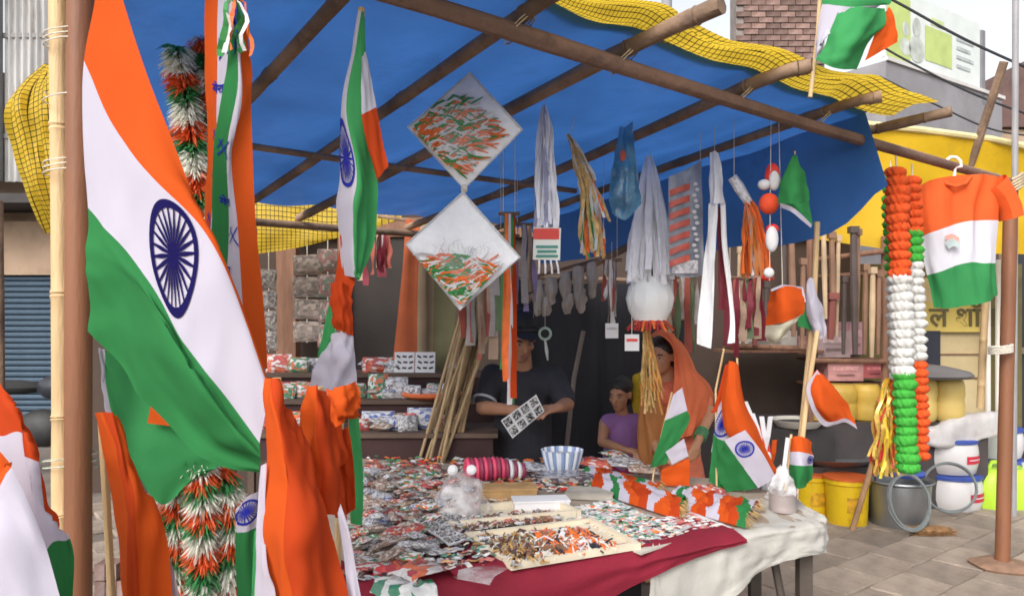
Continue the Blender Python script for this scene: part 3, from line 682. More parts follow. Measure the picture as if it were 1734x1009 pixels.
# saffron flags in front, standing on sticks
flag("saffron_flag", "tall saffron flag with white and green edge folded over a stick tip", [
    dict(c=[[(455, 640, 1.28), (461, 641, 1.25), (470, 646, 1.27), (474, 652, 1.3)],
            [(448, 740, 1.29), (474, 738, 1.23), (500, 748, 1.27), (516, 752, 1.3)],
            [(446, 850, 1.29), (482, 850, 1.23), (528, 855, 1.25), (556, 855, 1.29)],
            [(450, 960, 1.29), (486, 960, 1.23), (535, 960, 1.25), (580, 960, 1.29)],
            [(470, 1080, 1.29), (500, 1080, 1.23), (550, 1080, 1.25), (600, 1080, 1.29)]], cols=[0, 3, 3], wr=.012, fu=3, fv=4, seed=11),
    dict(c=[[(443, 788, 1.275), (449, 784, 1.27)], [(436, 880, 1.28), (447, 890, 1.27)], [(433, 940, 1.28), (454, 960, 1.265)], [(432, 1010, 1.28), (466, 1000, 1.262)], [(430, 1080, 1.28), (476, 1080, 1.262)]], mi=1, wr=.004),
    dict(c=[[(430, 900, 1.31), (436, 895, 1.307)], [(426, 1000, 1.31), (434, 1000, 1.307)], [(424, 1080, 1.31), (433, 1080, 1.307)]], mi=4, wr=.002)],
    stick=([(468, 640, 1.30), (480, 1200, 1.34)], .008))
flag("saffron_flag", "saffron flag with a bright rolled corner standing next to the furled flag", [
    dict(c=[[(528, 658, 1.40), (535, 652, 1.37), (542, 655, 1.40), (548, 664, 1.42)],
            [(512, 720, 1.41), (540, 720, 1.36), (560, 725, 1.39), (575, 735, 1.42)],
            [(515, 790, 1.42), (545, 790, 1.35), (572, 795, 1.38), (580, 800, 1.42)],
            [(525, 870, 1.43), (555, 870, 1.35), (580, 875, 1.38), (588, 880, 1.42)]], cols=[0, 3, 3], wr=.012, fu=4, fv=3, seed=13),
    dict(c=[[(555, 660, 1.36), (580, 655, 1.35), (602, 645, 1.38)], [(558, 690, 1.34), (585, 690, 1.33), (606, 685, 1.37)], [(566, 720, 1.35), (588, 712, 1.345), (605, 702, 1.38)]], mi=0, wr=.014, fu=4, fv=4, seed=14),
    dict(c=[[(565, 735, 1.44), (590, 722, 1.44)], [(572, 800, 1.44), (600, 790, 1.44)], [(585, 872, 1.44), (603, 860, 1.44)]], mi=3, wr=.012, seed=15),
    dict(c=[[(572, 868, 1.30), (577, 852, 1.30)], [(580, 925, 1.30), (592, 900, 1.30)], [(586, 975, 1.30), (606, 985, 1.30)], [(596, 1080, 1.30), (625, 1080, 1.30)]], mi=1, wr=.004)],
    stick=([(540, 655, 1.43), (545, 1200, 1.47)], .008))
flag("saffron_flag", "narrow folded saffron flag drooping from a stick beside the brown post", [
    dict(c=[[(166, 697, 1.30), (176, 697, 1.275), (192, 702, 1.28), (202, 712, 1.30)],
            [(178, 760, 1.31), (198, 765, 1.27), (212, 765, 1.27), (232, 790, 1.30)],
            [(192, 840, 1.31), (212, 840, 1.27), (225, 845, 1.26), (262, 860, 1.30)],
            [(204, 920, 1.31), (218, 920, 1.27), (232, 920, 1.26), (285, 930, 1.30)],
            [(216, 1080, 1.31), (226, 1080, 1.27), (240, 1080, 1.26), (290, 1030, 1.30)]], cols=[0, 3, 0], wr=.010, fu=4, fv=3, seed=17),
    dict(c=[[(196, 870, 1.315), (200, 872, 1.31)], [(205, 950, 1.315), (212, 960, 1.31)], [(210, 1080, 1.315), (222, 1080, 1.31)]], mi=1, wr=.003),
    dict(c=[[(286, 940, 1.32), (290, 950, 1.31)], [(282, 1000, 1.32), (306, 1010, 1.31)], [(284, 1080, 1.32), (330, 1080, 1.31)]], mi=1, wr=.003)],
    stick=([(172, 700, 1.33), (200, 1200, 1.38)], .007))
flag("foreground_flag", "broad saffron, white and green flag sloping down beside the bamboo post", [
    dict(c=[[(-60, 520, 1.15), (0, 640, 1.13), (30, 690, 1.12), (62, 770, 1.12), (84, 850, 1.13), (92, 880, 1.14)],
            [(-60, 738, 1.15), (5, 738, 1.12), (38, 738, 1.10), (72, 838, 1.11), (96, 900, 1.12), (108, 915, 1.13)],
            [(-60, 1010, 1.13), (20, 985, 1.10), (60, 960, 1.09), (88, 918, 1.10), (108, 915, 1.11), (116, 912, 1.12)],
            [(-60, 1200, 1.13), (40, 1150, 1.11), (80, 1120, 1.10), (104, 1080, 1.11), (118, 1080, 1.12), (126, 1080, 1.12)]],
         rows=[3, 1, 2], wr=.010, fu=3, fv=3, seed=19)], stick=([(-120, 500, 1.17), (-60, 1300, 1.2)], .009))
flag("foreground_flag", "white flag with a saffron corner in front of the broad sloping flag", [
    dict(c=[[(-70, 730, 1.02), (-10, 750, 1.0), (22, 788, 1.0)], [(-70, 900, 1.02), (-20, 870, 1.0), (22, 790, 1.0)], [(-70, 960, 1.02), (0, 930, .98), (70, 900, 1.0)], [(-70, 1100, 1.02), (20, 1090, .98), (122, 1080, 1.0)]], rows=[0, 1, 1], wr=.010, seed=21)],
    stick=([(-110, 700, 1.03), (-60, 1300, 1.05)], .009))
flag("small_flag", "small white and green flag with half hidden wheel beside the tinsel strands", [
    dict(c=[[(402, 860, 1.50), (420, 840, 1.49), (440, 830, 1.5)], [(398, 900, 1.50), (415, 900, 1.48), (440, 890, 1.5)], [(402, 1000, 1.5), (418, 990, 1.48), (440, 990, 1.5)], [(404, 1090, 1.5), (420, 1090, 1.48), (440, 1090, 1.5)]], rows=[1, 2, 2], wr=.006, seed=23)],
    [(0, .5, .16, .5, .12, BLUEP)])

# tricolour tinsel garlands
TINS = [mat("tinsel_white", (.84, .84, .76), .4, .1, 40, 0, trans=.3), mat("tinsel_orange", (.80, .14, .04), .45, .2, 40, 0, trans=.2), mat("tinsel_green", (.05, .24, .08), .45, .2, 40, 0, trans=.2)]
def tinsel(label, path, rad, period, seed, group=None, n=2600, ph0=0.0):
    rng = random.Random(seed); W = [P(*q) for q in path]; L = sum((a - c).length for a, c in zip(W, W[1:])); b = MB()
    b.tube([spl(W, i / 20 * (len(W) - 1)) for i in range(21)], rad * .10, 6, 2)
    for i in range(n):
        t = rng.random(); p = spl(W, t * (len(W) - 1)); a = rng.uniform(0, 2 * math.pi)
        ph = ((t * L / period + ph0) + .12 * math.sin(a)) % 1.0; ph = (ph + rng.uniform(-.04, .04)) % 1
        mi = 0 if ph < .42 else 1 if ph < .72 else 2
        d = Vector((math.cos(a), math.sin(a), rng.uniform(-.55, .15))).normalized(); ln = rad * rng.uniform(.7, 1.08)
        s = d.cross(Vector((rng.uniform(-1, 1), rng.uniform(-1, 1), rng.uniform(-1, 1)))).normalized() * .0034
        q = p + d * ln * .55; e = p + d * ln + Vector((0, 0, -ln * .25))
        b.add([p - s * .6, p + s * .6, q + s, q - s, e], [(0, 1, 2, 3), (3, 2, 4)], mi)
    return tag(b.build("tinsel_garland", TINS, None, False), label, "garland", group)
gt = "tinsel strands below the large flag"
lb = "strand of white, orange and green tinsel bunched below the large flag"
tinsel('white, orange and green tinsel strand below the large flag, nearest the narrow folded saffron flag', [(312, 745, 1.68), (300, 860, 1.68), (298, 960, 1.68), (310, 1100, 1.68)], .050, .105, 1, gt, 3000, .3)
tinsel('white, orange and green tinsel strand below the large flag, in the middle of the bunch', [(335, 765, 1.64), (345, 850, 1.64), (345, 940, 1.64), (350, 1100, 1.64)], .050, .105, 2, gt, 3200, .0)
tinsel('white, orange and green tinsel strand below the large flag, beside the small green flag', [(372, 795, 1.67), (392, 870, 1.67), (390, 950, 1.67), (380, 1100, 1.67)], .048, .105, 3, gt, 3000, .6)
tinsel("tinsel garland in flag colours hanging under the roof behind the scarf", [(300, 80, 2.3), (318, 190, 2.3), (330, 300, 2.3), (348, 420, 2.3)], .062, .16, 4, None, 3000)
tinsel("second tinsel garland half hidden behind the scarf and the large flag", [(345, 60, 2.35), (352, 190, 2.35), (360, 300, 2.35), (365, 420, 2.35)], .062, .16, 5, None, 2400, .5)

# flag flying above the roof edge
flag("roof_flag", "flag flapping on a stick above the yellow edge of the roof", [
    dict(c=[[(1392, -30, 2.75), (1440, -40, 2.7), (1500, -30, 2.75)], [(1392, 8, 2.75), (1440, 12, 2.68), (1505, 8, 2.75)],
            [(1383, 60, 2.75), (1395, 70, 2.70), (1410, 20, 2.72)], [(1379, 102, 2.75), (1383, 100, 2.72), (1388, 100, 2.74)]], rows=[4, 1, 1], wr=.008),
    dict(c=[[(1425, 12, 2.70), (1465, 14, 2.66), (1500, 14, 2.72)], [(1408, 50, 2.70), (1450, 52, 2.64), (1498, 40, 2.72)], [(1392, 85, 2.71), (1430, 90, 2.65), (1476, 70, 2.72)], [(1382, 102, 2.72), (1415, 116, 2.67), (1452, 118, 2.72)]], mi=4, wr=.012, seed=4),
    dict(c=[[(1497, 25, 2.73), (1505, 12, 2.74)], [(1476, 70, 2.72), (1518, 45, 2.74)], [(1463, 104, 2.72), (1519, 72, 2.74)]], mi=0, wr=.008, seed=5)],
    stick=([(1392, -60, 2.78), (1385, 60, 2.78), (1372, 165, 2.78)], .008))

# ------------------------------------------------------------------ things hanging under the roof
def hook(px, py):
    """where a thing seen at this column hangs: on the roof, or on its right-hand rafter when the roof ends before"""
    h = tarp_hit(px, py); k = (px - CX) / FPX; a = ST(.455, 0, TARP_UP - .02); t = (a.x - k * a.y) / (k - RD.x); q = a + RD * t
    return h if h.y < q.y else q
def hang_string(parent, top, bot, r=.0016):
    b = MB(); b.tube([top, bot], r, 5); b.build("string", STRING, parent, False)
# two diamond bags
CURL = [ORP, PAPER, GRP]; FILMK = film_mat('packet_film', .12, (.95, .96, 1.))
def diamond(label, pts, Y, hk=None, seed=0, fill=.55, cmin=(0, 1)):
    rng = random.Random(seed); W = [P(x, y, Y) for x, y in pts]       # top, right, bottom, left
    th = thing("ribbon_packet", label, "packet", W[2]); b = MB(); n = 12
    def bil(u, v): return W[0].lerp(W[1], u).lerp(W[3].lerp(W[2], u), v)
    N_ = Vector((0, -1, 0))
    for sg, mi in ((1, 0), (-1, 0)):
        vs = [bil(i / n, j / n) + N_ * sg * (.016 * math.sin(math.pi * i / n) ** .6 * math.sin(math.pi * j / n) ** .6 + .003 * nz(i * .5, j * .5, seed + sg)) for j in range(n + 1) for i in range(n + 1)]
        b.add(vs, [(j * (n + 1) + i, j * (n + 1) + i + 1, (j + 1) * (n + 1) + i + 1, (j + 1) * (n + 1) + i) for j in range(n) for i in range(n)], mi)
    b.build("paper_packet", mat("white_packet_paper", (.90, .91, .94), .5, .05, 9, .3, 20, .06), th)
    c = MB()
    for k in range(270):                                               # curled strands heaped low in the packet
        if cmin[0]: u, v = rng.uniform(.35, .97), rng.uniform(.35, .97)
        else: u, v = rng.uniform(.08, .72), rng.uniform(.35, .96)
        if cmin[0] and u + v < 1.12: continue
        p = bil(u, v); a = rng.uniform(-.25, .75); ln = rng.uniform(.10, .20); dd = Vector((math.cos(a), 0, math.sin(a)))
        pts_ = []
        for i in range(6):
            t = i / 5 - .5; q = p + dd * ln * t + Vector((0, -.014 - .010 * rng.random(), -abs(t) * .05 + .012 * math.sin(6 * t + k)))
            uu = min(max(q.x, min(w_.x for w_ in W) + .02), max(w_.x for w_ in W) - .02); q.x = uu
            # keep inside the diamond
            cx_ = sum(w_.x for w_ in W) / 4; cz_ = sum(w_.z for w_ in W) / 4; hw = (W[1].x - W[3].x) / 2; hh = (W[0].z - W[2].z) / 2
            r_ = abs(q.x - cx_) / hw + abs(q.z - cz_) / hh
            if r_ > .93: q.x = cx_ + (q.x - cx_) * .93 / r_; q.z = cz_ + (q.z - cz_) * .93 / r_
            pts_.append(q)
        c.tube(pts_, [.002, .0042, .0052, .0052, .0042, .002], 5, rng.choice((0, 0, 1, 1, 2, 2)))
    for k in range(26):
        u = rng.uniform(.3, .75); v = rng.uniform(.1, .35) if not cmin[0] else rng.uniform(.3, .6)
        if cmin[0]: u, v = (u, 1.0 - u + rng.uniform(-.05, .15))
        else: u, v = rng.uniform(.55, .85), rng.uniform(.3, .75)
        p = bil(min(u, .95), min(v, .95)) + Vector((0, -.020, 0)); c.tube([p, p + Vector((rng.uniform(-.008, .012), -.002, .018)), p + Vector((rng.uniform(-.01, .02), 0, .028))], .0006, 4, 3)
    c.build("curled_ribbons", CURL + [mat("dark_wire_ties", (.22, .22, .25), .6, .1, 20, 0)], th)
    f = MB(); vs = [bil(-.015 + 1.03 * i / n, -.015 + 1.03 * j / n) + N_ * (.036 * math.sin(math.pi * i / n) ** .6 * math.sin(math.pi * j / n) ** .6 + .008 * nz(i * .9, j * .9, seed + 7) * (0 < i < n and 0 < j < n)) for j in range(n + 1) for i in range(n + 1)]
    f.add(vs, [(j * (n + 1) + i, j * (n + 1) + i + 1, (j + 1) * (n + 1) + i + 1, (j + 1) * (n + 1) + i) for j in range(n) for i in range(n)]); f.build("clear_wrapper", FILMK, th)
    e = MB(); e.tube([w_ + N_ * .004 for w_ in W] + [W[0] + N_ * .004], .0035, 6, jit=.5); e.build("sealed_edge", mat("film_edge", (.55, .57, .6), .3, .2, 20, .2), th)
    return th, W
hk = hook(797, 112)
th, W = diamond("upper white diamond packet of curled tricolour ribbons under the blue roof", [(796, 124), (884, 220), (786, 320), (691, 216)], hk.y, seed=1)
hang_string(th, hk, W[0]); 
b = MB(); b.ell(W[2], (.012, .012, .016)); b.build("knot", STRING, th)
th, W2 = diamond("lower white diamond packet of curled tricolour ribbons tied below the first", [(784, 326), (880, 436), (779, 524), (688, 414)], hk.y, seed=5, cmin=(1, 1))
hang_string(th, W[2], W2[0])

def bundle(name, label, cat, hk, top, parts, mats, string=True):
    th = thing(name, label, cat, P(top[0], top[1] + 120, hk.y)); Y = hk.y; t = P(top[0], top[1], Y)
    if string: hang_string(th, hk, t)
    for (pn, tp0, bots, wid, mis, kw) in parts:
        b = MB(); ribbons(b, P(tp0[0], tp0[1], Y), [P(x, y, Y + dy) for x, y, dy in bots], wid, mis, **kw); b.build(pn, mats, th, shade=0)
    return th, Y
def fan(x0, x1, y0, y1, k, seed, dy=.05):
    r = random.Random(seed); return [(r.uniform(x0, x1), r.uniform(y0, y1), r.uniform(-dy, dy)) for _ in range(k)]
def fanP(x0, x1, y0, y1, k, seed, dy, Y): return [P(x, y, Y + d) for x, y, d in fan(x0, x1, y0, y1, k, seed, dy)]
# long white tassel with printed card
hk = hook(921, 158)
th, Y = bundle("white_tassel", "long white crinkled tassel with a red and green printed card at its foot", "tassel", hk, (921, 180),
    [("streamers", (921, 180), fan(908, 944, 370, 395, 60, 1, .03), .016, [0, 0, 0, 1], dict(wob=.016, neck=.45, n=14))], [GREYW, mat("lilac_ribbon", (.42, .43, .60), .5, .2, 20, 0, trans=.2)])
b = MB(); c0 = P(926, 413, Y - .03); b.box(c0, (.105, .012, .125), Euler((0, .03, 0)).to_matrix().to_4x4()); cd = b.build("printed_card", mat("card_white", (.72, .74, .70), .5, .05, 9, 0), th, False)
b = MB(); b.box(c0 + Vector((-.002, -.008, .038)), (.098, .003, .042)); b.build("red_print", REDP, th, False)
b = MB()
for k in range(3): b.box(c0 + Vector((0, -.008, -.012 - k * .018)), (.085 - .01 * (k % 2), .003, .010))
b.build("green_print", mat("teal_print", (.05, .25, .20), .5, .1, 9, 0), th, False)
b = MB()
for k in range(4): b.tube([c0 + Vector((-.03 + k * .022, 0, -.06)), c0 + Vector((-.03 + k * .024, -.01, -.09)), c0 + Vector((-.032 + k * .026, 0, -.115))], .004, 5)
b.build("tassel_ends", GREYW, th)
# gold and orange tassel
hk = hook(976, 190)
th, Y = bundle("straw_tassel", "gold topped tassel of orange, white and green strips", "tassel", hk, (965, 232),
    [("gold_wrap", (961, 228), fan(985, 1010, 305, 345, 40, 2, .03), .015, [0, 0, 4], dict(wob=.014, neck=.8, n=10)),
     ("strips", (988, 300), fan(985, 1026, 400, 438, 46, 3, .04), .016, [1, 2, 0, 1, 2, 3, 0, 2], dict(wob=.02, neck=.6, wtop=.025)),
     ("strips", (995, 295), fan(1020, 1034, 355, 380, 6, 4, .03), .016, [2, 1, 0], dict(wob=.01, neck=.9))], [GOLD, ORP, PAPER, GRP, PAPER])
# blue printed packet
hk = hook(1064, 200)
th = thing("blue_packet", "blue printed plastic packet hanging with its neck gathered", "packet", P(1060, 370, hk.y)); Y = hk.y
BP = mat("blue_packet_film", (.10, .30, .50), .25, .35, 14, .4, 20, .3, coat=.5, stain=(.50, .55, .55), stains=9)
b = MB(); cloth(b, [[(1050, 215, Y), (1060, 220, Y - .01), (1072, 205, Y)], [(1044, 250, Y), (1060, 250, Y - .025), (1072, 240, Y)], [(1036, 290, Y), (1062, 290, Y - .04), (1078, 285, Y)], [(1032, 335, Y), (1060, 335, Y - .045), (1083, 325, Y)], [(1036, 360, Y), (1060, 372, Y - .02), (1086, 345, Y)]], wr=.014, fu=4, fv=5); 
cloth(b, [[(1050, 215, Y), (1060, 215, Y + .01), (1072, 205, Y)], [(1044, 250, Y), (1060, 250, Y + .02), (1072, 240, Y)], [(1036, 290, Y), (1062, 290, Y + .03), (1078, 285, Y)], [(1032, 335, Y), (1060, 335, Y + .03), (1083, 325, Y)], [(1036, 360, Y), (1060, 372, Y + .0), (1086, 345, Y)]], wr=.01); b.build("packet", BP, th, shade=0)
b = MB(); b.ell(P(1055, 264, Y - .034), (.015, .003, .026), n=7, m=4); b.build("red_print", mat("red_orange_print", (.5, .09, .05), .5, .3, 20, 0), th)
hang_string(th, hk, P(1062, 210, Y))
# big white lantern with streamers
hk = hook(1103, 246)
th = thing("paper_lantern", "large white paper lantern with long streamers and a red fringed rim", "lantern", P(1100, 560, hk.y)); Y = hk.y
hang_string(th, hk, P(1101, 266, Y))
b = MB(); ribbons(b, P(1099, 265, Y), fanP(1066, 1138, 455, 482, 140, 6, .10, Y), .028, [0, 0, 1, 0], wob=.012, neck=.62, n=10, wtop=.012); b.build("streamers", [BRW, GREYW], th, shade=0)
b = MB(); ribbons(b, P(1090, 360, Y), fanP(1062, 1072, 440, 475, 6, 7, .03, Y), .014, [0], wob=.012); ribbons(b, P(1112, 360, Y), fanP(1136, 1143, 440, 475, 6, 8, .03, Y), .014, [0], wob=.012); b.build("side_loops", [BRW], th, shade=0)
c0 = P(1101, 505, Y); px_ = Y / FPX
b = MB(); b.lathe(c0, [(.01, 40 * px_), (22 * px_, 36 * px_), (36 * px_, 20 * px_), (40 * px_, 0), (36 * px_, -20 * px_), (28 * px_, -34 * px_), (26 * px_, -44 * px_), (.01, -44 * px_)], 26, lob=13, la=.025); b.build("globe", mat("lantern_paper", (.88, .89, .88), .6, .04, 8, .15, 30, .08), th)
b = MB()
for k in range(36):
    a = 2 * math.pi * k / 36; d = Vector((math.cos(a), math.sin(a), 0)); s = Vector((-d.y, d.x, 0)) * .008; r0, r1 = 26 * px_, 40 * px_; z0 = c0 + Vector((0, 0, -36 * px_))
    b.add([z0 + d * r0 - s, z0 + d * r0 + s, z0 + d * r1 * 1.0 + s * .6 + Vector((0, 0, -14 * px_ - .02 * R.random())), z0 + d * r1 - s * .6 + Vector((0, 0, -14 * px_ - .02 * R.random()))], [(0, 1, 2, 3)], k % 3 == 0)
b.build("fringe", [mat("red_fringe", (.40, .03, .025), .6, .2, 20, 0), ORP], th, False)
b = MB(); ribbons(b, P(1094, 545, Y), fanP(1084, 1122, 660, 702, 46, 9, .04, Y), .010, [0, 0, 1], wob=.022, neck=1.1, wtop=.014, n=12); b.build("straw_tail", [GOLD, mat("amber_straw", (.55, .25, .06), .6, .3, 30, 0)], th, shade=0)
# red striped sheet of stickers
hk = hook(1186, 268)
th = thing("sticker_strip", "long strip of red striped cards hanging in clear film", "cards", P(1160, 470, hk.y)); Y = hk.y
b = MB(); S = cloth(b, [[(1132, 300, Y), (1160, 288, Y), (1188, 272, Y)], [(1132, 380, Y), (1162, 375, Y - .01), (1190, 370, Y)], [(1134, 465, Y), (1164, 470, Y), (1192, 466, Y)]], wr=.008); b.build("film", mat("grey_film", (.33, .36, .42), .25, .25, 12, .3, 20, .4, coat=.4), th, shade=0)
for k in range(7):
    y = 318 + k * 20; b = MB(); cloth(b, [[(1134, y + 4, Y - .018), (1150, y - 2, Y - .03), (1168, y - 8, Y - .018)], [(1134, y + 15, Y - .018), (1150, y + 8, Y - .03), (1168, y + 3, Y - .018)]], wr=.002, sub=4); b.build("red_card", mat("red_card_print", (.55, .10, .07), .4, .25, 18, 0), th, shade=0)
for k in range(16):
    q = P(1178 + 3 * math.sin(k * 2.1), 312 + k * 9.4, Y - .015); MB().ell(q, (.011, .004, .009)).build("white_bead", PAPER, th)
MB().box(P(1160, 452, Y - .012), (.12, .006, .06)).build("header_card", mat("speckled_card", (.5, .48, .5), .5, .5, 60, 0), th, False)
hang_string(th, hk, P(1186, 275, Y))
# white twin ribbon hanging
hk = hook(1210, 246)
th, Y = bundle("white_streamer", "white cloth streamer forked into two long tails", "streamer", hk, (1210, 256), [], [PAPER])
b = MB(); 
cloth(b, [[(1203, 260, Y), (1210, 256, Y - .015), (1217, 260, Y)], [(1203, 300, Y), (1211, 300, Y - .03), (1222, 300, Y)], [(1203, 345, Y), (1212, 345, Y - .04), (1227, 345, Y)]], wr=.01, fu=5, fv=2)
cloth(b, [[(1203, 345, Y), (1214, 345, Y - .03)], [(1196, 410, Y), (1212, 410, Y - .03)], [(1190, 480, Y), (1210, 480, Y - .03)], [(1182, 540, Y), (1208, 540, Y - .03)], [(1180, 582, Y), (1204, 590, Y - .02)]], wr=.02, fu=3, fv=3, seed=2)
cloth(b, [[(1219, 345, Y), (1228, 345, Y)], [(1222, 420, Y), (1232, 420, Y)], [(1232, 490, Y), (1240, 490, Y)], [(1236, 540, Y), (1244, 540, Y)], [(1232, 582, Y), (1244, 580, Y)]], wr=.012, seed=3)
b.build("cloth_tails", [BRW], th, shade=0)
b = MB(); cloth(b, [[(1214, 350, Y + .05), (1226, 350, Y + .05)], [(1216, 440, Y + .05), (1230, 440, Y + .05)], [(1216, 525, Y + .05), (1232, 525, Y + .05)]], wr=.01); b.build("maroon_strip", MAROON, th, shade=0)
# orange tassel with white wrapped head
hk = hook(1243, 292)
th, Y = bundle("orange_tassel", "orange and white strip tassel with a white wrapped grip", "tassel", hk, (1243, 302),
    [("strips", (1266, 340), fan(1256, 1306, 455, 474, 70, 10, .06), .015, [0, 0, 1, 0, 2], dict(wob=.016, neck=.5, n=10, wtop=.015))], [ORP, PAPER, mat("brown_strip", (.40, .13, .03), .6, .2, 20, 0)])
b = MB(); b.tube([P(1240, 300, Y), P(1252, 318, Y), P(1268, 343, Y)], [.020, .024, .020], 10, jit=.2); b.build("wrapped_grip", mat("silver_wrap", (.60, .60, .64), .4, .35, 60, .3, 90), th)
# red and white bead ornament
hk = hook(1306, 262)
th = thing("bead_ornament", "red and white rounded ornaments strung one below the other", "ornament", P(1304, 470, hk.y)); Y = hk.y
hang_string(th, hk, P(1303, 475, Y))
for (x, y, rx, rz, mt) in ((1308, 298, 13, 22, REDP), (1311, 306, 9, 17, PAPER), (1294, 313, 11, 9, PAPER), (1302, 345, 17, 18, mat("orange_red_felt", (.72, .07, .02), .7, .15, 12, .2)), (1308, 388, 11, 9, REDP), (1307, 405, 11, 22, PAPER), (1302, 462, 9, 9, PAPER), (1300, 470, 11, 6, REDP)):
    MB().ell(P(x, y, Y + (0.02 if mt is REDP else 0)), (rx * Y / FPX, rx * Y / FPX * .8, rz * Y / FPX), n=14, m=10).build("felt_bead", mt, th)
# green pennant bag
hk = hook(1346, 256)
flag("green_pennant", "green pennant with a white hem hanging at the roof's loose blue corner", [
    dict(c=[[(1340, 268, hk.y), (1346, 263, hk.y), (1350, 268, hk.y)], [(1322, 310, hk.y), (1345, 300, hk.y - .05), (1364, 300, hk.y)], [(1318, 345, hk.y), (1345, 345, hk.y - .06), (1370, 340, hk.y)]], mi=2, wr=.008),
    dict(c=[[(1318, 345, hk.y), (1345, 345, hk.y - .06), (1370, 340, hk.y)], [(1335, 352, hk.y), (1355, 360, hk.y - .05), (1376, 382, hk.y)]], mi=2, wr=.004),
    dict(c=[[(1320, 344, hk.y - .012), (1340, 350, hk.y - .06), (1356, 362, hk.y - .05), (1374, 380, hk.y - .012)], [(1324, 352, hk.y - .012), (1342, 360, hk.y - .055), (1356, 372, hk.y - .04), (1374, 386, hk.y - .012)]], mi=1, wr=.002)], cat="pennant", stick=([(1346, 262, hk.y), (1346, 256, hk.y)], .003))

# ------------------------------------------------------------------ pompom garlands and shirt on the beam
PG = [mat("pom_orange", (.80, .10, .015), .8, .2, 40, .5, 150), mat("pom_white", (.72, .71, .68), .8, .12, 40, .5, 150), mat("pom_green", (.06, .42, .05), .8, .2, 40, .5, 150)]
def pom_mesh(mt, nm, lob, seed):
    b = MB(); n_, k = 40, 10; prof = []
    vs, fs = [], []
    for i in range(k + 1):
        t = math.pi * i / k; r0 = math.sin(t) ** .8; z = -math.cos(t) * .62
        for j in range(n_):
            a = 2 * math.pi * j / n_; q = r0 * (1 + .11 * math.cos((lob + 5) * a + i * .9) + .22 * nz(i * 1.3, j * 1.1, seed)); vs.append((q * math.cos(a) + .001, q * math.sin(a), z * (1 + .12 * nz(j * .5, i, seed + 4))))
    for i in range(k):
        for j in range(n_): fs.append((i * n_ + j, i * n_ + (j + 1) % n_, (i + 1) * n_ + (j + 1) % n_, (i + 1) * n_ + j))
    b.add(vs, fs); o = b.build(nm, mt, None, True, 0); me = o.data; bpy.data.objects.remove(o); return me
POM = [[pom_mesh(PG[c], "pom_pom", 5 + k, c * 7 + k) for k in range(3)] for c in range(3)]
def pom_strand(label, x, segs, Y, rad, step, bend=0.):
    th = thing("pompom_garland", label, "garland", P(x, segs[-1][2], Y), None)
    top = beam_at(x); b = MB(); b.tube([P(x, segs[0][1] - 22, Y), P(x + bend, segs[-1][2], Y)], .004, 6); b.build("cord", STRING, th)
    y0, y1 = segs[0][1], segs[-1][2]
    for (c, a, e) in segs:
        y = a
        while y < e:
            f = (y - y0) / (y1 - y0); p = P(x + bend * f + R.uniform(-1.5, 1.5), y + step / 2, Y)
            s = rad * Y / FPX * R.uniform(.93, 1.08)
            inst(POM[c][R.randrange(3)], "pom_pom", p, (R.uniform(-.15, .15), R.uniform(-.15, .15), R.uniform(0, 6)), (s, s, s * R.uniform(.95, 1.1)), th); y += step
    return th
yb = beam_at(1518).y
pom_strand("pompom garland running orange, white then green beside the hanging shirt", 1517, [(0, 285, 462), (1, 465, 625), (2, 628, 786)], yb, 17.5, 15.5, 20)
pom_strand("thinner pompom garland ending in orange, beside the tricolour shirt", 1544, [(0, 300, 385), (2, 388, 440), (1, 443, 606), (0, 610, 778)], yb + .14, 14, 14, 16)
pom_strand("pompom garland mostly hidden behind the orange, white and green one", 1508, [(2, 300, 460), (1, 470, 640), (0, 645, 720)], yb + .25, 14, 14.5, 18)
# gold and red tinsel bunch
th = thing("tinsel_bunch", "gold and red glittering tinsel bunch under the pompom garlands", "tinsel", P(1500, 800, yb + .3)); b = MB()
ribbons(b, P(1506, 640, yb + .3), fanP(1474, 1528, 770, 808, 90, 21, .10, yb + .3), .016, [0, 1, 0, 2], wob=.05, neck=.7, n=12, wtop=.02)
b.build("tinsel", [mat("gold_foil", (.75, .50, .12), .3, .3, 30, .2, 60, 0, .5), mat("red_foil", (.55, .04, .03), .35, .2, 30, .2, 60, 0, .2), mat("yellow_foil", (.85, .60, .04), .4, .2, 30, 0)], th, shade=0)
hang_string(th, Vector((P(1508, 300, yb + .3).x, yb + .3, 2.33)), P(1506, 640, yb + .3))

# tricolour shirt
hb = beam_at(1614); Y = hb.y - .02
th = thing("tricolour_shirt", "orange, white and green shirt on a white hanger below the beam", "shirt", P(1620, 520, Y))
SH = [mat("shirt_orange", (.78, .115, .02), .8, .08, 6, .15, 200, .2), mat("shirt_white", (.68, .67, .74), .8, .06, 6, .15, 200, .2), mat("shirt_green", (.03, .24, .07), .8, .1, 6, .15, 200, .2)]
b = MB()
r0 = [(1548, 322), (1575, 306), (1600, 300), (1632, 296), (1668, 296), (1692, 303)]
r1 = [(1560, 402), (1580, 393), (1605, 384), (1632, 376), (1660, 373), (1684, 374)]
r2 = [(1570, 466), (1592, 460), (1618, 450), (1645, 444), (1666, 446), (1684, 446)]
r3 = [(1582, 520), (1605, 522), (1632, 518), (1660, 514), (1680, 508), (1688, 496)]
for sg, dy in ((-1, .075), (1, .06)):
    rows = []
    for r in (r0, r1, r2, r3): rows.append([(x, y, Y + sg * dy * math.sin(math.pi * (i + .02) / 5.04) ** .5) for i, (x, y) in enumerate(r)])
    cloth(b, rows, rows=[0, 1, 2], wr=.022, fu=5, fv=2, sub=8, seed=31 + sg)
b.build("shirt_body", SH, th, shade=0)
b = MB(); W = [P(1682, 312, Y), P(1698, 330, Y), P(1708, 352, Y), P(1713, 370, Y)]
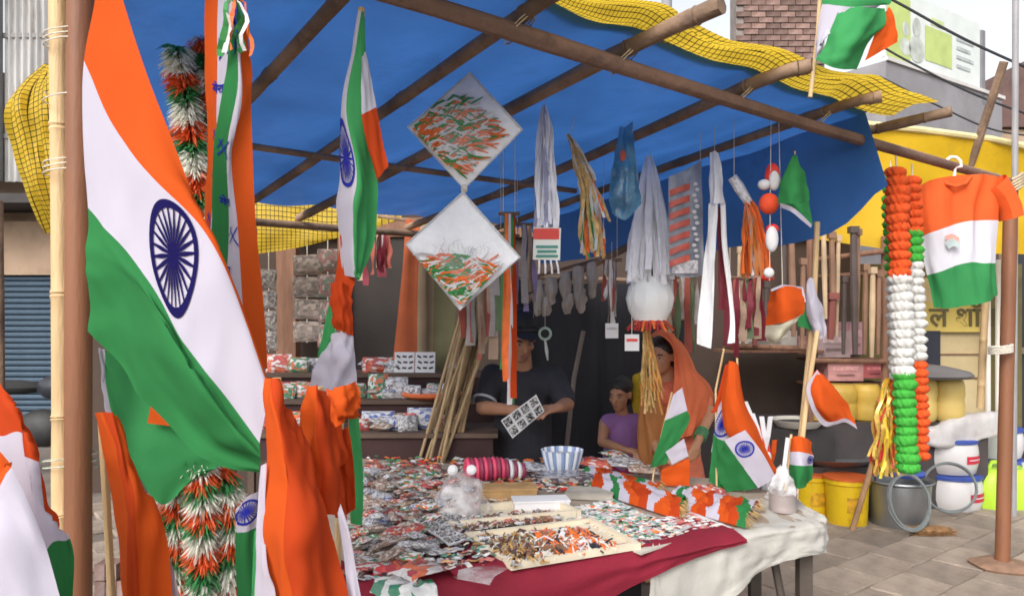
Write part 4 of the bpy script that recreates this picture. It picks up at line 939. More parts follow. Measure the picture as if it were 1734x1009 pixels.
b.tube([W[0], W[1], W[2], W[3]], [.075, .066, .060, .058], 14, cap=False, jit=.35); b.build("sleeve", SH[0], th)
b = MB(); b.tube([P(1560, 322, Y), P(1552, 345, Y), P(1550, 372, Y), P(1556, 388, Y)], [.045, .05, .045, .04], 12, cap=False, jit=.2); b.build("sleeve", SH[0], th)
b = MB(); b.tube([P(1594, 303, Y - .05), P(1604, 312, Y - .085), P(1618, 316, Y - .095), P(1634, 311, Y - .09), P(1644, 300, Y - .06)], .010, 8); b.build("collar", mat("collar_rib", (.62, .085, .015), .85, .1, 20, .3, 90), th)
b = MB()
for k in range(2): cloth(b, [[(1600, 400 + k * 10, Y - .105), (1612, 396 + k * 8, Y - .115), (1624, 402 + k * 7, Y - .115)], [(1606, 412 + k * 10, Y - .105), (1616, 408 + k * 9, Y - .115), (1626, 414 + k * 7, Y - .115)]], sub=3, wr=.001, mi=k)
b.build("chest_print", [mat("pale_orange_print", (.60, .30, .25), .8, .2, 20, 0), mat("pale_teal_print", (.38, .45, .45), .8, .2, 20, 0)], th, shade=0)
hp = [P(1640, 300, Y), P(1616, 296, Y)] ; top = hb + Vector((0, -.0, .04))
b = MB(); arc = [P(1616, 300, Y), P(1617, 284, Y)] + [hb + Vector((math.cos(a) * .045, 0, math.sin(a) * .045)) for a in (-.2, .5, 1.2, 1.9, 2.6)]
b.tube(arc, .008, 8); b.tube([P(1562, 318, Y), P(1616, 300, Y), P(1680, 305, Y)], .009, 8); b.build("hanger", mat("white_plastic", (.78, .77, .74), .4, .05, 5, 0), th)

# caps and bandana flags on sticks
def cap_thing(label, dome, brim, Y, mats, hk):
    th = thing("cloth_cap", label, "cap", P(dome[-1][1][0], dome[-1][1][1] + 20, Y)); b = MB()
    cloth(b, [[(x, y, Y + dy) for x, y, dy in r] for r in dome], wr=.006, mi=0); b.build("crown", mats, th, shade=0)
    b = MB(); cloth(b, [[(x, y, Y + dy) for x, y, dy in r] for r in brim], wr=.004, mi=1); b.build("brim", mats, th, shade=0)
    hang_string(th, hk, P(dome[0][1][0], dome[0][1][1], Y)); return th
cY = 3.3; hx = P(1318, 470, cY); 
TRANSL = mat("pale_mesh_brim", (.55, .52, .40), .5, .15, 20, .2, 60, .4)
cap_thing("orange cloth cap with white trim hanging in front of the tool rack", [[(1306, 492, .06), (1325, 484, -.02), (1358, 488, .03)], [(1300, 520, .08), (1325, 510, -.06), (1363, 512, .0)], [(1297, 552, .08), (1330, 545, -.06), (1360, 532, .0)]],
    [[(1297, 552, .06), (1325, 548, -.07), (1358, 532, -.01)], [(1296, 570, .02), (1318, 565, -.10), (1345, 548, -.04)], [(1304, 582, .02), (1316, 580, -.08), (1328, 568, -.04)]], cY, [SAF, TRANSL], Vector((hx.x, cY, tarp_z(hx.x, cY) if tarp_z(hx.x, cY) < 2.6 else 2.3)))
b = MB(); b.tube([P(1306, 492, cY), P(1325, 484, cY - .02), P(1358, 488, cY + .03), P(1363, 512, cY)], .006, 6); o = b.build("cap_trim", WHT, bpy.data.objects["cloth_cap"])
flag("small_flag", "small pink, white and green cloth hanging beside the orange cap", [
    dict(c=[[(1366, 476, 3.5), (1372, 470, 3.5), (1378, 475, 3.5)], [(1366, 520, 3.5), (1376, 515, 3.45), (1390, 515, 3.5)], [(1372, 550, 3.5), (1384, 550, 3.46), (1397, 545, 3.5)], [(1384, 572, 3.5), (1390, 574, 3.47), (1397, 570, 3.5)]], mi=1, wr=.01),
    dict(c=[[(1352, 520, 3.52), (1372, 500, 3.52)], [(1350, 552, 3.52), (1378, 560, 3.52)]], mi=4, wr=.006)], stick=([(1384, 376, 3.55), (1378, 520, 3.55), (1356, 740, 3.5), (1352, 800, 3.48)], .013))
flag("orange_pennant", "orange pennant with a white border flying from a stick behind the table", [
    dict(c=[[(1380, 630, 3.45), (1386, 628, 3.44), (1392, 634, 3.44), (1400, 645, 3.45)], [(1368, 655, 3.44), (1388, 655, 3.40), (1410, 660, 3.42), (1432, 680, 3.45)], [(1376, 690, 3.44), (1394, 690, 3.38), (1418, 690, 3.42), (1442, 702, 3.45)], [(1395, 718, 3.44), (1410, 715, 3.42), (1430, 712, 3.42), (1450, 724, 3.45)]], mi=0, wr=.008),
    dict(c=[[(1384, 626, 3.43), (1366, 655, 3.42), (1374, 692, 3.42), (1394, 720, 3.43), (1414, 719, 3.41), (1432, 715, 3.41), (1452, 726, 3.44)], [(1388, 634, 3.43), (1374, 656, 3.42), (1381, 688, 3.41), (1398, 712, 3.42), (1414, 713, 3.40), (1431, 708, 3.40), (1448, 718, 3.44)]], mi=1, wr=.001)],
    stick=([(1384, 560, 3.47), (1368, 660, 3.46), (1352, 800, 3.44), (1345, 870, 3.40)], .012), cat="pennant")

# ------------------------------------------------------------------ table
tbl = thing("stall_table", "long low stall table laid out with trinkets", "table", T(1000, 880))
tbl.location.z = 0
c4 = [T(560, 1012), T(1396, 884), T(1300, 815), T(540, 772)]
b = MB(); vs = [c for c in c4] + [c - Vector((0, 0, .035)) for c in c4]
b.add(vs, [(0, 1, 2, 3), (7, 6, 5, 4), (0, 4, 5, 1), (1, 5, 6, 2), (2, 6, 7, 3), (3, 7, 4, 0)]); b.build("table_top", mat("table_board", (.30, .24, .19), .8, .25, 5, .3, 30), tbl, False)
DKW = mat("dark_table_wood", (.07, .055, .045), .7, .2, 5, .3, 30)
cen = sum((c for c in c4), Vector()) / 4
for k, c in enumerate(c4):
    q = c.lerp(cen, .07); MB().box((q.x, q.y, (TZ - .035) / 2), (.045, .045, TZ - .035)).build("leg", DKW, tbl, False)
q1 = c4[1].lerp(cen, .07); b = MB(); b.tube([q1 + Vector((-.02, -.03, -.62)), q1 + Vector((-.13, -.03, -.04))], .014, 6); b.build("brace", DKW, tbl)
# white cloth on the right end
def drape(name, label, cat, edge_pts, inner_pts, drops, mt, seed, lift=.004, wav=.02, outw=.03, wr=.003):
    """lies on the table from inner to edge, turns over the edge and falls by the given drops"""
    b = MB(); rows = [[tuple(p + Vector((0, 0, lift))) for p in inner_pts], [tuple(p.lerp(e, .6) + Vector((0, 0, lift))) for p, e in zip(inner_pts, edge_pts)]]
    rows.append([tuple(e + Vector((0, 0, lift))) for e in edge_pts])
    n_ = len(edge_pts)
    for f in (.18, .5, .8, 1.0):
        r = []
        for i, e in enumerate(edge_pts):
            a = edge_pts[min(i + 1, n_ - 1)] - edge_pts[max(i - 1, 0)]; o = Vector((a.y, -a.x, 0)).normalized()
            r.append(tuple(e + o * (outw + wav * math.sin(i * 2.4 + seed) * f) + Vector((0, 0, -drops[i] * f))))
        rows.append(r)
    cloth(b, rows, sub=8, wr=wr, fu=len(edge_pts) * 1.8, fv=5, seed=seed, conv=False)
    return tag(b.build(name, mt, None, True, 0), label, cat)
CL = mat("white_table_cloth", (.50, .48, .44), .85, .08, 4, .2, 120, .15, stain=(.40, .375, .33), stains=3)
e_ = [T(1092, 934), T(1120, 929), T(1170, 920), T(1230, 910), T(1290, 900), T(1350, 891), T(1385, 884), T(1388, 872), T(1345, 845)]
i_ = [T(1110, 896), T(1138, 886), T(1180, 872), T(1215, 862), T(1250, 852), T(1280, 846), T(1295, 840), T(1300, 832), T(1300, 826)]
drape("white_tablecloth", "white cloth hanging over the bare end of the stall table", "tablecloth", e_, i_, [.36, .32, .26, .18, .12, .095, .10, .11, .08], CL, 1., .003, .012, .020, .008)
RC = mat("crimson_cloth", (.22, .009, .027), .8, .15, 4, .2, 90, .15)
e2 = [T(520, 1020), T(640, 1000), T(760, 981), T(880, 962), T(1000, 943), T(1100, 928), T(1180, 915), T(1245, 905)]
i2 = [T(560, 960), T(660, 940), T(770, 925), T(880, 908), T(1000, 895), T(1100, 885), T(1180, 884), T(1240, 902)]
drape("crimson_tablecloth", "crimson cloth hanging along the long side of the stall table", "tablecloth", e2, i2, [.5, .46, .38, .25, .125, .06, .03, .012], RC, 3., .016, .004, .052)
DC = mat("under_table_shade", (.018, .018, .022), .9, .2, 4, .2)  # black sheet added to stand for the shade under the table
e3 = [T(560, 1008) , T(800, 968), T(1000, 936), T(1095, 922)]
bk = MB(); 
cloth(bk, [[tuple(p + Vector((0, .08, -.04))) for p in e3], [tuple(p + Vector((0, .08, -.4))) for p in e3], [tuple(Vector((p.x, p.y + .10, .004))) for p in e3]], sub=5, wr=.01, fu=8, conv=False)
tag(bk.build("shade_sheet", DC, None, True, 0), "black sheet standing in for the shade under the table", "cloth")

# ------------------------------------------------------------------ goods on the table
PRN = [print_mat("tricolour_print", [(.62, .60, .62), (.66, .12, .03), (.70, .70, .70), (.04, .22, .08), (.35, .28, .26)], 7),
       print_mat("silver_print", [(.55, .55, .58), (.30, .29, .30), (.66, .66, .68), (.42, .40, .40), (.20, .18, .18)], 9),
       print_mat("red_print", [(.50, .06, .05), (.62, .58, .56), (.58, .14, .05), (.35, .05, .05)], 6),
       print_mat("brown_print", [(.30, .19, .13), (.20, .12, .09), (.42, .33, .27), (.55, .5, .46)], 8),
       print_mat("green_print", [(.05, .24, .12), (.60, .60, .58), (.04, .18, .10), (.55, .14, .05)], 6),
       print_mat("blue_print_film", [(.08, .12, .35), (.55, .56, .62), (.30, .33, .42), (.6, .6, .6)], 6)]
def packet_mesh(nm, mt, seed, n=7):
    b = MB(); 
    for sg in (1, -1):
        vs = [((i / n - .5), (j / n - .5), sg * .5 * (math.sin(math.pi * i / n) * math.sin(math.pi * j / n)) ** .45 * (1 + .5 * nz(i * .8, j * .8, seed)) + .06 * nz(i, j, seed + 3)) for j in range(n + 1) for i in range(n + 1)]
        b.add(vs, [(j * (n + 1) + i, j * (n + 1) + i + 1, (j + 1) * (n + 1) + i + 1, (j + 1) * (n + 1) + i)[::sg] for j in range(n) for i in range(n)])
    o = b.build(nm, mt, None, True, 0); me = o.data; bpy.data.objects.remove(o); return me
PK = [[packet_mesh("packet", p, 3 * k + j) for j in range(3)] for k, p in enumerate(PRN)]
CN = ["tricolour", "silver", "red", "brown", "green", "blue"]
def packet(c, loc, size, rz, tx=0., ty=0., label=None, group=None, name="packet", cat="packet"):
    o = inst(PK[c][R.randrange(3)], name, loc, (tx, ty, rz), size); return tag(o, label, cat, group)
# heap of packets on the near left part of the table
# piles seen from the photo: (px, py, colour, length, width, turn)
rng = random.Random(11)
heap = []
for k in range(230):
    px = rng.uniform(600, 800); py = rng.uniform(820, 985)
    if py > 1000 - (px - 560) * .16 - 10: continue
    if px > 735 and 868 < py: continue
    heap.append((px, py))
heap.sort(key=lambda q: q[1])
for k, (px, py) in enumerate(heap):
    c = rng.choices([0, 1, 2, 3, 4, 5], [3, 6, 2, 4, 1, 1])[0]; s = rng.uniform(.045, .115)
    hgt = rng.uniform(.012, .03); lift = .004 + hgt * .5 + (.05 * rng.random() if k % 2 == 0 else .01)
    packet(c, T(px, py) + Vector((0, 0, lift)), (s, s * rng.uniform(.35, .8), hgt), rng.uniform(0, 3.1), rng.uniform(-.25, .25), rng.uniform(-.25, .25),
           "%s printed packet in the jumbled heap on the table" % CN[c], "packets heaped on the table", "packet")
# larger recognisable goods
def long_strip(label, pts, wd, mt, name, cat, hgt=.012):
    b = MB(); W = [T(x, y, hgt) for x, y in pts]; n_ = 16; vs = []
    for i in range(n_ + 1):
        p = spl(W, i / n_ * (len(W) - 1)); q = spl(W, min(i / n_ + .02, 1) * (len(W) - 1)) - spl(W, max(i / n_ - .02, 0) * (len(W) - 1)); s = Vector((-q.y, q.x, 0)).normalized() * wd / 2
        z = Vector((0, 0, .008 * nz(i * .5, pts[0][0])))
        vs += [p - s - Vector((0, 0, hgt - .005)), p - s * .6 + z, p + s * .6 + z, p + s - Vector((0, 0, hgt - .005))]
    b.add(vs, [(4 * i + j, 4 * i + j + 1, 4 * i + 5 + j, 4 * i + 4 + j) for i in range(n_) for j in range(3)])
    return tag(b.build(name, mt, None, True, 0), label, cat)
long_strip("flat red and white packet with a green end at the table's near corner", [(648, 950), (700, 955), (735, 970)], .16, print_mat('red_bag_print', [(.50, .06, .05), (.62, .58, .56), (.58, .14, .05), (.35, .05, .05)], 30), "flat_packet", "packet", .04)
long_strip("folded green and white plastic bag beside the flat red packet", [(650, 975), (690, 990), (735, 985)], .09, print_mat('green_bag_print', [(.05, .24, .12), (.60, .60, .58), (.04, .18, .10), (.5, .5, .5)], 30), "plastic_bag", "bag", .035)
long_strip("crumpled clear plastic bag lying at the edge above the crimson cloth", [(730, 940), (780, 955), (850, 968)], .13, film_mat("crumpled_bag_film", .30, (.7, .7, .7)), "plastic_bag", "bag", .02)
# sticker sheets of black and white squares
def sheet(label, quad, nx, ny, mt_bg, mt_fg, name, cat, dz=.03, fill=.7, parent_label=None):
    W = [T(x, y, dz) for x, y in quad]; th = thing(name, label, cat, W[0].lerp(W[2], .5)); b = MB()
    def bil(u, v, z=0): return W[0].lerp(W[1], u).lerp(W[3].lerp(W[2], u), v) + Vector((0, 0, z + .006 * nz(u * 2, v * 2)))
    vs = [bil(i / 8, j / 8) for j in range(9) for i in range(9)]; b.add(vs, [(j * 9 + i, j * 9 + i + 1, j * 9 + 10 + i, j * 9 + 9 + i) for j in range(8) for i in range(8)])
    vs = [bil(i / 8, j / 8, -.004) for j in range(9) for i in range(9)]; b.add(vs, [(j * 9 + i, j * 9 + i + 1, j * 9 + 10 + i, j * 9 + 9 + i)[::-1] for j in range(8) for i in range(8)])
    b.build("card", mt_bg, th, True, 0)
    for j in range(ny):
        for i in range(nx):
            c = MB(); g = (1 - fill) / 2; u0, u1, v0, v1 = (i + g) / nx, (i + 1 - g) / nx, (j + g) / ny, (j + 1 - g) / ny
            top = [bil(u0, v0, .005), bil(u1, v0, .005), bil(u1, v1, .005), bil(u0, v1, .005)]; bo = [p - Vector((0, 0, .006)) for p in top]
            c.add(top + bo, [(0, 1, 2, 3), (4, 5, 1, 0), (5, 6, 2, 1), (6, 7, 3, 2), (7, 4, 0, 3)]); c.build("sticker", mt_fg, th, False)
    return th
DKP = print_mat("dark_sticker_print", [(.05, .05, .05), (.25, .25, .25), (.55, .55, .55), (.02, .02, .02)], 160)
sheet("white card of small black stickers leaning on the heap of packets", [(700, 880), (735, 868), (795, 912), (760, 922)], 3, 5, PAPER, DKP, "sticker_sheet", "stickers", .045)
sheet("second card of black stickers half under the plastic bag", [(735, 872), (760, 866), (800, 880), (775, 888)], 2, 3, PAPER, DKP, "sticker_sheet", "stickers", .035)
# wooden trays
TRAY = mat("cream_tray_board", (.66, .58, .44), .7, .12, 6, .2, 40)
def tray(label, quad, wall, name="tray"):
    W = [T(x, y) for x, y in quad]; th = thing(name, label, "tray", W[0].lerp(W[2], .5)); b = MB()
    top = [p + Vector((0, 0, .018)) for p in W]; bo = [p + Vector((0, 0, .010)) for p in W]
    b.add(top + bo, [(0, 1, 2, 3), (7, 6, 5, 4), (4, 5, 1, 0), (5, 6, 2, 1), (6, 7, 3, 2), (7, 4, 0, 3)]); b.build("tray_floor", TRAY, th, False)
    for i in range(4):
        a, c = W[i], W[(i + 1) % 4]; d = (c - a).normalized(); o = Vector((-d.y, d.x, 0)) * .009; e = d * .010 * (1 if i % 2 else -1)
        q = MB(); vs = [a - o - e, c - o + e, c + o + e, a + o - e]; vs = [v + Vector((0, 0, .011)) for v in vs] + [v + Vector((0, 0, wall)) for v in vs]
        q.add(vs, [(3, 2, 1, 0), (4, 5, 6, 7), (0, 1, 5, 4), (1, 2, 6, 5), (2, 3, 7, 6), (3, 0, 4, 7)]); q.build("tray_side", TRAY, th, False)
    return W
tray("long cream tray of brown wristbands in front of the white box", [(748, 905), (978, 882), (930, 860), (745, 880)], .04)
W = tray("cream tray of orange and brown bands at the crimson cloth's edge", [(868, 970), (1078, 935), (1000, 892), (792, 918)], .030)
# contents of trays: many small bands
def bits(label, quad, n_, cols, ln, rr, name, cat, dz=.02, seed=0, kind='stuff', rows=0, lanes=0):
    """many small goods on one tray or board: laid in rows when rows is given, else strewn"""
    rg = random.Random(seed); W = [T(x, y, dz) for x, y in quad]; b = MB(); base = math.atan2((W[1] - W[0]).y, (W[1] - W[0]).x)
    for k in range(n_):
        if rows:
            per = max(1, n_ // rows); u, v = (k % per + .5 + rg.uniform(-.3, .3)) / per, (k // per + .5 + rg.uniform(-.22, .22)) / rows; a = base + rg.choice((0, 0, 1.57)) + rg.uniform(-.25, .25)
        else: u, v = rg.random(), rg.random(); a = rg.uniform(0, 3.14) if not lanes else base + 1.1 + rg.uniform(-.5, .5)
        if v > 1: continue
        p = W[0].lerp(W[1], u).lerp(W[3].lerp(W[2], u), v); L_ = ln * rg.uniform(.6, 1.3); d = Vector((math.cos(a), math.sin(a), rg.uniform(-.06, .12)))
        p = p + Vector((0, 0, rg.uniform(0, .004 if rows else .014))); mi = rg.randrange(len(cols))
        if not rows and rg.random() < (.75 if lanes else .2): b.tube([p - d * L_ / 2, p + Vector((0, 0, rr)) + Vector((-d.y, d.x, 0)) * L_ * rg.uniform(-.12, .12), p + d * L_ / 2], rr * rg.uniform(.6, 1.0), 5, mi)
        else:
            Mx = Euler((rg.uniform(-.15, .15), rg.uniform(-.15, .15), a)).to_matrix().to_4x4(); wd = L_ * rg.uniform(.35, .7)
            b.box(p, (L_ * .85, wd, rr * .7), Mx, mi)
            if rg.random() < .5: b.box(p + Mx @ Vector((0, 0, rr * .55)), (L_ * .5, wd * .55, rr * .4), Mx, rg.randrange(len(cols)))
    o = b.build(name, cols, None, False); return tag(o, label, cat, None, kind)
c_ = lambda nm, col, r=.5: mat(nm, col, r, .2, 40, 0)
BROWN, DBR, CREAM, TEAL, BLK, PINK = c_("bit_brown", (.26, .13, .07)), c_("bit_dark_brown", (.11, .06, .045)), c_("bit_cream", (.66, .62, .55)), c_("bit_teal", (.10, .30, .24)), c_("bit_black", (.03, .03, .04)), c_("bit_pink", (.55, .18, .16))
BOR, BGR, BWH, BSI, BGO = c_("bit_orange", (.75, .17, .03)), c_("bit_green", (.05, .24, .10)), c_("bit_white", (.70, .70, .70)), c_("bit_silver", (.42, .43, .45), .3), c_("bit_gold", (.55, .33, .10), .35)
bits("jumble of brown and red wristbands filling the long cream tray", [(755, 902), (960, 882), (925, 866), (750, 884)], 420, [BROWN, DBR, PINK, CREAM, BWH, BROWN, DBR, BSI], .034, .0026, "wristbands", "wristbands", .02, 1, lanes=1)
bits("jumble of golden brown bands in the near tray", [(868, 960), (950, 945), (900, 902), (812, 918)], 340, [BGO, BROWN, CREAM, BGO, DBR, BROWN, DBR, BSI], .032, .0026, "wristbands", "wristbands", .02, 2, lanes=1)
bits("jumble of orange, white and black bands in the near tray", [(925, 945), (1040, 928), (985, 898), (900, 905)], 300, [BOR, BOR, BWH, BOR, BLK, CREAM, PINK, BROWN], .055, .003, "wristbands", "wristbands", .022, 3, lanes=1)
# boards of badges
def board(label, quad, mt, dz=.012, th_=.006):
    W = [T(x, y, dz) for x, y in quad]; b = MB(); lo = [p - Vector((0, 0, th_)) for p in W]
    b.add(W + lo, [(0, 1, 2, 3), (7, 6, 5, 4), (4, 5, 1, 0), (5, 6, 2, 1), (6, 7, 3, 2), (7, 4, 0, 3)]); return tag(b.build("display_board", mt, None, False), label, "board")
BRD = mat("badge_board", (.50, .46, .40), .7, .2, 14, .2, 40)
board("pale board crowded with small badges between tray and flag bundles", [(1085, 936), (1168, 908), (1035, 842), (930, 872)], BRD)
board("white board with pink badges beside the crimson cloth's end", [(1160, 910), (1240, 893), (1172, 866), (1095, 880)], mat("white_board", (.66, .62, .63), .6, .15, 20, .1), .012)
bits("small white, green and orange flag badges spread over the pale board", [(1080, 926), (1160, 904), (1038, 846), (945, 872)], 620, [BWH, BSI, BSI, BGR, BOR, CREAM, TEAL, BWH, BSI, BLK, CREAM], .026, .0034, "badges", "badges", .014, 4, rows=18)
bits("small silver badges spread behind the near tray", [(985, 905), (1060, 905), (1010, 850), (930, 866)], 190, [BWH, BSI, CREAM, DBR, TEAL, BWH], .026, .0034, "badges", "badges", .012, 5, rows=10)
bits("pink and white badges on the white board", [(1165, 904), (1225, 890), (1170, 870), (1110, 880)], 66, [PINK, BWH, CREAM, BSI], .026, .0034, "badges", "badges", .014, 6, rows=6)
bits("loose silver and brown trinkets scattered over the middle of the table", [(660, 900), (760, 880), (1000, 800), (640, 800)], 900, [BSI, BROWN, DBR, CREAM, BGO, PINK, BSI, BOR, DBR], .032, .003, "trinkets", "trinkets", .006, 7)
bits("fine silver and brown trinkets strewn between the heaped packets", [(590, 990), (860, 950), (760, 800), (600, 800)], 1100, [BSI, BSI, BROWN, DBR, CREAM, BGO, PINK, BWH, TEAL, BLK], .03, .003, "trinkets", "trinkets", .018, 17)
bits("small orange, green and black trinkets at the back of the table", [(640, 850), (1000, 830), (1020, 780), (620, 775)], 640, [BOR, BGR, DBR, BWH, BLK, REDP, CREAM, BROWN, BSI], .038, .004, "trinkets", "trinkets", .006, 8)
# bowls with pleated stripes
def bowl(label, px, py, r0, r1, h, cols, tilt=(0, 0, 0), name="pleated_bowl"):
    c0 = T(px, py); s = c0.y / FPX; th = thing(name, label, "bowl", c0); M = Euler(tilt).to_matrix().to_4x4(); n_ = 26
    for k in range(n_):
        a0, a1 = 2 * math.pi * k / n_, 2 * math.pi * (k + 1) / n_; am = (a0 + a1) / 2; b = MB(); vs = []
        for f in (0, .5, 1):
            r = (r0 + (r1 - r0) * f ** .8) * s; z = h * s * f + .004
            for a, q in ((a0, 1), (am, 1.07), (a1, 1)): vs.append(c0 + M @ Vector((math.cos(a) * r * q, math.sin(a) * r * q, z)))
        b.add(vs, [(0, 1, 4, 3), (1, 2, 5, 4), (3, 4, 7, 6), (4, 5, 8, 7)]); b.build("pleat", cols[k % len(cols)], th, False)
    b = MB(); b.lathe(c0, [(r0 * s, .002), (r0 * s, .006)], 24, M=M); b.build("base", cols[-1], th)
    b = MB(); b.lathe(c0, [(r0 * s * .98, .008), (r1 * s * .92, h * s * .8)], 26, M=M); b.build("filling", mat("bowl_filling", (.42, .42, .46), .6, .4, 60, .4, 80), th)
bowl("white bowl with blue pleated stripes standing near the man", 952, 800, 24, 34, 38, [mat("pleat_white", (.66, .68, .72), .5, .1, 8, 0), mat("pleat_blue", (.22, .30, .48), .5, .1, 8, 0)])
th = thing("pleated_roll", "pink and red pleated paper roll lying on the table before the man", "paper roll", T(835, 820))
a, c = T(788, 818), T(888, 812); PW, PP = mat("pleat_pink", (.62, .06, .13), .5, .15, 8, 0), mat("pleat_dark", (.22, .03, .07), .5, .15, 8, 0)
for k in range(14):
    p0, p1 = a.lerp(c, k / 14), a.lerp(c, (k + 1) / 14); r = .052 - .018 * max(0, k - 7) / 7
    b = MB(); b.tube([p0 + Vector((0, 0, r + .002)), p0.lerp(p1, .5) + Vector((0, 0, r + .002)), p1 + Vector((0, 0, r + .002))], [r * .9, r * 1.05, r * .9], 14); b.build("pleat", (PW, PP)[k % 2] if k < 10 else (PAPER, PP)[k % 2], th)
# white box, plastic bag, etc.
def boxy(label, px, py, size, rz, mt, name="carton", cat="box", lid=None):
    c0 = T(px, py); th = thing(name, label, cat, c0); Mx = Euler((0, 0, rz)).to_matrix().to_4x4()
    MB().box(c0 + Vector((0, 0, size[2] * .42 + .004)), (size[0], size[1], size[2] * .84), Mx).build("box", mt, th, False)
    MB().box(c0 + Vector((0, 0, size[2] * .84 + .004 + size[2] * .08 + .001)), (size[0] * 1.03, size[1] * 1.04, size[2] * .15), Mx).build("lid", lid or mt, th, False); return th
boxy("white lidded carton in the middle of the table", 915, 866, (.20, .09, .045), .12, PAPER)
boxy("flat brown carton with yellow side beneath the pink pleated roll", 858, 846, (.22, .12, .05), .1, mat("brown_card", (.40, .24, .10), .7, .3, 12, .1))
boxy("grey flat box beside the white carton", 1000, 842, (.18, .12, .025), -.2, mat("grey_card", (.33, .30, .26), .7, .2, 12, .1))
boxy("dark flat box behind the white carton", 960, 815, (.26, .14, .03), .05, print_mat("dark_mixed_print", [(.14, .12, .14), (.3, .28, .3), (.08, .07, .1), (.4, .36, .34)], 50))
b = MB(); c0 = T(782, 878); vs, fs = [], []; n1, n2 = 20, 10
for i in range(n2 + 1):
    t = i / n2; r = .10 * math.sin(math.pi * min(.97, .42 + .53 * t)) ** .8
    for j in range(n1):
        a = 2 * math.pi * j / n1; q = r * (1 + .22 * nz(math.cos(a) * 2, math.sin(a) * 2, t * 3)); vs.append(c0 + Vector((q * math.cos(a), q * math.sin(a) * .8, .004 + .16 * t + .012 * nz(j * .7, i * .7))))
fs = [(i * n1 + j, i * n1 + (j + 1) % n1, (i + 1) * n1 + (j + 1) % n1, (i + 1) * n1 + j) for i in range(n2) for j in range(n1)] + [tuple(range(n1))[::-1], tuple(n2 * n1 + j for j in range(n1))]
b.add(vs, fs); th = thing("plastic_bag", "bulging grey clear plastic bag of trinkets standing on the table", "bag", c0)
b.build("bag", film_mat("cloudy_bag_film", .38, (.75, .72, .74)), th, True, 0)
for k in range(14):
    inst(PK[(0, 1, 3, 2, 1)[k % 5]][k % 3], "packet_inside", c0 + Vector((R.uniform(-.05, .05), R.uniform(-.035, .035), .02 + .008 * k)), (R.uniform(-.6, .6), R.uniform(-.6, .6), R.uniform(0, 3)), (.06, .035, .02), th)
for dx in (-.03, .035): MB().lathe(c0 + Vector((dx, -.02, .175)), [(.002, -.006), (.014, -.003), (.018, .004), (.010, .010), (.002, .010)], 12, M=Matrix.Rotation(1.2, 4, 'X')).build("white_rosette", PAPER, th)
# folded flag bundles with gold fringe
def bundle_flag(label, quad, seed, hgt=.05):
    rg = random.Random(seed); W = [T(x, y, .006) for x, y in quad]; th = thing("folded_flags", label, "folded flags", W[0].lerp(W[2], .5)); n_, k_ = 66, 18
    b = MB(); vs = []
    for j in range(k_ + 1):
        for i in range(n_ + 1):
            p = W[0].lerp(W[1], i / n_).lerp(W[3].lerp(W[2], i / n_), j / k_); vs.append(p + Vector((0, 0, hgt * math.sin(math.pi * j / k_) ** .5 * (1 + .30 * nz(i * .16, j * .35, seed) + .12 * nz(i * .5, j * 1.1, seed + 5)) + .004)))
    fs = []; o = len(b.v); b.v += [tuple(v) for v in vs]
    seq = [0, 3, 1, 2, 1, 0, 3, 1, 0, 3, 2, 1, 0]
    for j in range(k_):
        for i in range(n_): b.f.append((o + j * (n_ + 1) + i, o + j * (n_ + 1) + i + 1, o + (j + 1) * (n_ + 1) + i + 1, o + (j + 1) * (n_ + 1) + i)); b.m.append(seq[int((i + seed * 8 + 9 * nz(j * .22, i * .05, seed) + j * .5) / 7.5) % len(seq)])
    b.build("folded_cloth", FM, th, True, 0)
    f = MB()
    for k in range(70):
        p = W[1].lerp(W[2], rg.random()) + Vector((0, 0, rg.uniform(.006, hgt))); d = (W[1] - W[0]).normalized() * .03 + Vector((rg.uniform(-.012, .012), rg.uniform(-.02, .02), -.01)); s = Vector((.002, .003, 0)); f.add([p - s, p + s, p + d], [(0, 1, 2)])
    f.build("gold_fringe", GOLD, th, False)
bundle_flag("long bundle of folded flags with gold fringe beside the badge board", [(1000, 832), (1150, 882), (1165, 858), (1020, 812)], 1)
bundle_flag("shorter bundle of folded flags with gold fringe next to the bare cloth", [(1130, 858), (1262, 896), (1288, 864), (1165, 838)], 2)
bundle_flag("flat stack of folded flags behind the fringed bundles", [(985, 812), (1110, 848), (1120, 826), (1000, 796)], 3, .035)
for k, (px, py, c, s, rz, lb) in enumerate(((720, 812, 4, .14, .1, "green packet with white top at the back of the table"), (690, 830, 0, .16, .5, "orange splashed packet behind the heap"), (640, 800, 2, .14, 1.2, "red and white packet leaning beside the furled flag"),
        (735, 800, 2, .09, 1.4, "small red round edged packet at the back of the table"), (640, 855, 5, .13, .4, "white and blue packet lying by the furled flag"), (905, 800, 1, .16, .3, "grey packet between the pleated roll and the bowl"), (1010, 800, 2, .16, -.3, "red and grey packet lying behind the blue striped bowl"),
        (1060, 800, 1, .18, .2, "silver packet on the folded flags near the girl"), (1040, 785, 0, .15, .9, "tricolour packet standing by the seated girl"), (1090, 812, 3, .14, 0., "dark brown packet on the folded flag stack"), (1200, 850, 2, .14, .4, "red packet on top of the fringed flag bundle"))):
    packet(c, T(px, py) + Vector((0, 0, .045 if 985 < px else .022)), (s, s * .65, .04), rz, .15, .1, lb)

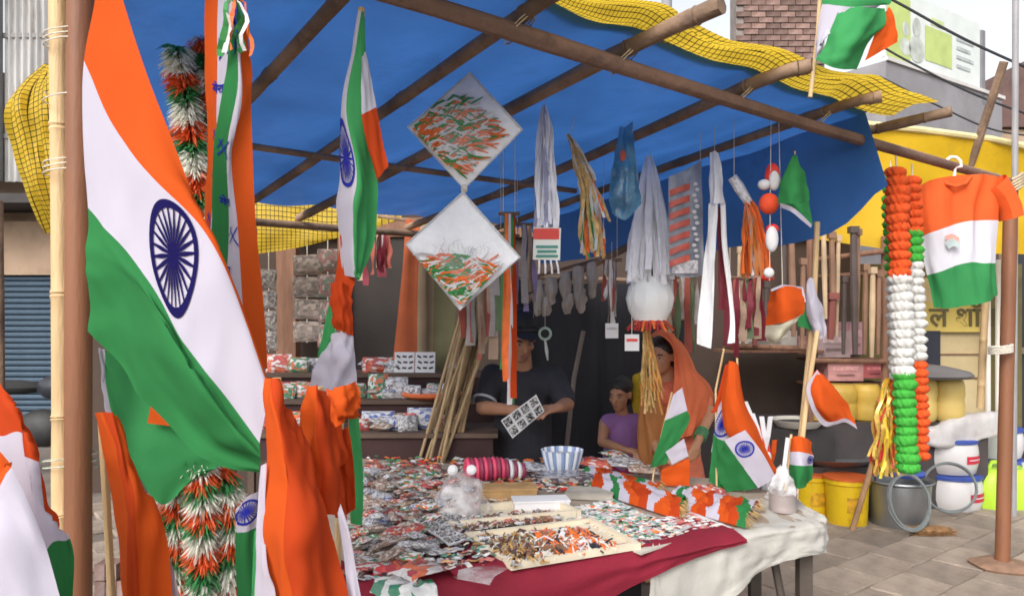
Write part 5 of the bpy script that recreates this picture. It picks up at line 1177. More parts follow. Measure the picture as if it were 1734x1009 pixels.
# ------------------------------------------------------------------ flags standing in pots on the table
pY = T(1326, 866).y; pc = T(1326, 866); s = pc.y / FPX
th = thing("tin_pot", "grey ribbed tin holding small flags at the bare end of the table", "pot", pc)
b = MB(); b.lathe(pc, [(22 * s, .004), (23 * s, 8 * s), (22.2 * s, 11 * s), (23 * s, 14 * s), (22.2 * s, 19 * s), (23 * s, 22 * s), (22.2 * s, 27 * s), (23 * s, 32 * s), (22 * s, 33 * s)], 24); b.build("tin", mat("grey_tin", (.34, .29, .28), .5, .2, 6, .2, 30, 0, .3), th)
b = MB(); vs, fs = [], []; prf = [(21, 31), (24, 38), (21, 47), (17, 56), (11, 64), (9, 72), (4, 78)]
for i, (r_, z_) in enumerate(prf):
    for j in range(20):
        a_ = 2 * math.pi * j / 20; q_ = r_ * (1 + .30 * nz(math.cos(a_) * 1.8, math.sin(a_) * 1.8, i * .5)); vs.append(pc + Vector((q_ * math.cos(a_) * s, q_ * math.sin(a_) * s, (z_ + 4 * nz(j * .6, i * .8)) * s)))
b.add(vs, [(i * 20 + j, i * 20 + (j + 1) % 20, (i + 1) * 20 + (j + 1) % 20, (i + 1) * 20 + j) for i in range(len(prf) - 1) for j in range(20)]); b.build("plastic_wrap", film_mat("cloudy_wrap_film", .5, (.8, .79, .8)), th, True, 0)
b = MB(); b.tube([pc + Vector((0, 0, 60 * s)), pc + Vector((8 * s, 0, 125 * s))], 3.6 * s, 8); b.build("white_stick", PAPER, th)
flag("pot_flag", "small flag with a wheel drooping beside the grey tin", [dict(c=[[(1340, 742, pY + .03), (1355, 738, pY), (1374, 748, pY + .03)], [(1338, 765, pY + .03), (1356, 765, pY - .02), (1376, 770, pY + .03)], [(1337, 786, pY + .03), (1356, 788, pY - .03), (1376, 788, pY + .03)], [(1340, 815, pY + .03), (1356, 828, pY - .02), (1374, 812, pY + .03)]], rows=[0, 1, 2], wr=.006)],
     [(0, .86, .5, .12, .12, BLUEP)], stick=([(1340, 735, pY + .04), (1330, 830, pY + .02)], .005))
fY = 3.15
flag("standing_flag", "saffron topped flag with a blue wheel standing behind the folded flag bundles", [
    dict(c=[[(1236, 612, fY), (1242, 612, fY - .02), (1250, 620, fY)], [(1222, 680, fY), (1245, 680, fY - .06), (1266, 690, fY)], [(1232, 735, fY - .02), (1262, 730, fY - .07), (1292, 750, fY)], [(1262, 760, fY - .02), (1288, 775, fY - .06), (1318, 800, fY)], [(1292, 800, fY - .01), (1304, 804, fY - .04), (1318, 806, fY)]], mi=0, wr=.010, fu=3, fv=3),
    dict(c=[[(1226, 745, fY - .10), (1262, 728, fY - .11)], [(1254, 785, fY - .10), (1290, 765, fY - .11)], [(1284, 826, fY - .09), (1314, 808, fY - .10)]], mi=1, wr=.004),
    dict(c=[[(1212, 780, fY - .04), (1228, 746, fY - .10)], [(1218, 812, fY - .04), (1256, 786, fY - .10)], [(1232, 832, fY - .04), (1284, 827, fY - .09)]], mi=2, wr=.008)],
    [(1, .5, .30, .40, .155, BLUEP)], stick=([(1248, 606, fY + .02), (1262, 860, fY - .05)], .0045))
flag("standing_flag", "deeper saffron flag with a wheel partly behind the standing saffron flag", [
    dict(c=[[(1228, 618, fY + .08), (1240, 612, fY + .07)], [(1212, 680, fY + .08), (1240, 680, fY + .06)], [(1203, 700, fY + .08), (1236, 690, fY + .06)]], mi=3, wr=.008),
    dict(c=[[(1216, 690, fY + .05), (1230, 665, fY + .04), (1244, 680, fY + .04)], [(1210, 730, fY + .05), (1228, 728, fY + .04), (1244, 735, fY + .04)], [(1204, 765, fY + .05), (1222, 765, fY + .04), (1240, 760, fY + .04)]], mi=1, wr=.006),
    dict(c=[[(1208, 735, fY + .04), (1222, 745, fY + .02), (1240, 745, fY + .02)], [(1203, 790, fY + .04), (1222, 790, fY + .01), (1240, 790, fY + .02)], [(1201, 815, fY + .04), (1220, 825, fY + .01), (1236, 822, fY + .02)]], mi=2, wr=.010, fu=4)],
    [(1, .32, .40, .40, .24, BLUEP)], stick=([(1226, 590, fY + .1), (1212, 660, fY + .1), (1214, 850, fY + .0)], .0045))
fY2 = 3.2
flag("standing_flag", "folded white, green and orange flag standing in front of the woman", [
    dict(c=[[(1140, 668, fY2), (1155, 656, fY2)], [(1126, 712, fY2), (1164, 695, fY2 - .01)]], mi=1, wr=.004),
    dict(c=[[(1126, 712, fY2), (1164, 695, fY2 - .01)], [(1118, 740, fY2 - .02), (1168, 712, fY2 - .01)], [(1106, 775, fY2 - .02), (1146, 752, fY2 - .02)], [(1100, 792, fY2 - .01), (1128, 785, fY2 - .02)]], mi=2, wr=.008),
    dict(c=[[(1127, 765, fY2 - .03), (1158, 742, fY2 - .03)], [(1138, 786, fY2 - .03), (1166, 772, fY2 - .03)]], mi=1, wr=.004),
    dict(c=[[(1120, 795, fY2 - .01), (1167, 775, fY2 - .02)], [(1118, 822, fY2 - .01), (1168, 822, fY2 - .02)]], mi=0, wr=.006)],
    stick=([(1138, 664, fY2 + .015), (1112, 770, fY2 + .015), (1100, 845, fY2 - .02)], .004))
th = thing("hand_fan_sticks", "bunch of red and white paper sticks standing beside the saffron flags", "paper sticks", P(1290, 800, 3.3))
for k, (x0, y0, x1, y1, mt) in enumerate(((1262, 680, 1285, 745, PAPER), (1274, 700, 1290, 760, PAPER), (1282, 720, 1296, 780, REDP), (1290, 705, 1296, 775, PAPER), (1305, 705, 1292, 775, PAPER), (1270, 715, 1288, 770, REDP), (1298, 740, 1300, 790, REDP), (1312, 745, 1304, 790, SAF), (1286, 735, 1296, 790, PAPER))):
    b = MB(); Yk = 3.3 + .012 * k; W = [P(x0, y0, Yk), P((x0 + x1) / 2 + 2, (y0 + y1) / 2, Yk - .01), P(x1, y1, Yk)]; d = Vector((.012, .006, 0))
    b.add([W[0] - d, W[0] + d, W[1] - d, W[1] + d, W[2] - d, W[2] + d, ] + [q + Vector((0, .006, 0)) for q in (W[0] - d, W[0] + d, W[1] - d, W[1] + d, W[2] - d, W[2] + d)], [(0, 1, 3, 2), (2, 3, 5, 4), (7, 6, 8, 9), (9, 8, 10, 11), (0, 2, 8, 6), (2, 4, 10, 8), (1, 7, 9, 3), (3, 9, 11, 5)]); b.build("paper_stick", mt, th, False)
b = MB(); b.tube([P(1298, 770, 3.34), T(1298, 830)], .02, 8); b.build("holder", PAPER, th)

# ------------------------------------------------------------------ display rack behind the table on the left
rk = thing("display_rack", "stepped wooden display rack loaded with packets behind the table", "display rack", (-.9, 4.5, 0))
RKW = mat("rack_wood", (.10, .065, .048), .8, .25, 5, .3, 30)
steps = [(.90, 4.25, .45), (1.03, 4.62, .34), (1.16, 4.95, .34)]
for z, y, d in steps: MB().box((-.85, y, z - .012), (1.55, d, .024)).build("shelf", RKW, rk, False)
for x in (-1.60, -.10):
    for z, y, d in steps: MB().box((x, y + d * .3, (z - .025) / 2), (.04, .04, z - .025)).build("upright", RKW, rk, False)
for (z, y, d), zz in zip(steps, (.78, .93, 1.06)): MB().box((-.85, y - d / 2 + .03, z - .085), (1.5, .012, .12)).build("riser", mat("rack_maroon_cloth", (.045, .022, .022), .9, .2, 5, .2), rk, False)
rg = random.Random(5)
def shelf_px(px, y): return (px - CX) / FPX * y
for k, (px, st, c, sx, sz, lb) in enumerate((
    (472, 2, 2, .16, .12, "striped red packet at the left end of the rack's top step"), (505, 2, 4, .14, .1, "green striped packet on the rack's top step"), (640, 2, 2, .2, .10, "wide red packet standing on the rack's top step"),
    (470, 1, 2, .17, .1, "red packet half hidden behind the saffron flag on the rack"), (510, 1, 0, .16, .1, "white and green packet on the rack behind the saffron flags"), (640, 1, 4, .12, .15, "green packet with white streaks on the rack's middle step"),
    (665, 1, 1, .18, .13, "silver grey packet bulging on the rack's middle step"), (725, 1, 1, .2, .06, "flat silver packet on the rack's middle step"), (760, 1, 3, .15, .06, "brown packet at the right end of the rack's middle step"),
    (640, 0, 5, .18, .10, "blue printed packet on the rack's lowest step"), (690, 0, 3, .18, .09, "dull brown packet on the rack's lowest step"), (720, 0, 5, .2, .12, "white and blue film packet on the rack's lowest step"), (755, 0, 1, .18, .08, "silver packet at the right end of the rack's lowest step"),
    (490, 0, 0, .2, .1, "tricolour packet on the rack's lowest step behind the flags"), (440, 0, 2, .18, .1, "red packet at the left end of the rack's lowest step"))):
    z, y, d = steps[st]; yy = y - .05; packet(c, Vector((shelf_px(px, yy), yy, z + sz * .5 * .93)), (sx, sz, .07), 0, 1.35, 0, lb)
for k in range(58):
    st = rg.choice((0, 0, 1, 1, 2)); z, y, d = steps[st]; px = rg.uniform(445, 785); c = rg.choices([0, 1, 2, 3, 4, 5], [2, 4, 3, 4, 1, 2])[0]; sx = rg.uniform(.07, .15); sz = rg.uniform(.05, .10)
    yy = y - d * .5 + .08 + rg.uniform(0, .16); flat = rg.random() < .45
    packet(c, Vector((shelf_px(px, yy), yy, z + (.018 + .03 * rg.random() if flat else sz * .48))), (sx, sz, .045), rg.uniform(-.5, .5), rg.uniform(-.2, .2) if flat else 1.25, 0, "%s printed packet piled on the stepped rack" % CN[c], "packets piled on the display rack")
for px, lb in ((685, "white printed card with black drawings on the rack's top step"), (720, "second white printed card standing beside the first on the rack")):
    z, y, d = steps[2]; yy = y - .1; c0 = Vector((shelf_px(px, yy), yy, z + .066)); o = thing("printed_card", lb, "card", c0 - Vector((0, 0, .065))); Mx = Euler((-.2, 0, 0)).to_matrix().to_4x4()
    MB().box(c0, (.125, .008, .13), Mx).build("card", PAPER, o, False)
    for i in range(3):
        for j in range(3): MB().box(c0 + Mx @ Vector((-.038 + i * .038 + .006 * (j % 2), -.006, -.036 + j * .036)), (.026, .004, .012), Mx @ Euler((0, .5 - i * .4, 0)).to_matrix().to_4x4()).build("drawing", BLK, o, False)
z, y, d = steps[1]; c0 = Vector((shelf_px(735, y - .12), y - .12, z + .03)); b = MB()
b.lathe(c0, [(.10, -.026), (.125, -.01), (.13, .005), (.12, .012), (.10, .0)], 22, sx=1.5); tag(b.build("orange_dish", mat("orange_plastic", (.66, .16, .06), .4, .1, 5, 0)), "shallow orange dish on the rack's middle step", "dish")

# bundle of bamboo sticks leaning beside the man
SB = mat("tan_stick", (.36, .255, .14), .7, .25, 8, .2, 40); rg = random.Random(3)
for k in range(24):
    x0 = 774 + k * 2.3 + rg.uniform(-3, 3); x1 = x0 - rg.uniform(38, 62); Yk = 4.02 + rg.uniform(-.05, .12); a_ = P(x0 + 8, 505 + rg.uniform(-8, 50), Yk); z_ = P(x1, 740, Yk); d_ = (z_ - a_); e_ = a_ + d_ * (a_.z / (a_.z - z_.z)); b = MB(); b.tube([a_, a_.lerp(e_, .5), e_], .0085, 7)
    tag(b.build("bamboo_stick", SB), "tan bamboo stick leaning in the bundle beside the man", "stick", "sticks leaning beside the man")

# tricolour long ribbons hanging in front of the man and behind the packets
def hang_ribbons(label, x0, x1, ytop, ybot, Y, n_, mats, mis, seed, wid=.018, name="hanging_ribbons", wob=.012):
    th = thing(name, label, "ribbons", P((x0 + x1) / 2, ybot, Y)); b = MB(); rg = random.Random(seed)
    for k in range(n_):
        x = x0 + (x1 - x0) * (k + .5) / n_ + rg.uniform(-2, 2); t = P(x, ytop, Y + rg.uniform(-.03, .03)); bo = P(x + rg.uniform(-5, 5), ybot + rg.uniform(-45, 20), Y + rg.uniform(-.03, .03)); ribbons(b, t, [bo], wid, [mis[k % len(mis)]], n=12, wob=wob, rng=rg, neck=1., wtop=.001)
    b.build("ribbons", mats, th, True, 0)
    r_ = MB(); r_.tube([P(x0 - 8, ytop, Y), P(x1 + 8, ytop, Y)], .008, 6); r_.build("rod", RAFT, th)
    for x in (x0, x1):
        q = P(x, ytop, Y); hang_string(th, Vector((q.x, q.y, max(q.z + .02, min(tarp_z(q.x, q.y), q.z + .6)))), q)
    return th
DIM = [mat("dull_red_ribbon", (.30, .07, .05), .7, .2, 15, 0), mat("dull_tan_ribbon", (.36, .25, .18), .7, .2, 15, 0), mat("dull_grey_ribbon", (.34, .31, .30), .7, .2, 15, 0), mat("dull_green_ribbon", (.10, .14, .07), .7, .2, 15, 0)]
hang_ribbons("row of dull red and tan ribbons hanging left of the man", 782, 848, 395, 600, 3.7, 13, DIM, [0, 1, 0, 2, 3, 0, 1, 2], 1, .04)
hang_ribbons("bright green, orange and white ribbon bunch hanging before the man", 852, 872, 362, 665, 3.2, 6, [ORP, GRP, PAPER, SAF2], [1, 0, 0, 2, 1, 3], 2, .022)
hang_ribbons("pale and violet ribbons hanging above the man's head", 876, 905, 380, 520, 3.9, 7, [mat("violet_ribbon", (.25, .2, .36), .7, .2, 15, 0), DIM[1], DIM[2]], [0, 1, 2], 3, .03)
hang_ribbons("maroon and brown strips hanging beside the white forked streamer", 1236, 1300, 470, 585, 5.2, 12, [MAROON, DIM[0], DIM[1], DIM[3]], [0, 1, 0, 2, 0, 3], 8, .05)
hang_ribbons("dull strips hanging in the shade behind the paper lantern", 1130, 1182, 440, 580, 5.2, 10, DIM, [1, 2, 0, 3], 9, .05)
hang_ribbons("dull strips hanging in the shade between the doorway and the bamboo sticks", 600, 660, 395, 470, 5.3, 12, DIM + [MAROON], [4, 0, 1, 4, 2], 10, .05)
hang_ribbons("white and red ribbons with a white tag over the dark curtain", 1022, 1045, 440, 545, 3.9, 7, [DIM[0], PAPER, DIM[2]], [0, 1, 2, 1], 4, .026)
for (px, py, Yk, lb) in ((1036, 560, 3.88, "small white price tag hanging against the dark curtain"), (1070, 580, 3.5, "white and red card hanging beside the paper lantern")):
    c0 = P(px, py, Yk); o = thing("hanging_card", lb, "card", c0 - Vector((0, 0, .04))); MB().box(c0, (.065, .006, .075)).build("card", PAPER, o, False); MB().box(c0 + Vector((0, -.005, .012)), (.05, .003, .012)).build("print", REDP if px > 1050 else BSI, o, False); hang_string(o, Vector((c0.x, c0.y, c0.z + .45)), c0 + Vector((0, 0, .036)))
# saffron-cream-green cloth hung on the back wall
b = MB(); th = thing("hanging_cloth", "long saffron, cream and olive cloth hung beside the dark doorway", "cloth", P(715, 640, 5.1))
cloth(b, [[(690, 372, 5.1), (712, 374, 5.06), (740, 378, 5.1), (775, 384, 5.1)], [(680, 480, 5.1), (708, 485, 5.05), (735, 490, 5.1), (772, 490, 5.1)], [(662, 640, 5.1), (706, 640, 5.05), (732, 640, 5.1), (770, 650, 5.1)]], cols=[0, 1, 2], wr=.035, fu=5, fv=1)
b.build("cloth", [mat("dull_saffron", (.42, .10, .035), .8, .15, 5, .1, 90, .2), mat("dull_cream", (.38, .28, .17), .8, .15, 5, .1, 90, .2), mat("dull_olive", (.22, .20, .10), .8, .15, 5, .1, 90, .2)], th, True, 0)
b = MB(); b.tube([P(640, 366, 5.12), P(880, 400, 5.12)], .012, 6); b.build("rod", RAFT, th)
# strips of packets hung on the wall; prints darkened to paint the shade there
PKD = [[packet_mesh("packet", p, 40 + 3 * k + j) for j in range(3)] for k, p in enumerate((print_mat("shaded_brown_print", [(.13, .09, .07), (.24, .19, .16), (.08, .06, .05), (.17, .12, .10)], 6), print_mat("shaded_grey_print", [(.20, .18, .17), (.10, .08, .07), (.28, .25, .23), (.06, .05, .05)], 6), print_mat("shaded_red_print", [(.20, .07, .06), (.26, .2, .18), (.10, .06, .05), (.06, .10, .06)], 6)))]
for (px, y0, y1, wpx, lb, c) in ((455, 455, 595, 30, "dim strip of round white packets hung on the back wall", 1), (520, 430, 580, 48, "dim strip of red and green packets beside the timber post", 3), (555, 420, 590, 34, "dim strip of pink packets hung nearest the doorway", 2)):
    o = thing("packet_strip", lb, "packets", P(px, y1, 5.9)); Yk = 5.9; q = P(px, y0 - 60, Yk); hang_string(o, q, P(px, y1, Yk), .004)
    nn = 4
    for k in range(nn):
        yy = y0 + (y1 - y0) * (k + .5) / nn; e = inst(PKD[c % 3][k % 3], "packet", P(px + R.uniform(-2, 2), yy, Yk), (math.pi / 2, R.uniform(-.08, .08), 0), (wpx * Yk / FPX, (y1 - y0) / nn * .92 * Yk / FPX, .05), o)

# dark curtain behind the people and the bamboo with hung gloves
cu = thing("dark_curtain", "black curtain hanging behind the man and the girl", "curtain", (.4, 5.6, 0))
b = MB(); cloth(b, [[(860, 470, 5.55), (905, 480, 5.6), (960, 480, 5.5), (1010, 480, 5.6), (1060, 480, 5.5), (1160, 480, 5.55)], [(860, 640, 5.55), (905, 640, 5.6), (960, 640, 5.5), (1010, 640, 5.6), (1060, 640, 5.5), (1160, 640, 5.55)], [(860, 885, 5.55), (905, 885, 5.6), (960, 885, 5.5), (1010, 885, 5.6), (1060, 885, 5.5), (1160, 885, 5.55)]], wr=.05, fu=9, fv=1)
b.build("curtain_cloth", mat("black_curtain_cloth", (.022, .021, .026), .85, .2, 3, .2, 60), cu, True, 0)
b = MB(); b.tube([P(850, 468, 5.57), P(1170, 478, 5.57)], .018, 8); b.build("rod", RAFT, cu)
b = MB(); b.tube([P(988, 560, 5.3), P(972, 640, 5.3), P(955, 800, 5.3), P(945, 880, 5.28)], .016, 8); tag(b.build("leaning_pole", mat("grey_wood", (.17, .14, .12), .8, .2, 5, .2)), "thin grey pole leaning against the black curtain", "pole")
gp = thing("glove_pole", "slanting bamboo pole with pale cloth pouches hung along it", "pole", P(975, 520, 4.6))
b = MB(); b.tube([P(885, 512, 4.6), P(960, 470, 4.55), P(1075, 412, 4.5)], .022, 8, jit=.1); b.build("pole", RAFT, gp)
b = MB(); b.tube([P(900, 470, 4.62), P(1010, 440, 4.62)], .010, 6); b.build("line", BEAMW, gp)
PAL = mat("pale_pouch", (.42, .36, .31), .8, .2, 8, .2, 60)
for k, (x, y, h) in enumerate(((912, 475, 60), (934, 470, 46), (958, 462, 46), (980, 452, 66), (1004, 445, 60), (925, 505, 30), (962, 498, 34), (985, 490, 40))):
    b = MB(); cloth(b, [[(x - 8, y, 4.52), (x, y - 2, 4.50), (x + 8, y, 4.52)], [(x - 10, y + h * .5, 4.52), (x, y + h * .5, 4.48), (x + 9, y + h * .5, 4.52)], [(x - 5, y + h, 4.52), (x, y + h, 4.50), (x + 6, y + h * .9, 4.52)]], wr=.012, sub=5, seed=k); b.build("pouch", PAL, gp, True, 0)
rg_ = thing("ring_charm", "pale green ring charm with a tail hanging against the black curtain", "charm", P(923, 610, 4.05)); c0 = P(923, 565, 4.05)
b = MB(); b.tube([c0 + Vector((math.cos(a) * .030, 0, math.sin(a) * .030)) for a in [2 * math.pi * k / 18 for k in range(19)]], .007, 6, cap=False); b.build("ring", mat("pale_green_plastic", (.32, .40, .33), .5, .1, 5, 0), rg_)
b = MB(); b.tube([c0 + Vector((0, 0, -.034)), c0 + Vector((.008, 0, -.09)), c0 + Vector((.014, 0, -.14))], [.006, .010, .004], 6); b.build("tail", mat("pale_charm_tail", (.42, .42, .42), .5, .1, 5, 0), rg_); hang_string(rg_, c0 + Vector((0, 0, .9)), c0 + Vector((0, 0, .03)), .001)

# ------------------------------------------------------------------ the hardware stall on the right
tr = thing("tool_rack", "wooden rack hung with tool handles in front of the side shop", "rack", (2.6, 5.9, 0))
for (x0, y0, x1, y1, Yk) in ((1380, 440, 1500, 425, 5.9), (1370, 610, 1500, 612, 5.9), (1372, 470, 1500, 462, 6.0), (1225, 585, 1370, 590, 5.9)):
    b = MB(); b.tube([P(x0, y0, Yk), P(x1, y1, Yk)], .02, 8); b.build("rail", POLEW, tr)
for x in (1372, 1498):
    a = P(x, 400, 5.95); b = MB(); b.tube([(a.x, a.y, 0), a], .028, 8); b.build("upright", POLEW, tr)
TH = [mat("tool_handle_brown", (.20, .11, .07), .6, .25, 5, .2, 30), mat("tool_handle_tan", (.42, .30, .19), .6, .25, 5, .2, 30), mat("tool_handle_dark", (.07, .05, .045), .6, .25, 5, .2, 30), mat("tool_red_brown", (.17, .05, .04), .6, .2, 5, .2, 30)]
tools = [(1394, 380, 1398, 540, 1, .020), (1408, 395, 1412, 560, 0, .024), (1420, 400, 1416, 570, 1, .018), (1445, 385, 1448, 600, 2, .030), (1452, 390, 1450, 560, 0, .024), (1466, 450, 1464, 600, 0, .022), (1478, 455, 1476, 605, 1, .022), (1488, 460, 1486, 600, 0, .020), (1430, 470, 1428, 600, 2, .02),
         (1340, 400, 1344, 570, 0, .026), (1328, 405, 1326, 560, 2, .022), (1280, 470, 1278, 585, 3, .028), (1262, 450, 1258, 585, 0, .02), (1252, 420, 1250, 560, 1, .014), (1298, 480, 1296, 570, 2, .02), (1360, 440, 1358, 590, 0, .022), (1410, 500, 1406, 575, 3, .035)]
for k, (x0, y0, x1, y1, c, r) in enumerate(tools):
    Yk = 5.8 + .03 * (k % 3); b = MB(); a, e = P(x0, y0, Yk), P(x1, y1, Yk); b.tube([a, a.lerp(e, .5), e], [r * .8, r, r * .7], 8, jit=.1)
    b.box(a.lerp(e, .02), (r * 2.2, r * 2.2, .05)); o = b.build("wooden_tool", TH[c], None)
    tag(o, ("%s wooden tool hung on the rack beyond the stall" % ["brown", "tan", "dark", "reddish"][c]), "tool", "wooden tools on the rack")
for k, (x0, y0, x1, y1, lb, col) in enumerate(((1385, 560, 1440, 605, "grey pink printed carton stacked under the tool handles", (.45, .33, .33)), (1440, 545, 1462, 600, "narrow pink carton between the tool handles", (.52, .30, .33)), (1402, 612, 1462, 645, "pink and white carton on the lower shelf of the rack", (.55, .28, .28)), (1462, 615, 1500, 640, "small red carton on the lower shelf of the rack", (.46, .12, .13)), (1240, 560, 1350, 588, "long grey tray of packets on the rack's rail", (.40, .37, .33)), (1352, 570, 1384, 600, "dull red tray beside the long grey tray", (.40, .20, .18)))):
    a, e = P(x0, y0, 6.15), P(x1, y1, 6.15); c0 = (a + e) / 2; o = thing("carton", lb, "carton", Vector((c0.x, c0.y, e.z)))
    MB().box(c0 + Vector((0, .12, 0)), (e.x - a.x, .24, a.z - e.z)).build("carton_body", mat("carton_col_%d" % k, col, .7, .2, 10, .1), o, False)
    MB().box(c0 + Vector((0, -.004, .15 * (a.z - e.z))), ((e.x - a.x) * .7, .004, (a.z - e.z) * .22)).build("printed_band", mat("carton_band_%d" % k, tuple(min(.8, q * 1.3 + .05) for q in col), .7, .3, 30, 0), o, False)
    MB().box(c0 + Vector((0, -.004, -.2 * (a.z - e.z))), ((e.x - a.x) * .5, .004, (a.z - e.z) * .10)).build("printed_line", mat("carton_line_%d" % k, tuple(q * .5 for q in col), .7, .3, 30, 0), o, False)
for x0, y0, x1 in ((1372, 607, 1505), (1225, 592, 1392), (1372, 648, 1505)):
    a, e = P(x0, y0, 6.15), P(x1, y0, 6.15); MB().box(((a.x + e.x) / 2, 6.28, a.z - .012), (e.x - a.x, .34, .02)).build("shelf", POLEW, tr, False)
# sign booth
bo = thing("sign_booth", "pale wooden booth with a lettered yellow board and a dark screen", "booth", (3.9, 6.8, 0))
CRM = mat("cream_booth_board", (.50, .40, .22), .7, .15, 3, .2, 30, stain=(.36, .28, .17))
a, e = P(1535, 470, 6.8), P(1680, 700, 6.8)
MB().box(((a.x + e.x) / 2, 6.95, (a.z + .0) / 2 + .0), (e.x - a.x, .22, a.z)).build("booth_board", CRM, bo, False)
for z in (P(0, 600, 6.8).z, P(0, 640, 6.8).z): MB().box(((a.x + e.x) / 2, 6.832, z), (e.x - a.x, .012, .012)).build("board_joint", POLEW, bo, False)
q0, q1 = P(1552, 512, 6.8), P(1662, 562, 6.8); MB().box(((q0.x + q1.x) / 2, 6.80, (q0.z + q1.z) / 2), (q1.x - q0.x, .04, q0.z - q1.z)).build("sign_board", mat("mustard_sign", (.50, .38, .10), .6, .15, 4, .1), bo, False)
text_mesh("\u0932 \u0936\u0949\u092a", .24, Vector((P(1574, 0, 6.775).x, 6.775, P(0, 552, 6.775).z)), (math.pi / 2, 0, 0), mat("brown_sign_letters", (.10, .08, .03), .6, .1, 5, 0), "lettering", bo, .003, 'LEFT', .004)
q0, q1 = P(1545, 560, 6.78), P(1592, 622, 6.78); MB().box(((q0.x + q1.x) / 2, 6.80, (q0.z + q1.z) / 2), (q1.x - q0.x, .05, q0.z - q1.z)).build("dark_screen", mat("dark_glass", (.03, .032, .045), .2, .1, 3, 0), bo, False)
for x in (1673, 1690): t_ = P(x, 440, 6.7); b = MB(); b.tube([(t_.x, t_.y, 0), t_], .022, 8); b.build("white_post", mat("white_post_paint", (.62, .58, .52), .6, .1, 3, .1), bo)
dk = thing("dark_shopfront", "dark glass shop front behind the stall's far post", "shop front", (4.9, 7.2, 0))
a = P(1680, 400, 7.2); MB().box((a.x + .9, 7.4, 1.15), (1.8, .2, 2.3)).build("glass_front", mat("dark_shop_glass", (.035, .035, .042), .25, .2, 2, 0), dk, False)
for x in (.12, .62, 1.1): MB().box((a.x + x, 7.27, 1.15), (.05, .05, 2.3)).build("mullion", mat("brown_mullion", (.20, .14, .11), .6, .2, 4, .1), dk, False)
for z in (.35, 1.2, 2.25): MB().box((a.x + .9, 7.275, z), (1.76, .04, .06)).build("transom", mat("brown_mullion", (.2, .14, .11)), dk, False)
# yellow drum stack with dark lid
def drum(label, px, pyb, pyt, wpx, Y, mt, lid=None, lob=0, la=0., name="drum", cat="drum", z0=None, prof=None):
    c0 = P(px, pyb, Y); s = Y / FPX; h = (pyb - pyt) * s; r = wpx / 2 * s; th = thing(name, label, cat, c0)
    prof = prof or [(.0, 0), (.92, 0), (1.0, .08), (1.0, .45), (.96, .5), (1.0, .55), (1.0, .92), (.9, 1.0), (.02, 1.0)]
    b = MB(); b.lathe(c0, [(max(r * q, .001), h * z) for q, z in prof], 28, lob=lob, la=la); b.build("body", mt, th)
    return th, c0, r, h
CANP = [(.02, 0), (.80, 0), (.95, .06), (1.0, .18), (1.0, .40), (.93, .50), (1.0, .60), (1.0, .80), (.93, .92), (.75, 1.0), (.02, 1.0)]
YD = mat("mustard_plastic", (.60, .44, .14), .5, .12, 4, .1, 20)
for k, (px, w_) in enumerate(((1562, 46), (1606, 50))):
    th, c0, r, h = drum("tall mustard plastic can standing %s under the dark lid" % ("nearer the pompom garlands" if k == 0 else "nearer the booth post"), px, 712, 640, w_, 6.0, YD, name="plastic_can", cat="can", prof=CANP)
q = P(1580, 712, 6.0); cb = thing("low_counter", "low dark counter carrying the mustard cans and cartons", "counter", (q.x - .5, 6.1, 0))
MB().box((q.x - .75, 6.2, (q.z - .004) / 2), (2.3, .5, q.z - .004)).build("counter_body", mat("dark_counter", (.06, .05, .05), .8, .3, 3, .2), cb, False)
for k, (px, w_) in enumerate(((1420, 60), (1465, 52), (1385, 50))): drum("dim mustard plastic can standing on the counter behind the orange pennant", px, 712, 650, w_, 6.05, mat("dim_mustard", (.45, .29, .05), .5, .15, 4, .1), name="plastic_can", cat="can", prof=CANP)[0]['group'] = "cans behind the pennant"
b = MB(); c0 = P(1580, 640, 6.0); b.lathe(c0 + Vector((-.02, 0, .006)), [(.02, 0), (.26, 0), (.28, .02), (.25, .05), (.1, .09), (.01, .10)], 28, sx=1.1); tag(b.build("metal_disc", mat("grey_lid", (.14, .13, .13), .5, .2, 4, .1)), "wide dark grey disc lying across the tall mustard cans", "disc")
# white paint pots with red labels
WP = mat("white_pot", (.66, .64, .64), .4, .06, 4, .05, 20); BL = mat("blue_lid", (.05, .09, .36), .45, .1, 4, 0); RL = mat("red_label", (.55, .03, .06), .5, .1, 4, 0)
POTP = [(.02, 0), (.84, 0), (.90, .04), (1.0, .35), (1.0, .62), (.96, .84), (.93, .88), (.93, 1.0), (.02, 1.0)]
def pot(label, px, pyb, pyt, wpx, Y, lid=True, lab=True):
    th, c0, r, h = drum(label, px, pyb, pyt, wpx, Y, WP, name="paint_pot", cat="pot", prof=POTP)
    if lid: b = MB(); b.lathe(c0 + Vector((0, 0, h * .88)), [(r * .95, 0), (r * 1.0, .006), (r * 1.0, h * .10), (r * .94, h * .13), (.001, h * .13)], 26); b.build("lid", BL, th)
    if lab:
        b = MB(); vs = []
        for i in range(9):
            a = -math.pi / 2 + .1 + .9 * i / 8
            for z in (.34, .56): vs.append(c0 + Vector((math.cos(a) * r * 1.012, math.sin(a) * r * 1.012, h * z)))
        b.add(vs, [(2 * i, 2 * i + 2, 2 * i + 3, 2 * i + 1) for i in range(8)]); lab_ = b.build("label", RL, th)
        b = MB(); vs = []
        for i in range(7):
            a = -math.pi / 2 + .2 + .7 * i / 6
            for z in (.435, .465): vs.append(c0 + Vector((math.cos(a) * r * 1.022, math.sin(a) * r * 1.022, h * z)))
        b.add(vs, [(2 * i, 2 * i + 2, 2 * i + 3, 2 * i + 1) for i in range(6)]); b.build("label_line", PAPER, lab_)
    return c0, r, h
YP = FPX * CH / (862 - HZ)
c0, r, h = pot("white paint pot with a red label standing on the paving behind the wire hoop", 1612, 862, 800, 92, YP)
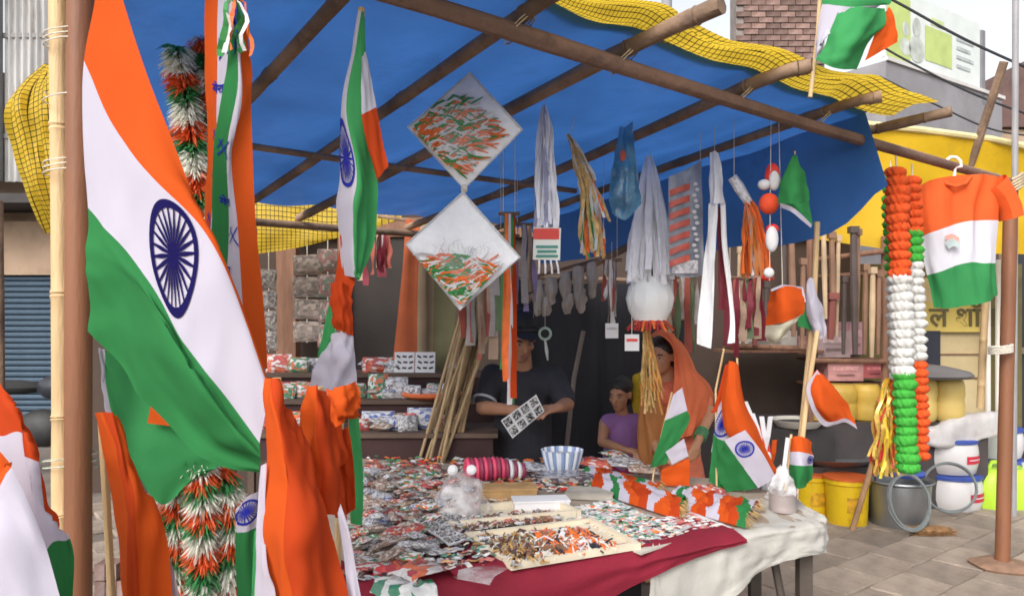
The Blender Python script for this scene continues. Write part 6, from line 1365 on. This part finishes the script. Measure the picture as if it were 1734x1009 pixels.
pot("white paint pot with a red label stacked on top of the pot by the hoop", 1607, 798, 740, 88, YP, True)
Yq = FPX * CH / (838 - HZ)
pot("big plain white pot standing behind the stacked pair", 1682, 838, 775, 96, Yq, True, False); pot("plain white pot with a blue rim under the loose sack", 1680, 772, 722, 92, Yq, True, False)
b = MB(); cloth(b, [[(1566, 742, YP + .1), (1600, 722, YP + .1), (1650, 706, YP + .15), (1712, 700, YP + .3)], [(1568, 728, YP - .1), (1600, 712, YP - .15), (1650, 702, YP - .1), (1716, 696, YP)], [(1568, 752, YP - .16), (1602, 750, YP - .2), (1650, 742, YP - .15), (1716, 724, YP - .05)], [(1572, 752, YP - .1), (1602, 752, YP - .1), (1650, 744, YP - .1), (1716, 728, YP)]], wr=.03, fu=5, fv=3)
tag(b.build("loose_sack", mat("white_sack_film", (.66, .63, .62), .35, .15, 8, .4, 20, .2, stain=(.55, .45, .42), stains=5), None, True, 0), "crumpled white plastic sack lying across the tops of the paint pots", "sack")
# lime jerrycan
Yj = FPX * CH / (862 - HZ); c0 = P(1704, 862, Yj); th = thing("jerrycan", "bright lime plastic container standing beside the far post", "container", c0); LM = mat("lime_plastic", (.42, .66, .05), .4, .08, 3, .05)
b = MB(); n_ = 24; pr = [(0, .9), (.03, 1.0), (.16, 1.0), (.24, .97), (.30, .86), (.33, .7)]
vs, fs = [], []
for z, k in pr:
    for j in range(n_):
        a = 2 * math.pi * j / n_; ca_, sa_ = math.cos(a), math.sin(a); q = .5; vs.append(c0 + Vector((math.copysign(abs(ca_) ** q, ca_) * .27 * k, math.copysign(abs(sa_) ** q, sa_) * .16 * k, z)))
fs = [(i * n_ + j, i * n_ + (j + 1) % n_, (i + 1) * n_ + (j + 1) % n_, (i + 1) * n_ + j) for i in range(len(pr) - 1) for j in range(n_)] + [tuple(range(n_))[::-1], tuple((len(pr) - 1) * n_ + j for j in range(n_))]
b.add(vs, fs); b.build("body", LM, th)
b = MB(); b.tube([c0 + Vector((-.14, 0, .32)), c0 + Vector((-.12, 0, .37)), c0 + Vector((.05, 0, .38)), c0 + Vector((.08, 0, .32))], .018, 8); b.build("handle", LM, th); MB().lathe(c0 + Vector((.16, 0, .325)), [(.035, 0), (.035, .035), (.03, .04)], 14).build("cap", PAPER, th)
# yellow buckets with red rims
YB = mat("yellow_bucket_plastic", (.78, .52, .015), .4, .1, 4, .05, 20, stain=(.6, .36, .02), stains=6)
BUP = [(.02, 0), (.86, 0), (.88, .03), (.97, .86), (1.03, .88), (1.04, 1.0), (.96, 1.0), (.94, .9), (.02, .88)]
for k, (px, pyb, pyt, w_, lb) in enumerate(((1434, 890, 806, 72, "yellow bucket with an orange rim leaning stick in front of it"), (1374, 878, 800, 66, "yellow bucket half hidden behind the white tablecloth"))):
    Yb = FPX * CH / (pyb - HZ); th, c0, r, h = drum(lb, px, pyb, pyt, w_, Yb, YB, name="bucket", cat="bucket", prof=BUP)
    b = MB(); b.lathe(c0 + Vector((0, 0, h * .96)), [(r * 1.0, 0), (r * 1.07, .004), (r * 1.07, .018), (r * .97, .02)], 26); b.build("rim", mat("orange_red_rim", (.60, .12, .03), .45, .1, 4, 0), th)
    b = MB(); vs = []
    for i in range(7):
        a = -math.pi / 2 - .4 + .8 * i / 6
        for z in (.35, .65): vs.append(c0 + Vector((math.cos(a) * r * (.88 + .1 * z + .012), math.sin(a) * r * (.88 + .1 * z + .012), h * z)))
    b.add(vs, [(2 * i, 2 * i + 2, 2 * i + 3, 2 * i + 1) for i in range(6)]); b.build("faded_label", mat("faded_orange_label", (.62, .34, .02), .5, .4, 25, 0), th)
# steel tubs
ST_ = mat("dull_steel", (.36, .38, .40), .4, .15, 4, .1, 20, 0, .8); Yt = FPX * CH / (892 - HZ)
TUB = [(.02, 0), (.84, 0), (.86, .02), (.96, .95), (1.06, 1.0), (1.05, 1.03), (.93, .97), (.80, .05), (.02, .05)]
drum("grey steel tub standing behind the coiled wire hoops", 1522, 892, 812, 104, Yt, ST_, name="steel_tub", cat="tub", prof=TUB)
b = MB(); c0 = P(1410, 782, 5.9); b.lathe(c0, [(.02, .0), (.22, .0), (.30, .05), (.31, .055), (.215, .012), (.02, .012)], 30, sx=1.15); o = tag(b.build("steel_basin", ST_), "wide shallow steel basin resting behind the yellow buckets", "basin")
q = c0; st = thing("basin_stand", "dark block under the steel basin behind the buckets", "stand", (q.x, q.y, 0)); MB().box((q.x, q.y + .02, (q.z - .004) / 2), (.5, .4, q.z - .004)).build("block", mat("dark_block", (.05, .045, .045), .8, .3, 3, .2), st, False); MB().box((q.x, q.y + .02, .04), (.56, .46, .08)).build("plinth", mat("dark_block"    , (.05, .045, .045)), st, False)
b = MB(); c0 = P(1350, 722, 5.95); b.lathe(c0, [(.02, 0), (.15, 0), (.20, .05), (.205, .06), (.14, .012), (.02, .012)], 28); tag(b.build("white_basin", mat("enamel_white", (.62, .60, .54), .35, .08, 4, 0)), "white enamel basin standing beyond the stick flags", "basin")
q = c0; MB().box((q.x, q.y + .05, (q.z - .006) / 2), (.5, .3, q.z - .006)).build("side_block", mat("dark_block", (.05, .045, .045)), cb, False)
# blue lid piece on the tub, wire hoops
HOOP = mat("galvanised_wire", (.20, .22, .22), .5, .15, 10, .1, 60, 0, .3)
def hoop(label, px, py, rpx, rpy, Y, coils, tilt, seed):
    c0 = P(px, py, Y); s = Y / FPX; b = MB(); pts = []; rg = random.Random(seed); N_ = 40 * coils
    for i in range(N_ + 1):
        a = 2 * math.pi * i / 40; k = 1 + .04 * math.sin(i * .13 + seed) ; pts.append(c0 + Vector((math.cos(a) * rpx * s * k, math.sin(a) * rpy * s * tilt + .012 * math.sin(i * .21), math.sin(a) * rpy * s * k)))
    b.tube(pts, .010, 6); return tag(b.build("wire_hoop", HOOP), label, "wire coil")
hoop("coil of grey wire standing on edge before the steel tub", 1540, 850, 34, 44, Yt - .30, 3, .25, 1)
hoop("wider coil of grey wire standing in front of the paint pots", 1607, 826, 46, 40, YP - .33, 2, .2, 2)
b = MB(); c0 = P(1535, 806, Yt); b.lathe(c0, [(.02, 0), (.10, 0), (.11, .02), (.10, .04), (.02, .05)], 20, sx=1.2); tag(b.build("blue_dish", BL), "blue plastic dish lying on the steel tub below the garland", "dish")
b = MB(); q0 = G(1442, 903); q1 = P(1506, 690, q0.y - .10); b.tube([q0 + Vector((0, 0, .01)), q0.lerp(q1, .5), q1], .020, 9, jit=.15); tag(b.build("leaning_stick", mat("leaning_stick_wood", (.36, .21, .11), .7, .25, 6, .3, 30)), "brown stick leaning from the paving to the gold tinsel bunch", "stick")
# coir brush on the paving
c0 = G(1580, 912); th = thing("coir_brush", "brown coir brush lying on the paving before the wire hoops", "brush", c0); b = MB(); rg = random.Random(4)
for k in range(420):
    u = rg.random(); a = rg.uniform(0, 6.28); p = c0 + Vector((-.12 + .24 * u, rg.uniform(-.05, .05), .036 + rg.uniform(0, .03))); d = Vector((rg.uniform(-.05, .05), rg.uniform(-.04, .04), rg.uniform(-.03, .02))); sd_ = Vector((.0016, .002, .001)); b.add([p - d - sd_, p - d + sd_, p + d + sd_, p + d - sd_], [(0, 1, 2, 3)])
b.build("bristles", mat("coir_fibre", (.30, .165, .07), .9, .3, 30, 0), th, False)
b = MB(); b.ell(c0 + Vector((0, 0, .062)), (.135, .055, .028)); b.ell(c0 + Vector((-.09, 0, .062)), (.06, .05, .03)); b.build("back", mat("coir_back", (.26, .14, .06), .9, .35, 25, .8, 60), th)

# parked motorbike glimpsed at the far left
mbk = thing("motorbike", "dark parked motorbike standing before the blue grey shutter", "motorbike", (-4.4, 7.2, 0)); DKM = mat("dark_bike_paint", (.02, .022, .03), .35, .2, 4, 0); RUB = mat("tyre_rubber", (.02, .02, .02), .9, .1, 5, .2); CHR = mat("chrome", (.3, .3, .3), .3, .1, 5, 0, metal=1.)
for x in (-5.05, -3.75):
    w_ = MB(); w_.tube([Vector((x + math.cos(a) * .29, 7.2, .33 + math.sin(a) * .29)) for a in [2 * math.pi * k / 24 for k in range(25)]], .045, 8, cap=False); wh = w_.build("wheel", RUB, mbk)
    w_ = MB()
    for k in range(8): a = math.pi * k / 8; d = Vector((math.cos(a), 0, math.sin(a))) * .25; w_.tube([Vector((x, 7.2, .33)) - d, Vector((x, 7.2, .33)) + d], .006, 5)
    w_.build("spokes", CHR, mbk)
w_ = MB(); w_.ell((-4.2, 7.2, .86), (.26, .13, .13)); w_.build("tank", DKM, mbk); w_ = MB(); w_.ell((-4.72, 7.2, .86), (.36, .13, .07)); w_.build("seat", RUB, mbk); w_ = MB(); w_.ell((-4.4, 7.2, .48), (.24, .14, .18)); w_.build("engine", mat("engine_grey", (.03, .03, .03), .6, .3, 9, .2, 30), mbk)
w_ = MB(); w_.tube([(-3.75, 7.26, .33), (-3.92, 7.24, .95)], .025, 8); w_.tube([(-3.75, 7.14, .33), (-3.92, 7.16, .95)], .025, 8); w_.tube([(-5.05, 7.28, .33), (-4.5, 7.24, .45), (-4.05, 7.2, .75)], .022, 8); w_.build("fork", CHR, mbk)
w_ = MB(); w_.tube([(-4.05, 6.85, 1.12), (-3.95, 7.0, 1.05), (-3.95, 7.4, 1.05), (-4.05, 7.55, 1.12)], .014, 8); w_.build("handlebar", CHR, mbk); w_ = MB(); w_.ell((-3.78, 7.2, .95), (.06, .08, .08)); w_.build("headlight", DKM, mbk)
# stack of bricks by the post
for k, (x, y, z) in enumerate([(178 + 18 * (i % 3), 0, 0.004 + .085 * (i // 3)) for i in range(8)]):
    Yk = 3.95
    b = MB(); xx = (x - CX) / FPX * Yk; b.box((0, 0, 0), (.052, .11, .08)); q = b.build("loose_brick", BRK, None, False); q.location = (xx + R.uniform(-.004, .004), Yk + R.uniform(-.01, .01), z + .04); tag(q, "dusty brick stacked on the paving beside the brown post", "brick", "bricks stacked by the post")

# ------------------------------------------------------------------ people
def remesh(o, vox=.010, sm=4):
    m_ = o.modifiers.new("Remesh", 'REMESH'); m_.mode = 'VOXEL'; m_.voxel_size = vox; m_.use_smooth_shade = True
    s_ = o.modifiers.new("Smooth", 'SMOOTH'); s_.factor = .5; s_.iterations = sm
SK1 = mat("brown_skin", (.33, .165, .10), .5, .08, 12, .1, 120, spec=.35); SK2 = mat("warm_brown_skin", (.40, .20, .115), .5, .08, 12, .1, 120, spec=.35); HAIR = mat("black_hair", (.012, .010, .010), .45, .2, 60, .6, 150, stretch=(1, 1, .2))
EYEW, EYED, LIP = mat("eye_white", (.34, .30, .27), .3, .02, 5, 0), mat("eye_dark", (.015, .01, .01), .2, .02, 5, 0), mat("lip_colour", (.26, .09, .08), .5, .1, 12, 0)
def head(b, c, s, yaw, pitch):
    """adds a head (skull, jaw, nose, brow, ears) to b; face looks along local -Y. returns the local frame"""
    M = Matrix.Translation(c) @ Euler((pitch, 0, yaw), 'XYZ').to_matrix().to_4x4()
    def L(x, y, z): return M @ Vector((x * s, y * s, z * s))
    Mr = M.to_3x3().to_4x4()
    b.ell(L(0, .012, .035), (.074 * s, .092 * s, .082 * s), Mr, 18, 14); b.ell(L(0, -.022, -.03), (.058 * s, .066 * s, .078 * s), Mr, 16, 12)
    b.ell(L(0, -.062, -.088), (.030 * s, .026 * s, .022 * s), Mr); b.ell(L(0, -.078, .018), (.052 * s, .016 * s, .012 * s), Mr)
    for sx in (-1, 1): b.ell(L(sx * .076, .012, -.005), (.010 * s, .022 * s, .032 * s), Mr); b.ell(L(sx * .038, -.062, -.022), (.022 * s, .022 * s, .020 * s), Mr)
    b.cap(L(0, -.082, .008), L(0, -.106, -.030), .009 * s, .014 * s); b.ell(L(0, -.084, -.060), (.026 * s, .014 * s, .013 * s), Mr)
    return M, L, Mr
def face(th, L, Mr, s):
    for sx in (-1, 1):
        e = MB(); e.ell(L(sx * .031, -.080, .002), (.0115 * s, .007 * s, .0048 * s), Mr); ey = e.build("eye", EYEW, th); e = MB(); e.ell(L(sx * .031, -.087, .002), (.0055 * s, .004 * s, .0045 * s), Mr); e.build("iris", EYED, ey)
        e = MB(); e.tube([L(sx * .016, -.092, .020), L(sx * .034, -.090, .025), L(sx * .052, -.078, .019)], [.003 * s, .0045 * s, .002 * s], 6); e.build("eyebrow", HAIR, th)
    e = MB(); e.ell(L(0, -.096, -.057), (.021 * s, .006 * s, .004 * s), Mr); e.ell(L(0, -.096, -.066), (.018 * s, .006 * s, .005 * s), Mr); e.build("lips", LIP, th)
def hand(b, wr_, dr, up, s=1., curl=.5, side=1):
    """palm with four unequal fingers and a side thumb; dr points to the fingertips, up out of the back of the hand"""
    dr = Vector(dr).normalized(); up = Vector(up); up = (up - dr * up.dot(dr)).normalized(); sd_ = dr.cross(up) * side; w = Vector(wr_)
    b.cap(w, w + dr * .05 * s, .022 * s, .026 * s)
    for k in range(4): b.cap(w + dr * .03 * s + sd_ * (k - 1.5) * .016 * s, w + dr * .085 * s + sd_ * (k - 1.5) * .018 * s, .013 * s, .011 * s)
    for k, ln in enumerate((.068, .078, .072, .056)):
        p = w + dr * .085 * s + sd_ * (k - 1.5) * .019 * s; d1 = (dr * math.cos(curl * .6) - up * math.sin(curl * .6)); d2 = (dr * math.cos(curl * 1.7) - up * math.sin(curl * 1.7)); q = p + d1 * ln * .5 * s; b.cap(p, q, .0095 * s, .0085 * s); b.cap(q, q + d2 * ln * .5 * s, .0085 * s, .007 * s)
    p = w + dr * .025 * s - sd_ * .026 * s; q = p + (dr * .6 - sd_ * .7 - up * .2).normalized() * .04 * s; b.cap(p, q, .013 * s, .010 * s); b.cap(q, q + (dr * .9 - up * .5 * curl - sd_ * .1).normalized() * .032 * s, .010 * s, .008 * s)

# the man behind the table
YM = 4.25
pm_ = thing("person", "person in a black short sleeved shirt and cap looking down at a card sheet", "person", (P(880, 0, YM).x, YM + .05, 0))
b = MB(); hc = P(882, 572, YM - .06); M, L, Mr = head(b, hc, 1.05, .25, .42)
sL, sR = P(834, 636, YM), P(938, 640, YM); nk = P(886, 622, YM + .03); hip = P(884, 765, YM + .05)
b.cap(nk + Vector((0, 0, -.06)), hc + Vector((0, .03, -.04)), .058, .054)
b.cap(sL.lerp(sR, .2) + Vector((0, .02, -.04)), sL.lerp(sR, .8) + Vector((0, .02, -.04)), .075, .075); b.cap(nk + Vector((0, .03, -.14)), hip, .13, .125)
eL, eR = P(818, 690, YM - .10), P(960, 684, YM - .12); wL, wR = P(872, 694, YM - .32), P(945, 690, YM - .34)
b.cap(sL, eL, .050, .042); b.cap(eL, wL, .042, .028); b.cap(sR, eR, .050, .042); b.cap(eR, wR, .042, .028)
hand(b, wL, (.75, -.5, .05), (0, -.3, .9), 1.0, .5, 1); hand(b, wR, (-.6, -.5, -.05), (.1, -.3, .9), 1.0, .6, -1)
for sx in (-1, 1): b.cap(hip + Vector((sx * .09, 0, -.03)), Vector((hip.x + sx * .10, hip.y - .01, .45)), .085, .060); b.cap((hip.x + sx * .10, hip.y - .01, .45), (hip.x + sx * .10, hip.y + .01, .09), .055, .042); b.cap((hip.x + sx * .10, hip.y + .02, .05), (hip.x + sx * .11, hip.y - .14, .04), .042, .036)
bd = b.build("body", SK1, pm_); remesh(bd, .009); face(pm_, L, Mr, 1.05)
b = MB(); b.ell(L(0, .028, .062), (.084, .100, .080), Mr, 18, 12); b.cap(L(-.05, -.07, .075), L(.05, -.07, .075), .018, .018); b.ell(L(0, .055, -.005), (.076, .058, .070), Mr); o = b.build("hair", HAIR, pm_); remesh(o, .008)
b = MB(); b.ell(L(0, .016, .085), (.086, .102, .070), Mr, 18, 12); cc_ = b.build("cap_crown", mat("black_cap_cloth", (.018, .018, .022), .8, .2, 20, .2, 90), pm_)
b = MB(); b.ell(L(0, -.115, .068), (.062, .062, .008), Mr, 16, 6); b.build("cap_peak", mat("black_cap_cloth", (.018, .018, .022)), cc_)
SHRT = mat("black_shirt_cloth", (.020, .020, .027), .85, .2, 8, .25, 90)
b = MB(); b.cap(nk + Vector((0, .0, -.05)), nk + Vector((0, .0, -.075)), .078, .09)
b.cap(sL.lerp(sR, .12) + Vector((0, .02, -.035)), sL.lerp(sR, .88) + Vector((0, .02, -.035)), .092, .092); b.cap(nk + Vector((0, .03, -.16)), hip + Vector((0, 0, -.03)), .152, .150)
b.cap(nk + Vector((-.04, 0, -.2)), hip + Vector((-.04, -.01, 0)), .12, .13); b.cap(nk + Vector((.04, 0, -.2)), hip + Vector((.04, -.01, 0)), .12, .13)
b.cap(sL, sL.lerp(eL, .72), .070, .064); b.cap(sR, sR.lerp(eR, .80), .070, .064); o = b.build("shirt", SHRT, pm_); remesh(o, .010, 6)
b = MB(); pL = sL.lerp(eL, .74); b.tube([pL, sL.lerp(eL, .80)], [.066, .064], 16); b.build("sleeve_trim", mat("grey_trim", (.35, .35, .38), .8, .1, 9, 0), pm_)
b = MB()
for sx in (-1, 1): b.cap(hip + Vector((sx * .08, 0, -.02)), (hip.x + sx * .10, hip.y - .01, .45), .10, .078); b.cap((hip.x + sx * .10, hip.y - .01, .45), (hip.x + sx * .10, hip.y, .10), .072, .062)
o = b.build("trousers", mat("grey_trousers", (.16, .16, .185), .85, .15, 8, .2, 90), pm_); remesh(o, .012, 5)
# the card sheet he holds
W = [P(848, 712, YM - .46), P(908, 668, YM - .46), P(922, 696, YM - .44), P(868, 742, YM - .44)]
ch = thing("card_sheet", "white sheet of black and white picture cards held by the man", "card sheet", W[3]); b = MB(); k_ = Vector((0, .004, 0)); b.add(W + [w_ + k_ for w_ in W], [(0, 1, 2, 3), (7, 6, 5, 4), (0, 4, 5, 1), (1, 5, 6, 2), (2, 6, 7, 3), (3, 7, 4, 0)]); b.build("sheet", PAPER, ch, False)
for i in range(4):
    for j in range(2):
        u0, u1, v0, v1 = (i + .12) / 4, (i + .88) / 4, (j + .12) / 2, (j + .88) / 2; f = lambda u, v: W[0].lerp(W[1], u).lerp(W[3].lerp(W[2], u), v) + Vector((0, -.003, 0)); q = MB(); q.add([f(u0, v0), f(u1, v0), f(u1, v1), f(u0, v1)], [(0, 1, 2, 3)]); q.build("picture_card", DKP, ch, False)
# the woman in the orange veil
YW = 4.5
pw = thing("person", "person in an orange veil and sari standing behind the small flags", "person", (P(1140, 0, YW).x, YW, 0))
b = MB(); hc = P(1122, 604, YW); M, L, Mr = head(b, hc, .92, -.75, .08)
nk = P(1140, 650, YW + .02); sL, sR = P(1104, 668, YW - .02), P(1182, 662, YW + .03); hip = P(1145, 790, YW + .03)
b.cap(nk + Vector((0, .01, -.05)), hc + Vector((.01, .03, -.04)), .050, .047); b.cap(sL.lerp(sR, .15), sL.lerp(sR, .85), .062, .062); b.cap(nk + Vector((0, .01, -.10)), hip, .115, .125)
eR, wR = P(1202, 700, YW - .05), P(1182, 748, YW - .22); eL, wL = P(1092, 725, YW - .1), P(1118, 770, YW - .28)
b.cap(sR, eR, .043, .037); b.cap(eR, wR, .036, .024); b.cap(sL, eL, .043, .037); b.cap(eL, wL, .036, .024); hand(b, wR, (-.35, -.5, -.5), (.5, -.6, .2), .92, .5, 1); hand(b, wL, (.5, -.6, -.2), (0, -.4, .8), .92, .5, 1)
for sx in (-1, 1): b.cap(hip + Vector((sx * .08, 0, 0)), (hip.x + sx * .08, hip.y, .35), .08, .055); b.cap((hip.x + sx * .08, hip.y, .35), (hip.x + sx * .08, hip.y, .08), .05, .04); b.cap((hip.x + sx * .08, hip.y, .045), (hip.x + sx * .09, hip.y - .13, .035), .038, .032)
bd = b.build("body", SK2, pw); remesh(bd, .009); face(pw, L, Mr, .92)
b = MB(); b.ell(L(0, .026, .050), (.078, .092, .076), Mr, 18, 12); b.ell(L(0, .055, -.01), (.07, .055, .07), Mr); o = b.build("hair", HAIR, pw); remesh(o, .008)
VE = mat("orange_veil_cloth", (.74, .175, .07), .75, .12, 8, .2, 90, .25); SAR = mat("orange_sari_cloth", (.68, .17, .09), .8, .15, 8, .2, 90, .1, stain=(.62, .30, .20), stains=28)
b = MB(); b.cap(sL.lerp(sR, .1) + Vector((0, .0, -.01)), sL.lerp(sR, .9) + Vector((0, 0, -.01)), .078, .078); b.cap(nk + Vector((0, .01, -.10)), hip, .135, .15); b.cap(hip, Vector((hip.x, hip.y, .30)), .16, .20); b.cap(Vector((hip.x, hip.y, .30)), Vector((hip.x, hip.y, .19)), .20, .18); b.cap(sR, sR.lerp(eR, .55), .058, .055); b.cap(sL, sL.lerp(eL, .55), .058, .055)
o = b.build("sari", SAR, pw); remesh(o, .012, 6)
b = MB()   # veil: a hood round the head that falls on her shoulder, with folds
rows = [[(1108, 574, YW - .10), (1104, 566, YW - .02), (1120, 560, YW + .04), (1142, 574, YW + .06), (1160, 590, YW + .14)],
        [(1120, 572, YW - .11), (1122, 564, YW - .06), (1138, 566, YW - .04), (1156, 588, YW + .0), (1168, 610, YW + .14)],
        [(1138, 590, YW - .11), (1144, 588, YW - .10), (1154, 594, YW - .08), (1166, 616, YW - .03), (1178, 630, YW + .14)],
        [(1142, 620, YW - .10), (1150, 622, YW - .10), (1162, 626, YW - .09), (1182, 640, YW - .05), (1200, 652, YW + .12)],
        [(1140, 650, YW - .12), (1152, 650, YW - .14), (1170, 652, YW - .12), (1196, 660, YW - .06), (1208, 676, YW + .10)],
        [(1134, 690, YW - .15), (1148, 692, YW - .17), (1168, 690, YW - .16), (1190, 690, YW - .10), (1206, 700, YW + .08)],
        [(1122, 740, YW - .18), (1138, 744, YW - .20), (1158, 740, YW - .19), (1178, 735, YW - .14), (1192, 730, YW + .04)]]
cloth(b, rows, sub=7, wr=.016, fu=7, fv=3, seed=3); b.build("veil", VE, pw, True, 0)
b = MB(); cloth(b, [[(1092, 650, YW - .12), (1100, 652, YW - .16), (1110, 655, YW - .12)], [(1082, 700, YW - .14), (1098, 700, YW - .20), (1122, 700, YW - .15)], [(1082, 760, YW - .16), (1102, 760, YW - .22), (1120, 750, YW - .16)], [(1092, 800, YW - .16), (1104, 800, YW - .2), (1116, 790, YW - .16)]], wr=.02, fu=5, fv=2); b.build("shawl_end", mat("ochre_shawl_cloth", (.40, .16, .05), .8, .15, 8, .2, 90, .15), pw, True, 0)
b = MB()
for k in range(5): q = eR.lerp(wR, .62 + .06 * k); d = (wR - eR).normalized(); u = d.orthogonal().normalized(); v = d.cross(u); b.tube([q + (u * math.cos(a) + v * math.sin(a)) * .033 for a in [2 * math.pi * i / 16 for i in range(17)]], .004, 5, cap=False)
b.build("bangles", mat("green_bangle", (.05, .25, .12), .3, .1, 5, 0), pw)
# the seated girl
YG = 4.75
stl = thing("stool", "low wooden stool under the seated girl", "stool", (P(1052, 0, YG).x, YG + .05, 0)); sx_ = P(1052, 0, YG).x; MB().box((sx_, YG + .05, .43), (.34, .30, .03)).build("seat", RKW, stl, False)
for dx in (-.14, .14):
    for dy in (-.12, .12): MB().box((sx_ + dx, YG + .05 + dy, .207), (.035, .035, .414)).build("leg", RKW, stl, False)
pg = thing("person", "person in a lavender top sitting beside the woman in orange", "person", (sx_, YG, 0))
b = MB(); hc = P(1050, 668, YG - .02); M, L, Mr = head(b, hc, .86, -.55, .15)
nk = P(1056, 700, YG + .02); sL, sR = P(1024, 716, YG), P(1088, 716, YG + .03); hip = Vector((sx_, YG + .05, .53))
b.cap(nk + Vector((0, .01, -.05)), hc + Vector((.0, .02, -.04)), .042, .040); b.cap(sL.lerp(sR, .15), sL.lerp(sR, .85), .05, .05); b.cap(nk + Vector((0, .01, -.1)), hip, .095, .105)
eL, wL = P(1020, 748, YG - .08), P(1062, 762, YG - .30); eR, wR = P(1096, 755, YG - .08), P(1086, 765, YG - .28)
b.cap(sL, eL, .037, .032); b.cap(eL, wL, .031, .021); b.cap(sR, eR, .037, .032); b.cap(eR, wR, .031, .021); hand(b, wL, (.6, -.6, 0), (0, -.2, .9), .82, .5, 1); hand(b, wR, (-.3, -.8, 0), (0, -.2, .9), .82, .5, -1)
for sx in (-1, 1): b.cap(hip + Vector((sx * .07, 0, 0)), hip + Vector((sx * .09, -.36, -.03)), .07, .05); b.cap(hip + Vector((sx * .09, -.36, -.03)), (hip.x + sx * .09, hip.y - .34, .08), .046, .035); b.cap((hip.x + sx * .09, hip.y - .33, .04), (hip.x + sx * .09, hip.y - .45, .032), .034, .028)
bd = b.build("body", SK2, pg); remesh(bd, .009); face(pg, L, Mr, .86)
b = MB(); b.ell(L(0, .026, .052), (.074, .088, .072), Mr, 18, 12); b.ell(L(0, .06, -.02), (.062, .05, .07), Mr); b.ell(L(0, .115, -.02), .035); o = b.build("hair", HAIR, pg); remesh(o, .008)
LAV = mat("lavender_cloth", (.27, .13, .33), .8, .12, 8, .2, 90); b = MB(); b.cap(sL.lerp(sR, .12), sL.lerp(sR, .88), .062, .062); b.cap(nk + Vector((0, .01, -.11)), hip + Vector((0, 0, .04)), .110, .120); o = b.build("top", LAV, pg); remesh(o, .010, 5)
b = MB()
for sx in (-1, 1): b.cap(hip + Vector((sx * .06, 0, -.005)), hip + Vector((sx * .09, -.36, -.03)), .088, .075); b.cap(hip + Vector((sx * .09, -.36, -.03)), (hip.x + sx * .09, hip.y - .34, .22), .075, .08)
o = b.build("skirt", mat("maroon_skirt", (.30, .03, .07), .8, .15, 8, .2, 90), pg); remesh(o, .012, 6)
b = MB(); cloth(b, [[(1072, 636, YG + .05), (1086, 630, YG + .02), (1100, 640, YG + .05)], [(1070, 665, YG + .06), (1086, 665, YG + .0), (1102, 670, YG + .05)], [(1074, 705, YG + .06), (1090, 705, YG + .0), (1104, 705, YG + .05)], [(1084, 745, YG + .05), (1094, 745, YG + .0), (1104, 745, YG + .05)]], wr=.012, fu=4); b.build("yellow_scarf", mat("yellow_scarf_cloth", (.58, .40, .03), .8, .12, 8, .2, 90, .2), pg, True, 0)
